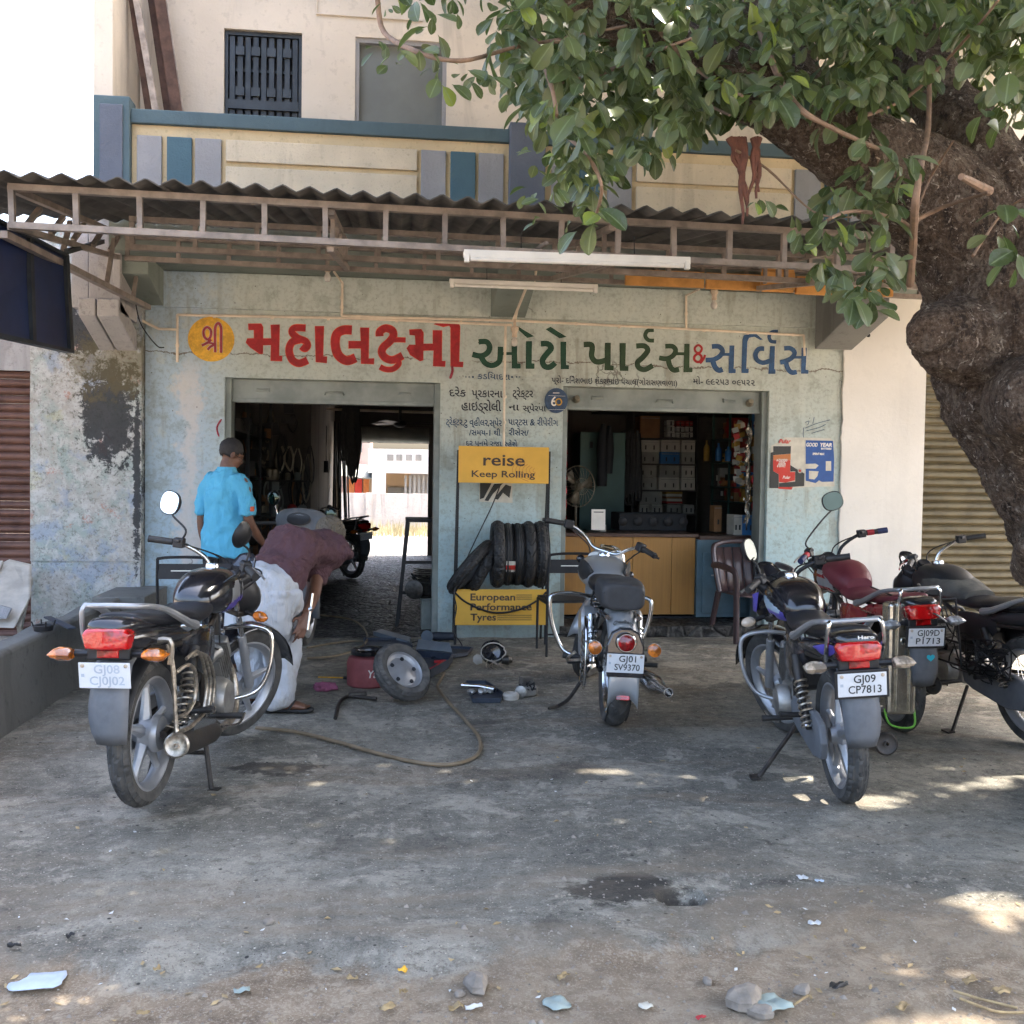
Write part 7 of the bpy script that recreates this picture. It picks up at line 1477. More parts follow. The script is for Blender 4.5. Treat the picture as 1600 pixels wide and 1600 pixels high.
mb.tube(spline([(.15,0,1.39),(.215,.0,1.33),(.25,.0,1.12),(.235,.12,.99),(.215,.22,.92)], 4), [.05]*3+[.048,.046,.044,.042,.041,.040,.039,.038,.037,.034,.031,.029,.027,.025], 12)
hand(mb, V((.215, .22, .92)), (-.1, .8, -.5), (0, -.4, -1), .4, .3, -1)
head(mb, hc_, Hr)
remesh(mb.build('body', M['skin'], man, local=True), .0065, 4)
mb = MB(); m_ = MB().ell((0, 0, 0), (.079, .098, .092), 24, 14); m_.v = [hc_+Hr @ (V((0, -.014, .027))+p*(1+.05*MN.noise(p*45)+.04*MN.noise(p*110))) for p in m_.v]
m_.f = [f for f in m_.f if all((Hr.transposed() @ (m_.v[i]-hc_)).z > -.045+.75*max(0, (Hr.transposed() @ (m_.v[i]-hc_)).y+.02) for i in f)]; m_.build('hair', M['hair'], man, local=True, solid=.006)
gl = MB()
for s_ in (-1, 1): gl.tube([hc_+Hr @ V((s_*.033+.022*cos(t*pi/8), .094, -.008+.017*sin(t*pi/8))) for t in range(16)], .0018, 5, closed=True).tube([hc_+Hr @ V((s_*.056, .092, -.004)), hc_+Hr @ V((s_*.080, .0, .0))], .002, 5)
gl.build('spectacles', M['stand_black'], man, local=True)
mb = MB().loft(ringz([(0,-.01,.835,.198,.150),(0,-.01,.85,.20,.152),(0,-.01,1.0,.188,.142),(0,-.005,1.18,.185,.135),(0,0,1.32,.20,.128),(0,0,1.40,.185,.10),(0,.0,1.445,.11,.08),(0,.005,1.47,.072,.068)], 28))
for s_ in (-1, 1): mb.loft(rings_dir([(V((s_*.13,0,1.385)), (s_*1,0,-.25), .068, .062), (V((s_*.195,0,1.34)), (s_*.7,0,-.8), .066, .058), (V((s_*.238,-.005,1.23)), (s_*.2,0,-1), .064, .056), (V((s_*.250,-.01,1.145)), (s_*.1,0,-1), .067, .058)], (0, 1, 0), 20))
remesh(mb.build('polo_shirt', M['polo'], man, local=True), .008, 3, (.05, .10))
MB().loft(ringz([(0,.006,1.455,.078,.073),(0,.010,1.49,.068,.068),(0,.010,1.492,.074,.074),(0,.006,1.458,.088,.083)], 24)).build('collar', M['polo'], man, local=True)
o_ = MB().box((.312, -.025, 1.19), (.012, .04, .035), (0, .1, 0)).build('sleeve_badge', M['paint_orange'], man, local=True, bevel=.003)
mb = MB()
for s_ in (-1, 1): mb.loft(ringz([(s_*.105,0,.06,.085,.09),(s_*.105,0,.3,.085,.09),(s_*.10,0,.6,.095,.10),(s_*.085,0,.88,.105,.125),(s_*.06,0,.97,.11,.12)]))
remesh(mb.build('trousers', M['dark_trousers'], man, local=True), .012, 4, (.02, .1))

man.scale = (.88, .92, 1)
# man bending over with his hands at his knee
man2 = thing('person', 'man in maroon shirt and soiled white trousers bending forward, hands at his knee', 'person', tuple(W(437, 1112, Z=0)))
hip = W(419, 915, Y=6.33); bk_ = W(457, 854, Y=6.5); sh_ = W(502, 854, Y=6.72); hd2 = W(515, 837, Y=6.90)
fd_ = (sh_-hip).normalized(); lat = V((fd_.y, -fd_.x, 0)).normalized()       # his right-hand side
fw = V((-lat.y, lat.x, 0))
mb = MB(); mb.loft(rings_dir([(hip-fd_*.03, fd_, .15, .12), (hip+fd_*.1, fd_, .15, .115), (bk_, fd_, .155, .12), (sh_-fd_*.03, fd_, .165, .10), (sh_+fd_*.07, fd_, .09, .07), (hd2-fd_*.02, fd_, .055, .055)], lat))
kn = [W(443, 992, Y=6.45), W(397, 990, Y=6.55)]; an = [W(434, 1092, Y=6.30), W(399, 1078, Y=6.55)]; hj = [hip+lat*.10, hip-lat*.10]
for i in range(2):
    mb.tube(spline([hj[i], kn[i], an[i]], 5), [.10,.095,.088,.08,.072,.065,.06,.055,.05,.044,.042], 14)
    ft = fw*.5+lat*.85 if i == 0 else fw; ft.normalize(); a_ = an[i].copy(); a_.z = .035
    mb.loft(rings_dir([(V((a_.x, a_.y, .05))-ft*.06, ft, .032, .035), (V((a_.x, a_.y, .055))+ft*.02, ft, .040, .042), (V((a_.x, a_.y, .042))+ft*.12, ft, .045, .026), (V((a_.x, a_.y, .034))+ft*.165, ft, .042, .018)], (-ft.y, ft.x, 0), 14))
    for j in range(5): b = V((a_.x, a_.y, .034))+ft*.16+V((-ft.y, ft.x, 0))*(.032-.016*j); mb.tube([b, b+ft*(.035-.004*j)], [.011, .008], 8)
el = W(492, 925, Y=6.50); wr_ = W(477, 962, Y=6.30); s0 = sh_+lat*.15
mb.tube(spline([s0, W(500, 885, Y=6.62), el, W(485, 945, Y=6.40), wr_], 5), [lerp(.052, .027, i/20) for i in range(21)], 12)
hand(mb, wr_, (W(470, 985, Y=6.24)-wr_), V((-.6, .7, -.2)), .7, .35, -1)
s1 = sh_-lat*.15; wr2 = W(474, 972, Y=6.38); mb.tube(spline([s1, s1.lerp(wr2, .5)+V((.05, .08, 0)), wr2], 6), [lerp(.05, .027, i/12) for i in range(13)], 12); hand(mb, wr2, (W(466, 992, Y=6.30)-wr2), V((-.5, -.5, -.2)), .7, .4, 1)
Hd = Matrix(( (lat.x, fd_.x, 0), (lat.y, fd_.y, 0), (lat.z, fd_.z, 1) )).transposed().transposed()
yv = (fd_*.6+V((0, 0, -1))).normalized(); xv = lat; zv = xv.cross(yv).normalized(); Hm = Matrix((xv, yv, zv)).transposed()
head(mb, hd2, Hm)
remesh(mb.build('body', M['skin'], man2), .0065, 4)
m_ = MB().ell((0, 0, 0), (.092, .112, .102), 24, 14); m_.v = [hd2+Hm @ (V((0, -.016, .022))+p) for p in m_.v]; m_.f = [f for f in m_.f if all((Hm.transposed() @ (m_.v[i]-hd2)).z > -.06+.7*max(0, (Hm.transposed() @ (m_.v[i]-hd2)).y) for i in f)]
o_ = m_.build('head_cloth', M['cap'], man2, solid=.008)
m_ = MB().loft(rings_dir([(hd2-fd_*.13, fd_, .075, .07), (hd2-fd_*.05, fd_, .085, .085), (hd2+V((0, 0, -.07)), (fd_.x, fd_.y, -1.2), .085, .085)], lat)); remesh(m_.build('neck_cloth', M['cap'], man2), .012, 3, (.02, .05))
mb = MB().loft(rings_dir([(hip+fd_*.03+V((0, 0, .03)), fd_, .178, .150), (hip+fd_*.10+V((0, 0, .015)), fd_, .182, .155), (bk_, fd_, .188, .150), (sh_-fd_*.08, fd_, .195, .13), (sh_+fd_*.01, fd_, .17, .105), (sh_+fd_*.09, fd_, .085, .08)], lat, 28))
mb.loft(rings_dir([(sh_+lat*.10, lat-V((0, 0, .5)), .085, .085), (s0+V((0, 0, -.03)), V((-.3, -.3, -1)), .085, .08), (W(500, 885, Y=6.62), V((-.3, -.3, -1)), .075, .068), (W(493, 908, Y=6.60), V((-.3, -.3, -1)), .066, .06)], fw, 18))
mb.loft(rings_dir([(sh_-lat*.10, -lat-V((0, 0, .5)), .08, .08), (s1+V((0, 0, -.04)), V((0, 0, -1)), .08, .075), (s1+V((.03, .02, -.16)), V((0, 0, -1)), .07, .065)], fw, 18))
remesh(mb.build('maroon_shirt', M['maroon_shirt'], man2), .008, 4, (.045, .09))
mb = MB(); mb.loft(rings_dir([(hip+fd_*.07+V((0, 0, -.005)), fd_, .17, .14), (hip+fd_*.0, (fd_+V((0, 0, .5))), .185, .155), (hip-fd_*.05+V((0, 0, -.10)), (0, 0, 1), .185, .15), (hip-fd_*.03+V((0, 0, -.24)), (0, 0, 1), .18, .135), (hip-fd_*.01+V((0, 0, -.34)), (0, 0, 1), .14, .10)], lat, 26))
for i in range(2): mb.loft(rings_dir([(hj[i]+V((0, 0, -.03)), (0, 0, -1), .115, .135), (hj[i].lerp(kn[i], .5), (0, 0, -1), .115, .13), (kn[i], (0, 0, -1), .105, .115), (kn[i].lerp(an[i], .5), (0, 0, -1), .095, .098), (an[i]+V((0, 0, .04)), (0, 0, -1), .088, .09), (an[i]+V((0, 0, -.03)), (0, 0, -1), .085, .088)], lat, 22))
remesh(mb.build('trousers', M['white_trousers'], man2), .009, 10, (.055, .13))
for i in range(2):
    ft = (fw*.5+lat*.85 if i == 0 else fw).normalized(); a_ = V((an[i].x, an[i].y, .009)); sd_ = V((-ft.y, ft.x, 0))
    sl_ = MB().loft([[a_+ft*t+sd_*w_+V((0, 0, z_)) for w_, z_ in ((-w2,0),(w2,0),(w2,.016),(-w2,.016))] for t, w2 in ((-.09,.03),(-.06,.042),(.05,.042),(.13,.05),(.19,.045),(.215,.02))], sm=False).build('sandal', M['sandal'], man2, bevel=.004)
    MB().tube(spline([a_+ft*.07+sd_*.048+V((0, 0, .01)), a_+ft*.10+sd_*.03+V((0, 0, .055)), a_+ft*.10-sd_*.03+V((0, 0, .055)), a_+ft*.07-sd_*.048+V((0, 0, .01))], 4), .012, 6, flat=.4).build('sandal_strap', M['sandal'], sl_)
tl = MB(); MB().tube([W(489, 927, Y=6.20), W(481, 984, Y=6.18)], .008, 8).tube([W(483, 953, Y=6.19), W(488, 950, Y=6.19)], .014, 10).build('tyre_lever', M['chrome'], label='bright steel lever held at the knee by the bending man', cat='tool')

# ================================================================= CHAIRS
def steel_chair(loc, rz, lab):
    t = thing('steel_chair', lab, 'chair', loc, (0, 0, rz), 'black steel frame chairs'); B = lambda mb, n_, m_=M['stand_black'], p=t: mb.build(n_, m_, p, local=True)
    for s in (-1, 1): B(MB().tube(spline([(s*.21, -.2, .0), (s*.21, -.2, .43), (s*.205, -.23, .78), (s*.18, -.235, .83), (0, -.238, .84)], 5), .011, 8), 'back_frame'); B(MB().tube([(s*.21, .2, 0), (s*.21, .2, .43), (s*.21, -.2, .43)], .011, 8), 'leg')
    B(MB().box((0, -.225, .735), (.40, .012, .11), (-.08, 0, 0)), 'backrest'); B(MB().box((0, -.235, .74), (.22, .004, .008), (-.08, 0, 0)), 'backrest_slot', M['tube_white'])
    B(MB().box((0, 0, .445), (.42, .42, .02)), 'seat'); B(MB().tube([(-.21, -.2, .18), (.21, -.2, .18)], .008, 6), 'stretcher')
q = W(291, 900, Y=7.55); steel_chair((q.x, 7.8, .0), 0, 'black steel chair seen over the handlebar of the left motorcycle')
q = W(893, 900, Y=8.0); steel_chair((q.x+.03, 8.35, .0), R(3), 'black steel chair behind the left crash bar of the silver cruiser')
M['brown_plastic'] = mk('brown moulded plastic', (.075, .045, .045), .3, 0, .15, 4, .03, 40, dust=.25, dcol=(.14,.11,.11))
q = W(1180, 1005, Z=0); pc = thing('plastic_chair', 'dark brown moulded plastic armchair behind the violet motorcycle', 'chair', (q.x+.04, q.y+.25, 0), (0, 0, R(188)))
B = lambda mb, n_, **k: mb.build(n_, M['brown_plastic'], pc, local=True, **k)
g = [[V((u*(.235+.03*v_), -.20-.10*v_+.06*(u*u), .40+.46*v_-.035*u*u*v_)) for u in [k/5-1 for k in range(11)]] for v_ in (0, .25, .5, .75, .95, 1)]
for k in range(5):
    u0, u1 = -1+k*.4+.02, -.6+k*.4-.02
    if k in (1, 2, 3) or True: B(MB().sheet([[V((lerp(u0, u1, j/3)*(.225+.03*v_), -.20-.10*v_+.06*lerp(u0, u1, j/3)**2, .42+.40*v_)) for j in range(4)] for v_ in (0, .3, .6, 1)]), 'back_slat', solid=.008)
B(MB().tube(spline([(-.245, -.14, .42), (-.275, -.22, .78), (-.20, -.27, .855), (0, -.31, .875), (.20, -.27, .855), (.275, -.22, .78), (.245, -.14, .42)], 6), .024, 8), 'back_rim')
B(MB().sheet([[V((u*.23, v_*.22, .42-.015*(1-u*u))) for u in (-1, -.5, 0, .5, 1)] for v_ in (-1, -.5, 0, .5, 1)]), 'seat', solid=.012)
for s in (-1, 1):
    B(MB().tube(spline([(s*.275, -.22, .66), (s*.29, -.05, .67), (s*.29, .18, .65), (s*.275, .24, .60), (s*.265, .24, .30), (s*.27, .26, .0)], 5), .022, 8, flat=1.4), 'arm')
    B(MB().tube([(s*.235, -.18, .42), (s*.265, -.28, .0)], [.03, .024], 8), 'leg')

# ================================================================= THINGS ON THE FLOOR
M['hose'] = mk('tan air hose', (.20, .145, .085), .55, 0, .25, 8, .1, 50, dust=.3, local=False)
cr = lambda x, y: (460+x*.25, 920+y*.25)
def floor_path(P, z, n=6): return spline([W(a_, b_, Z=z) for a_, b_ in P], n)
hs = thing('air_hose', 'tan air hose looping over the concrete from the left motorcycle to the tool trays', 'hose', tuple(W(700, 1150, Z=0)))
MB().tube(floor_path([(400,1137),(460,1143),(520,1157),(580,1174),(635,1188),(690,1195),(728,1189),(749,1174),(747,1150),(722,1120),(700,1096),(684,1075),(686,1066),(694,1052)], .012), .0105, 8).build('hose', M['hose'], hs)
MB().tube(floor_path([(480,1012),(535,1003),(573,1002),(622,1008),(652,1021)], .014), .009, 8).build('hose', M['hose'], hs); MB().tube(floor_path([(492,960),(545,967),(567,980),(574,998),(560,1013),(523,1025),(480,1028)], .026), .009, 8).build('hose', M['hose'], hs)
M['pot_red'] = mk('faded red tank', (.30, .07, .075), .6, 0, .25, 7, .1, 40, dust=.35, dcol=(.25,.13,.12)); q = W(576, 1072, Z=0)
pt = thing('red_tank', 'faded red cylindrical air tank with a black rim behind the loose wheel', 'tank', tuple(q)); B = lambda mb, n_, m_: mb.build(n_, m_, pt, local=True)
B(MB().lathe([(.001, 0), (.125, 0), (.148, .02), (.150, .17), (.135, .205), (.11, .215)], (0, 0, 0), seg=36), 'tank', M['pot_red']); B(MB().lathe([(.10, .215), (.122, .225), (.124, .25), (.105, .262), (.09, .255), (.088, .22)], (0, 0, 0), seg=36), 'rim', M['gloss_black']); B(MB().lathe([(.001, .235), (.088, .24)], (0, 0, 0), seg=30), 'lid', M['chrome'])
mb = text('Yas', .075, None, lambda x, y, z: V((x, y, 0)), None, ext=0, bold=.001, shear=.2); mb.v = [V((.1515*sin(p.x*6+.25), -.1515*cos(p.x*6+.25), .085+p.y)) for p in mb.v]; B(mb, 'painted_lettering', M['tube_white'])
# loose wheel leaning on the tank
q = W(628, 1098, Z=0); axd = V((.42, -.52, .52)).normalized(); Rw = .205
lw = thing('spare_wheel', 'small loose wheel with dusty tyre leaning beside the red tank', 'wheel', (q.x, q.y+.02, 0)); 
xv = V((0, 0, 1)).cross(axd).normalized(); zv = xv.cross(axd).normalized()*-1; Mq = Matrix((xv, axd, zv)).transposed().to_4x4(); low = min((Mq @ V((Rw*cos(t*.1), .045, Rw*sin(t*.1)))).z for t in range(63)); low = min(low, min((Mq @ V((Rw*cos(t*.1), -.045, Rw*sin(t*.1)))).z for t in range(63)))
Tq = Matrix.Translation((0, 0, -low+.004)) @ Mq; b = lambda mb, n_, m_, **k: mb.xf(Tq).build(n_, m_, lw, local=True, **k)
b(tyre_mesh(Rw, .10, 'block', .13, 90), 'tyre', M['rubber_dusty']); b(MB().lathe([(.145, .03), (.135, .036), (.128, .03), (.12, .0), (.10, -.005), (.10, .004), (.118, .012)], (0, 0, 0), (0, 1, 0), 40, closed=True), 'rim', M['silver']); b(MB().lathe([(.112, .0), (.08, .012), (.05, .02), (.03, .03), (.001, .03)], (0, 0, 0), (0, 1, 0), 30), 'wheel_disc', M['silver'])
for k in range(5): a0 = k*2*pi/5; b(MB().lathe([(.012, .012), (.014, .02), (.001, .022)], (.085*cos(a0), 0, .085*sin(a0)), (0, 1, 0), 10), 'wheel_hole', M['black_void'])
M['tray_blue'] = mk('dark blue painted tray', (.02, .03, .05), .5, .2, .3, 10, .1, 40, dust=.35, dcol=(.11,.11,.12)); M['sheet_grey'] = mk('grey blue panel', (.13, .16, .19), .45, .2, .25, 6, .1, 30, dust=.3)
def slab(name, pts, h, mat, lab, cat, lip=None, bevel=.006, z=.004):
    t = thing(name, lab, cat, tuple(W(*pts[0], Z=0))); P = [W(a_, b_, Z=0) for a_, b_ in pts]
    n = len(P); MB().add([p+V((0, 0, z)) for p in P]+[p+V((0, 0, z+h)) for p in P], [tuple(range(n))[::-1], tuple(range(n, 2*n))]+[(i, (i+1) % n, n+(i+1) % n, n+i) for i in range(n)]).build('base', mat, t, bevel=bevel)
    if lip:
        for i in range(n): MB().bar(P[i]+V((0, 0, z+h+lip/2)), P[(i+1) % n]+V((0, 0, z+h+lip/2)), .008, lip).build('rim', mat, t)
    return t, P
slab('grey_panel', [(583, 994), (596, 990), (642, 1003), (640, 1010)], .04, M['sheet_grey'], 'flat grey blue metal panel on the floor in front of the left doorway', 'panel')
slab('long_tray', [(568, 1004), (640, 1004), (644, 1016), (570, 1018)], .02, M['tray_blue'], 'low dark tray under the grey panel', 'tray', .02)
slab('parts_tray', [(674, 1034), (730, 1026), (738, 1018), (690, 1016)], .015, M['tray_blue'], 'dark blue tray full of small parts, left of the tyre stand legs', 'tray', .02)
tb2, P = slab('tool_case', [(650, 1030), (707, 1036), (700, 1046), (672, 1062), (650, 1050)], .02, M['tray_blue'], 'open dark tool case behind the loose wheel with a grey lid', 'tool case', .05)
a_ = [W(652, 1028, Y=P[0].y+.02), W(708, 1033, Y=P[1].y+.02)]; MB().add([P[0]+V((0, .0, .08)), P[1]+V((0, .0, .08)), P[1]+V((-.02, .09, .14)), P[0]+V((.02, .09, .14))], [(0, 1, 2, 3)]).build('lid', M['sheet_grey'], tb2, solid=.01); MB().tube([P[2]+V((-.1, .05, .05)), P[2]+V((-.02, .02, .06)), P[3]+V((-.02, .03, .05))], .012, 6).build('red_tool', M['paint_red'], tb2)
q = W(690, 1002, Z=0); gr_ = thing('angle_grinder', 'dark blue angle grinder lying at the left leg of the tyre stand', 'grinder', tuple(q)); MB().tube([q+V((-.12, 0, .04)), q+V((-.06, 0, .045)), q+V((.10, .0, .045)), q+V((.13, 0, .04))], [.03, .038, .035, .02], 14).build('body', M['tray_blue'], gr_); MB().lathe([(.03, -.03), (.035, .01), (.055, .02), (.055, .026), (.001, .028)], q+V((-.12, -.01, .045)), (-.4, -1, .1), 18).build('guard', M['sheet_grey'], gr_)
for k in range(3): MB().tube(floor_path([(690, 1008), (650+k*12, 1022), (610+k*9, 1016+k*4), (660, 1000+k*6), (700, 996)], .01), .005, 5).build('power_cord', M['rubber'], label=['black cord curling from the grinder to the trays', 'thin black cord looping closest to the grey panel', 'black cord loop lying farthest forward by the loose wheel'][k], cat='cord')
q = W(770, 1042, Z=0); hl = thing('lamp_shell', 'cream and black headlamp shell standing on the floor before the tyre stand', 'lamp shell', tuple(q))
MB().lathe([(.001, -.05), (.06, -.035), (.085, 0), (.095, -.02), (.075, -.07), (.035, -.09), (.001, -.092)], q+V((0, 0, .115)), (0, -1, .25), 26).xf(Matrix.Identity(4)).build('shell', M['gloss_black'], hl); MB().tube([q+V((.092*cos(t*pi/12)*(1+.06*cos(3*t)), -.005, .115+.07*sin(t*pi/12))) for t in range(24)], .005, 6, closed=True).build('rim', M['dirty_white'], hl)
MB().loft([[q+V((-.12+x, .02+r_*cos(t*pi/5)*.5, .055+r_*sin(t*pi/5))) for t in range(10)] for x, r_ in ((-.03, .02), (0, .045), (.04, .03))]).build('cream_part', M['dirty_white'], hl); MB().loft([[q+V((.07+x, .02+r_*cos(t*pi/6), .05+r_*sin(t*pi/6))) for t in range(12)] for x, r_ in ((0, .03), (.05, .04), (.08, .02))]).build('brown_part', M['oily_metal'], hl)
for k in range(5): MB().tube(spline([q+V((rnd(-.05, .05), -.03, .06)), q+V((rnd(-.08, .08), -.09, .02)), q+V((rnd(-.05, .14), -.14, .008))], 4), .003, 5).build('wire', M['rust_chrome'], hl)
t_, P = slab('oil_tray', [(728, 1072), (760, 1072), (785, 1090), (782, 1100), (738, 1100)], .015, M['tray_blue'], 'dark tray with a shiny fork tube and oily parts, middle of the floor', 'tray', .02)
c_ = (P[0]+P[2]+P[4])/3; MB().tube([c_+V((-.12, .04, .06)), c_+V((.0, .0, .06)), c_+V((.09, -.05, .05))], [.016, .014, .02], 12).build('shaft', M['chrome'], t_)
for k in range(9): MB().lathe([(.012, 0), (.022, .004), (.02, .02), (.01, .025)], c_+V((rnd(-.1, .1), rnd(-.06, .06), .03)), (rnd(-1, 1), rnd(-1, 1), 1), 10).build('small_part', M[random.choice(['oily_metal', 'alu', 'oily_metal'])], t_)
q = W(798, 1093, Z=0); MB().lathe([(.045 if k % 2 else .052, .004+.0*k) for k in range(1)]+[(.052, .004), (.055, .03), (.045, .045), (.03, .045), (.03, .004)], q, (0, 0, 1), 22, closed=True).build('ring_gear', M['dirty_white'], label='pale ring gear on the floor between the oily tray and the aluminium casting', cat='gear')
engine_lump('aluminium_casting', W(822, 1088, Z=0), .12, 'dusty aluminium casting on the floor right of the pale ring gear', 'alu', 4)
q = W(508, 1080, Z=0); mb = MB().ell((0, 0, 0), (.075, .05, .03), 28, 16); mb.v = [q+V((0, 0, .03))+p*(1+.45*MN.noise(p*38)+.25*MN.noise(p*90)) for p in mb.v]; mb.build('rag', flat('pink rag cloth', (.30, .09, .16), .9), label='crumpled pink rag on the floor right of the bending man', cat='rag')
sd = thing('screwdriver', 'screwdriver with a yellow shaft lying behind the pink rag', 'screwdriver', tuple(W(515, 1058, Z=0))); MB().tube([W(497, 1058, Z=.01), W(537, 1059, Z=.01)], .005, 6).build('shaft', M['paint_yellow'], sd); MB().tube([W(537, 1059, Z=.014), W(556, 1060, Z=.014)], .013, 8).build('handle', M['stand_black'], sd)
fs = thing('loose_stand', 'black motorcycle stand lying on the floor below the pink rag', 'stand', tuple(W(545, 1090, Z=0))); MB().tube(floor_path([(524, 1122), (529, 1100), (536, 1092), (548, 1088), (588, 1092)], .02), .012, 8).build('tube', M['frame_black'], fs); MB().tube([W(545, 1086, Z=.03), W(572, 1084, Z=.03)], .018, 10).build('spring', M['oily_metal'], fs)
# on the kerb
q = W(68, 985, Z=.465); iron = thing('iron_ring', 'small black iron ring stove standing on the kerb', 'stove', tuple(q)); MB().lathe([(.035, 0), (.055, .0), (.06, .03), (.05, .035), (.03, .015)], q, seg=24, closed=True).build('ring', M['stand_black'], iron)
for k in range(4): a0 = k*pi/2+.5; MB().bar(q+V((.055*cos(a0), .055*sin(a0), .02)), q+V((.068*cos(a0), .068*sin(a0), .06)), .008, .008).build('prong', M['stand_black'], iron)
wp = thing('blue_blade', 'dark blue blade shaped strip lying on the kerb behind the iron ring', 'strip', tuple(W(95, 972, Z=.47))); MB().bar(W(74, 964, Z=.50), W(113, 982, Z=.475), .05, .012).build('strip', M['tray_blue'], wp, bevel=.004)

# ================================================================= LITTER AND STONES
M['stone'] = mk('grey brown stone', (.26, .225, .185), .9, 0, .4, 12, .7, 40, dust=.3, dcol=(.3,.24,.18)); M['dry_leaf'] = mk('dry leaf', (.36, .26, .13), .8, 0, .4, 20, .3); M['paper_white'] = flat('littered paper', (.62, .62, .60), .8); M['paper_blue'] = flat('pale blue paper', (.46, .53, .63), .8); M['paper_teal'] = flat('pale green paper', (.30, .36, .33), .8)
def stone(px, py, sz, lab, seed):
    q = W(px, py, Z=-.03); q.z = gh(q.x, q.y) if q.y > 2 else -.05; mb = MB().ell((0, 0, 0), (sz, sz*.75, sz*.55), 8, 5, (0, 0, seed)); o = V((seed*3.1, seed, 0)); mb.sm = [False]*len(mb.f)
    mb.v = [q+V((0, 0, sz*.33))+V((round(p.x/sz*3.2)/3.2*sz*.55+p.x*.45, p.y, p.z))*(1+.35*MN.noise(p/sz*1.1+o)+.12*MN.noise(p/sz*3+o)) for p in mb.v]; mb.build('stone', M['stone'], label=lab, cat='stone', group='loose stones on the ground')
stone(1163, 1577, .065, 'largest grey brown stone near the bottom edge of the yard', 1); stone(743, 1553, .052, 'pale angular stone lying alone on the dirt', 2); stone(1190, 1594, .04, 'small stone just right of the largest one at the bottom edge', 3); stone(1253, 1558, .03, 'flat round stone right of the largest one', 4); stone(1105, 1541, .02, 'tiny stone above the largest one', 5); stone(420, 1457, .02, 'tiny stone at the edge of the concrete', 6); stone(718, 1563, .018, 'pebble just left of the pale angular stone', 7)
def scrap(name, px, py, w_, h_, mat, lab, cat, seed, grp=None, up=.02):
    q = W(px, py, Z=-.02); z0 = gh(q.x, q.y); r_ = random.Random(seed); a0 = r_.uniform(0, 3); g = []
    for j in range(6):
        row = []
        for i in range(8):
            u, v_ = i/7-.5, j/5-.5; rr_ = 1+.10*MN.noise(V((u*5, v_*5, seed+9)))-(.12 if (i in (0, 7) and j in (0, 5)) else 0); x, y = u*w_*rr_, v_*h_*rr_; row.append(V((q.x+x*cos(a0*.2)-y*sin(a0*.2), q.y+x*sin(a0*.2)+y*cos(a0*.2), z0+.006+up*(.5+.8*MN.noise(V((u*2.2, v_*2.2, seed)))))))
        g.append(row)
    return MB().sheet(g).build(name, mat, label=lab, cat=cat, group=grp, solid=.0012)
L_ = 'dry leaves scattered on the ground'
for a in (('paper_scrap', 58, 1540, .145, .10, 'paper_blue', 'pale blue folded paper at the bottom left corner of the yard', 'paper', 1), ('paper_scrap', 870, 1569, .065, .07, 'paper_teal', 'pale green crumpled paper near the bottom centre', 'paper', 2),
    ('paper_scrap', 378, 1552, .045, .03, 'paper_teal', 'small greenish paper strip on the dirt left of centre', 'paper', 3), ('wrapper', 629, 1520, .028, .022, 'paint_yellow', 'tiny yellow wrapper on the dirt', 'wrapper', 4), ('wrapper', 1009, 1574, .035, .03, 'poster_white', 'small pale wrapper at the bottom centre', 'wrapper', 5), ('wrapper', 1095, 1596, .03, .015, 'tape_red', 'torn dull red wrapper at the very bottom edge', 'wrapper', 6),
    ('white_disc', 1253, 1383, .034, .035, 'paper_white', 'white cap lying left of its twin on the concrete', 'cap', 7), ('white_disc', 1280, 1389, .03, .022, 'paper_blue', 'pale bluish cap right of the white one', 'cap', 8), ('white_disc', 1272, 1453, .042, .025, 'paper_white', 'white cap lying alone nearest the camera', 'cap', 9),
    ('plastic_sheet', 1205, 1578, .10, .09, 'paper_teal', 'crumpled translucent plastic behind the largest stone', 'plastic', 10), ('paper_scrap', 740, 1579-1, .05, .02, 'paper_white', 'white sliver of paper below the pale angular stone', 'paper', 11)):
    scrap(a[0], a[1], a[2], a[3], a[4], M[a[5]], a[6], a[7], a[8], up=.03 if a[0] == 'plastic_sheet' else .012)
for k, (x_, y_, w_, lab) in enumerate(((606,1579,.055,'curled pale leaf left of the bottom centre'),(550,1536,.04,'round dry leaf on the dirt above the curled one'),(880,1533,.05,'dry leaf above the green paper'),(1410,1580,.06,'dry leaf near the bottom right'),(1515,1545,.06,'dry leaf at the foot of the tree'),(712,1580,.05,'long dry leaf right of the bottom centre'),(1310,1548,.07,'dark leaf heap near the bottom right'),(630,1556,.03,'narrow leaf left of the pale stone'),(223,1588,.04,'pale scrap of leaf at the bottom left'),(1565,1560,.07,'dry leaf at the right edge'),(245,1524,.025,'crumb of leaf by the blue paper'),(22,1494,.045,'black scrap at the left edge of the concrete'),(110,1477,.03,'small black scrap on the concrete at the left'))):
    scrap('dry_leaf', x_, y_, w_*.85, w_*.4, M['rubber'] if 'black' in lab or 'dark' in lab else M['dry_leaf'], lab, 'leaf', 20+k, L_)
mb = MB(); r_ = random.Random(9)
for k in range(5200):
    y = r_.uniform(2.2, 8.6)**1 if r_.random() < .3 else r_.uniform(2.3, 3.6); x = r_.uniform(-2, 4.6); s = r_.uniform(.0015, .005)*(2.2 if r_.random() < .05 else 1); z = gh(x, y)
    mb.add([(x-s, y-s*.7, z), (x+s, y-s, z), (x+s*.8, y+s, z), (x-s, y+s, z), (x+r_.uniform(-s, s)*.4, y, z+s*1.1)], [(0,1,4),(1,2,4),(2,3,4),(3,0,4)])
mb.build('grit', M['stone'], kind='stuff')
mb = MB()
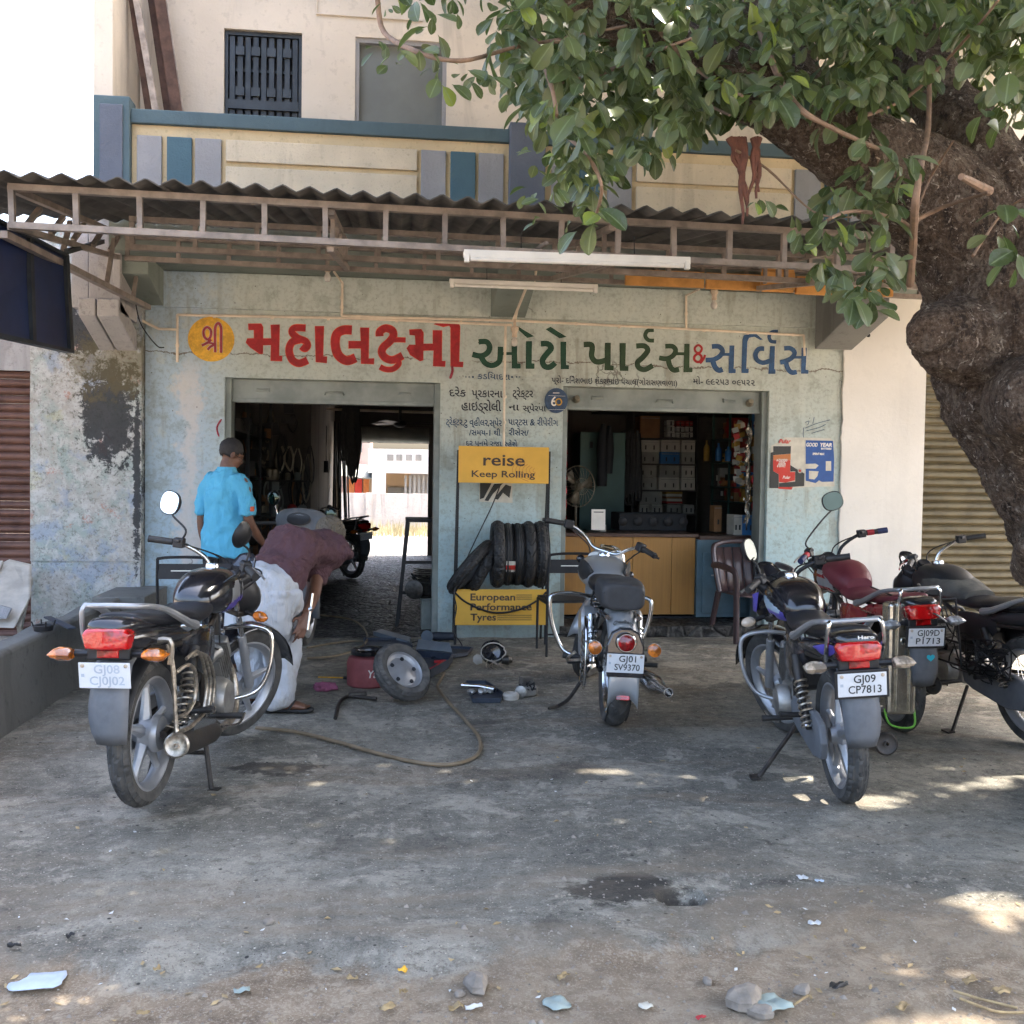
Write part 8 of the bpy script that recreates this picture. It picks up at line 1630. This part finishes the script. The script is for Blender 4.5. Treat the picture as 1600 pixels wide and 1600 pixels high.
for k in range(130):
    y = r_.uniform(2.3, 3.5) if r_.random() < .7 else r_.uniform(3.5, 8); x = r_.uniform(-2, 4.6); s = r_.uniform(.004, .012); a0 = r_.uniform(0, 6); z = gh(x, y)+.002; mb.add([(x+s*cos(a0+t)*(1, .5, 1, .5)[i], y+s*sin(a0+t)*(1, .5, 1, .5)[i], z+r_.uniform(0, .005)) for i, t in enumerate((0, 1.5, 3.1, 4.7))], [(0,1,2,3)])
mb.build('fine_litter', M['paper_white'], kind='stuff')
mb = MB()
for k in range(260):
    y = r_.uniform(2.3, 3.4) if r_.random() < .8 else r_.uniform(3.4, 6); x = r_.uniform(-2, 4.6); s = r_.uniform(.006, .020); a0 = r_.uniform(0, 6); z = gh(x, y)+.002; mb.add([(x+s*cos(a0+t)*(1, .4, 1, .4)[i], y+s*sin(a0+t)*(1, .4, 1, .4)[i], z+r_.uniform(0, .009)) for i, t in enumerate((0, 1.5, 3.1, 4.7))], [(0,1,2),(0,2,3)])
mb.build('leaf_crumbs', M['dry_leaf'], kind='stuff')
for k, P in enumerate(([(1490,1548),(1530,1560),(1590,1575)], [(1500,1560),(1555,1580),(1600,1582)], [(1240,1570),(1262,1556),(1268,1560)])):
    MB().tube(floor_path(P, .0), .004, 5).build('twig', M['dry_leaf'], label=['upper dry twig at the foot of the tree', 'lower dry twig at the foot of the tree', 'short curved twig near the flat round stone'][k], cat='twig')

# ================================================================= THE TREE
def bark():
    a = NT('rough flaky bark'); p = a.obj(); n1 = a.noise(3.2, 8, .7, p, .6); n2 = a.noise(16, 8, .75, a.mapv(p, (1, 1, .55)), .5); n3 = a.noise(60, 6, .75, p); v = a.vor(34, a.n('VectorMath', {0: a.mapv(p, (1, 1, .55)), 1: a.n('VectorMath', {0: a.n('TexNoise', {'Vector': p, 'Scale': 9., 'Detail': 5}).outputs[1], 3: .12}, operation='SCALE').outputs[0]}, operation='ADD').outputs[0], 'DISTANCE_TO_EDGE')
    c = a.mix(a.ss(n1, .35, .65), (.08, .052, .034), (.155, .107, .074)); c = a.mix(a.math('MULTIPLY', a.ss(n2, .52, .60), .7), c, (.21, .165, .125)); c = a.mix(a.ss(n2, .47, .38), c, (.035, .022, .015)); c = a.mix(a.math('MULTIPLY', a.ss(n3, .53, .60), .6), c, (.26, .21, .17)); c = a.mix(a.math('MULTIPLY', a.ss(n3, .47, .40), .7), c, (.03, .02, .014))
    c = a.mix(a.math('MULTIPLY', a.ss(a.noise(22, 5, .7, p, 1.), .595, .635), .85), c, (.48, .41, .33)); c = a.mix(a.math('MULTIPLY', a.ss(n1, .6, .72), .4), c, (.22, .20, .12))
    h = a.math('ADD', a.math('MULTIPLY', n2, 1.), a.math('ADD', a.math('MULTIPLY', n3, .45), a.math('MULTIPLY', a.ss(v, 0, .10), .15)))
    return a.out(c, .85, 0, a.bump(h, 1., .05), Specular_IOR_Level=.35)
M['bark'] = bark(); M['twig_bark'] = mk('twig bark', (.22, .14, .09), .8, 0, .3, 20, .4, 60)
def leafmat():
    a = NT('waxy leaf'); isl = a.n('NewGeometry').outputs['Random Per Island']; oi = a.n('ObjectInfo').outputs['Random']; r = a.math('FRACT', a.math('ADD', isl, oi)); rib = a.n('Attribute', attribute_name='rib').outputs['Fac']
    c = a.mix(a.ss(r, 0, .7), (.045, .066, .024), (.10, .125, .045)); c = a.mix(a.ss(r, .70, .90), c, (.145, .17, .085)); c = a.mix(a.ss(r, .95, .97), c, (.20, .25, .045))
    n_ = a.noise(40, 4, .6, a.pos()); c = a.mix(a.math('MULTIPLY', a.ss(n_, .51, .6), .4), c, (.10, .115, .08)); c = a.mix(a.math('MULTIPLY', a.ss(rib, .72, .95), .7), c, (.20, .26, .14))
    m_ = a.out(c, .38, 0, a.bump(n_, .15, .003)); tr = a.n('BsdfTranslucent', {'Color': a.mix(.5, c, (.14, .24, .03))}); mx_ = a.n('MixShader', {0: .28}); a.t.links.new(a.b.outputs[0], mx_.inputs[1]); a.t.links.new(tr.outputs[0], mx_.inputs[2]); a.t.links.new(mx_.outputs[0], a.t.nodes['Material Output'].inputs[0]); return m_
M['leaf'] = leafmat()
tree = thing('tree', 'big leafy fig tree with a thick leaning trunk at the right edge, its crown hanging over the canopy', 'tree', (3.1, 4.2, 0)); tree['label'] = 'leafy tree with a thick leaning trunk at the right, its crown hanging over the canopy'
def limb(path, rad, nm, n=26, amp=.10, sub=8, fr=3.2, par=None):
    P = spline(path, sub); rr_ = []
    for i in range(len(rad)-1): rr_ += [lerp(rad[i], rad[i+1], j/sub) for j in range(sub)]
    rr_.append(rad[-1]); L = []; u = None
    for i, p in enumerate(P):
        d = (P[min(i+1, len(P)-1)]-P[max(i-1, 0)]).normalized()
        if u is None: u = d.orthogonal().normalized()
        u = (u-d*u.dot(d)).normalized(); w_ = d.cross(u); ring = []
        for k in range(n):
            e = u*cos(2*pi*k/n)+w_*sin(2*pi*k/n); q = p+e*rr_[i]; f = 1+amp*((.6 if n > 60 else 1.3)*MN.noise(q*fr*.55)+.8*MN.noise(q*fr)+.45*MN.noise(q*fr*2.6)+.25*MN.noise(q*fr*6)+.12*MN.noise(q*fr*14)-(.85*abs(MN.noise(V((q.x*15+MN.noise(q*4), q.y*15, q.z*4.5))))+.55*abs(MN.noise(V((q.x*36, q.y*36, q.z*12))))+.2*abs(MN.noise(q*75)) if n > 60 else 0)); ring.append(p+e*rr_[i]*f)
        L.append(ring)
    return MB().loft(L).build(nm, M['bark'] if rad[0] > .05 else M['twig_bark'], par or tree)
YT = 4.15
def EP(px, py, r, dy=0): p = W(px, py, Y=YT+dy); return p+V((r*.96, 0, 0))
limb([V((3.50, 4.25, -.15)), EP(1775, 1180, .46), EP(1668, 1020, .44), EP(1636, 880, .42), EP(1594, 770, .42), EP(1546, 670, .43), EP(1486, 570, .45), EP(1462, 480, .44), EP(1472, 400, .42), EP(1485, 330, .36, .05)], [.58, .50, .45, .44, .44, .44, .46, .45, .40, .30], 'trunk', 260, .07, 44, 5.0)
limb([EP(1500, 560, .40), W(1475, 525, Y=YT-.2), W(1452, 530, Y=YT-.28)], [.28, .15, .05], 'burl', 90, .12, 14, 9)
limb([W(1625, 880, Y=4.0), W(1610, 860, Y=3.85), W(1600, 850, Y=3.80)], [.12, .06, .02], 'burl', 70, .12, 12, 9); limb([W(1620, 640, Y=4.0), W(1612, 620, Y=3.72), W(1600, 610, Y=3.62)], [.25, .16, .06], 'burl', 70, .12, 12, 8)
limb([W(1570, 420, Y=YT), W(1460, 318, Y=4.1), W(1350, 245, Y=4.0), W(1240, 170, Y=3.95), W(1100, 100, Y=3.9), W(950, 20, Y=3.8), W(820, -90, Y=3.6)], [.34, .24, .18, .15, .12, .09, .06], 'limb', 80, .09, 24, 6)
limb([W(1640, 420, Y=4.1), W(1590, 330, Y=4.05), W(1545, 262, Y=4.1), W(1480, 170, Y=4.3), W(1430, 60, Y=4.5), W(1390, -80, Y=4.7)], [.26, .19, .15, .14, .12, .10], 'limb', 36, .14, 10, 5)
limb([W(1650, 420, Y=4.4), W(1700, 200, Y=4.6), W(1700, -100, Y=4.8), V((3.6, 4.6, 5.6)), V((3.2, 4.2, 6.8))], [.34, .26, .2, .16, .1], 'limb', 30, .14, 8, 5)
limb([W(1240, 170, Y=3.95), W(1230, 60, Y=4.3), W(1180, -60, Y=4.6), V((2.0, 4.8, 5.6))], [.13, .09, .07, .05], 'limb', 20, .14, 8, 6)
for P, r in (([(1422,445),(1427,380),(1430,320),(1438,262),(1450,200),(1452,120)], .016), ([(1430,345),(1470,325),(1530,305),(1545,300)], .010), ([(1428,360),(1400,342),(1340,330),(1300,340),(1275,362)], .009), ([(1432,330),(1455,275),(1490,220)], .006), ([(1183,30),(1200,80),(1240,160),(1300,200),(1372,232)], .014), ([(1545,298),(1520,285),(1502,276)], .020), ([(860,65),(900,72),(880,130)], .008),
    ([(590,0),(600,50),(650,80),(720,95),(800,75),(880,60),(980,40)], .010), ([(860,170),(885,210),(915,240),(940,290),(930,340)], .010), ([(800,20),(830,50),(860,130),(870,180)], .012), ([(1060,130),(1100,160),(1140,180)], .008), ([(1150,235),(1200,265),(1270,330),(1330,340)], .005), ([(870,130),(930,118),(1000,90),(1080,60)], .009), ([(1030,50),(1090,110),(1160,150)], .01), ([(1520,400),(1560,340),(1590,315),(1620,300)], .006), ([(1340,185),(1420,150),(1510,60),(1560,0)], .008)):
    limb([W(a_, b_, Y=3.55+.25*sin(i*1.3+r*100)) for i, (a_, b_) in enumerate(P)], [lerp(r, r*.5, i/(len(P)-1)) for i in range(len(P))], 'branch', 8, .15, 5, 20)
M['root'] = mk('red brown aerial roots', (.12, .045, .028), .8, 0, .4, 30, .5, 60)
for x0_, x1_, y1_ in ((1146,1166,305),(1150,1168,318),(1156,1166,338),(1142,1150,262),(1180,1183,300),(1184,1184,310),(1183,1172,305),(1162,1158,350)):
    MB().tube([W(lerp(x0_, x1_, t)+3*sin(t*9+x0_), lerp(215, y1_, t), Y=3.7) for t in [i/8 for i in range(9)]], [.014-.0012*i for i in range(9)], 6).build('aerial_root', M['root'], tree)

def leaf_pts(L, w_, bend):
    prof = ((0, .02), (.10, .10), (.26, .55), (.48, .86), (.70, 1.), (.86, .78), (.96, .40), (1, .05)); vs = []
    for t, a in prof:
        for u in (-1, -.45, 0, .45, 1): vs.append(V((u*a*w_/2, t*L, -bend*L*t*t+.16*w_*abs(u)*a)))
    return vs
LF = [(i*5+j, i*5+j+1, (i+1)*5+j+1, (i+1)*5+j) for i in range(7) for j in range(4)]
LV = {k: leaf_pts(1, .50+.06*k, .12+.12*k) for k in range(3)}
def set_rib(me, n=40):
    at = me.attributes.new('rib', 'FLOAT', 'POINT'); N_ = len(me.vertices)//n; pat = [1. if k % 5 == 2 else 0. for k in range(n)]; at.data.foreach_set('value', pat*N_)
leaf_me = []
for k in range(3):
    o = MB().add(LV[k], LF, True).build('leaf', M['leaf'], tree, local=True); set_rib(o.data); leaf_me.append(o.data); bpy.data.objects.remove(o)
rl = random.Random(21); leaves = []
def cluster(c, n, L, droop=.9, spread=1., stem=None):
    a0 = rl.uniform(0, 6.28)
    for k in range(n):
        a_ = a0+k*2.4; d = V((cos(a_)*spread, sin(a_)*spread, -droop+rl.uniform(-.5, .6))).normalized()
        if rl.random() < .12: d.z = abs(d.z)*.5
        up = V((rl.uniform(-.4, .4), rl.uniform(-.9, .1), rl.uniform(.2, 1.))); x = d.cross(up).normalized(); z = x.cross(d); Lq = L*rl.uniform(.45, 1.12)
        leaves.append((Matrix((x*Lq, d*Lq, z*Lq)).transposed(), c+d*.02+V((rl.uniform(-.02, .02), rl.uniform(-.02, .02), rl.uniform(-.03, .03))), rl.randrange(3)))
main = [(585,-40),(600,25),(650,60),(700,90),(722,150),(770,185),(820,190),(842,240),(858,300),(895,345),(925,350),(945,300),(985,270),(1010,255),(1060,270),(1095,215),(1130,205),(1200,200),(1230,190),(1290,225),(1340,235),(1400,200),(1460,150),(1500,150),(1530,200),(1600,220),(1640,200),(1640,-40)]
holes = [(1483,128,26,42),(1476,75,16,22),(1592,235,18,16),(1185,262,60,22),(1440,48,8,8)]
def ok(x, y):
    return not any(((x-a_)/b_)**2+((y-c_)/d_)**2 < 1 for a_, c_, b_, d_ in holes)
k = 0
while k < 470:
    x, y = rl.uniform(580, 1640), rl.uniform(-40, 350)
    if not inpoly(x, y+(30 if x < 1000 else 16), main) or not ok(x, y): continue
    if x < 800 and rl.random() < .8: continue
    if x > 1380 and y > 60 and rl.random() < .45: continue
    k += 1; cluster(W(x, y-12, Y=rl.uniform(3.25, 4.5)), rl.randint(4, 8), rl.uniform(.075, .125))
k = 0
while k < 210:      # deeper, darker part of the crown that closes the gaps
    x, y = rl.uniform(800, 1640), rl.uniform(-60, 200)
    if not inpoly(x, y+30, main) or not ok(x, y+8) or not ok(x, y-10): continue
    if x > 1380 and y > 120: continue
    k += 1; cluster(W(x, y-20, Y=rl.uniform(4.5, 5.6)), rl.randint(6, 9), rl.uniform(.12, .17))
low = [(1290,288),(1330,262),(1385,250),(1400,300),(1412,360),(1420,420),(1420,455),(1385,478),(1345,470),(1300,448),(1262,425),(1246,380),(1228,350),(1262,320)]
k = 0
while k < 40:
    x, y = rl.uniform(1220, 1430), rl.uniform(250, 480)
    if not inpoly(x, y, low): continue
    k += 1; cluster(W(x, y-8, Y=rl.uniform(3.3, 3.9)), rl.randint(3, 6), rl.uniform(.08, .115))
for x, y, n_, L_ in ((1402,238,5,.11),(1418,252,4,.12),(1352,215,4,.11),(1350,65,4,.10),(1360,120,5,.09),(1572,330,4,.11),(1583,400,6,.13),(1556,352,3,.11),(1545,180,3,.13),(930,330,5,.11),(905,345,4,.10),(1290,330,4,.09),(1330,455,5,.11),(1365,470,5,.11),(605,12,4,.05),(598,60,4,.06),(620,90,4,.07),(650,82,4,.07),(690,110,5,.08),(672,60,4,.07),(725,120,5,.09),(1185,300,4,.06),(838,250,5,.06),(830,300,4,.06),(848,330,4,.05),(860,300,4,.06)):
    cluster(W(x, y, Y=3.3), n_, L_, .7)
vis = []
for i, (m3, p, k) in enumerate(leaves):
    c = p+m3 @ V((0, .5, 0)); x, y, z = PX(c)
    vis.append(((m3.col[1].length/z if 0 < x < 1600 and 0 < y < 1600 else 0), i))
vis.sort(reverse=True); big = set(i for _, i in vis[:300])
TI = WM[tree].inverted()
for i in big:
    m3, p, k = leaves[i]; o = bpy.data.objects.new('leaf', leaf_me[k]); C.objects.link(o); o.parent = tree; m4 = m3.to_4x4(); m4.translation = p; o.matrix_local = TI @ m4
def leaf_stuff(items, name, simple=False):
    vs, fs = [], []; 
    for m3, p, k in items:
        b = len(vs)
        if simple: vs += [tuple(p+m3 @ V(q)) for q in ((0,0,0),(-.24,.45,.04),(0,.5,-.03),(.24,.45,.04),(0,1,-.12))]; fs += [(b,b+2,b+1),(b,b+3,b+2),(b+1,b+2,b+4),(b+2,b+3,b+4)]
        else: vs += [tuple(p+m3 @ q) for q in LV[k]]; fs += [tuple(i+b for i in f) for f in LF]
    me = bpy.data.meshes.new(name); me.from_pydata(vs, [], fs); me.polygons.foreach_set('use_smooth', [True]*len(fs)); me.materials.append(M['leaf'])
    set_rib(me) if not simple else None
    o = bpy.data.objects.new(name, me); C.objects.link(o); o.parent = tree; o.location = TI.translation; o['kind'] = 'stuff'; return o
leaf_stuff([l for i, l in enumerate(leaves) if i not in big], 'leaves')
# crown over the yard: gaps are left where the photograph shows spots of sun
spots = [(1000,1133,.10,.05),(932,1160,.13,.06),(925,1206,.11,.07),(1265,1214,.26,.07),(1320,1250,.34,.15),(1437,1241,.17,.05),(1535,1226,.22,.07),(1590,1213,.16,.08),(1563,1265,.10,.05),(1562,1420,.22,.16),(152,1391,.14,.06),(145,1556,.30,.12),(60,1580,.1,.05),(1440,1585,.14,.06),(1510,1590,.12,.06),(930,1128,.05,.03),(700,1600,.06,.04),(1480,1180,.10,.04)]
SP = [(W(a_, b_, Z=0).x, W(a_, b_, Z=0).y, c_, d_) for a_, b_, c_, d_ in spots]
rc = random.Random(4); crown = []
for k in range(70000):
    x, y, z = rc.uniform(-.9, 11), rc.uniform(-2.5, 8.3), rc.uniform(5.3, 7.6)
    e = ((x-4.8)/6.6)**2+((y-3.9)/6.6)**2+((z-5.6)/2.6)**2+.35*MN.noise(V((x*.5, y*.5, z*.5)))
    if e > 1.05: continue
    t = z/sun_dir.z; gx, gy = x-sun_dir.x*t, y-sun_dir.y*t
    if any(((gx-a_)/(c_*.85+.02))**2+((gy-b_)/(d_*.85+.02))**2 < 1+.9*MN.noise(V((gx*7, gy*7, 1))) for a_, b_, c_, d_ in SP): continue
    d = V((rc.gauss(0, 1), rc.gauss(0, 1), rc.gauss(-.4, .6))).normalized(); x_ = d.cross(V((rc.gauss(0, .5), rc.gauss(0, .5), 1))).normalized(); L = rc.uniform(.16, .27); crown.append((Matrix((x_*L, d*L, x_.cross(d)*L)).transposed(), V((x, y, z))-d*L*.5, 0))
leaf_stuff(crown, 'foliage', True)
for P in ([V((3.4, 4.4, 5.6)), V((2.0, 3.6, 6.2)), V((.8, 3.2, 6.6))], [V((3.4, 4.4, 5.8)), V((4.5, 2.0, 6.3)), V((5.0, 0, 6.4))], [V((3.6, 4.6, 5.6)), V((6, 5.2, 6.4)), V((8, 5.4, 6.6))], [V((3.2, 4.2, 6.2)), V((2.6, 1.5, 6.5)), V((2, -.5, 6.4))]): limb(P, [.13, .09, .05], 'limb', 12, .14, 6, 5)
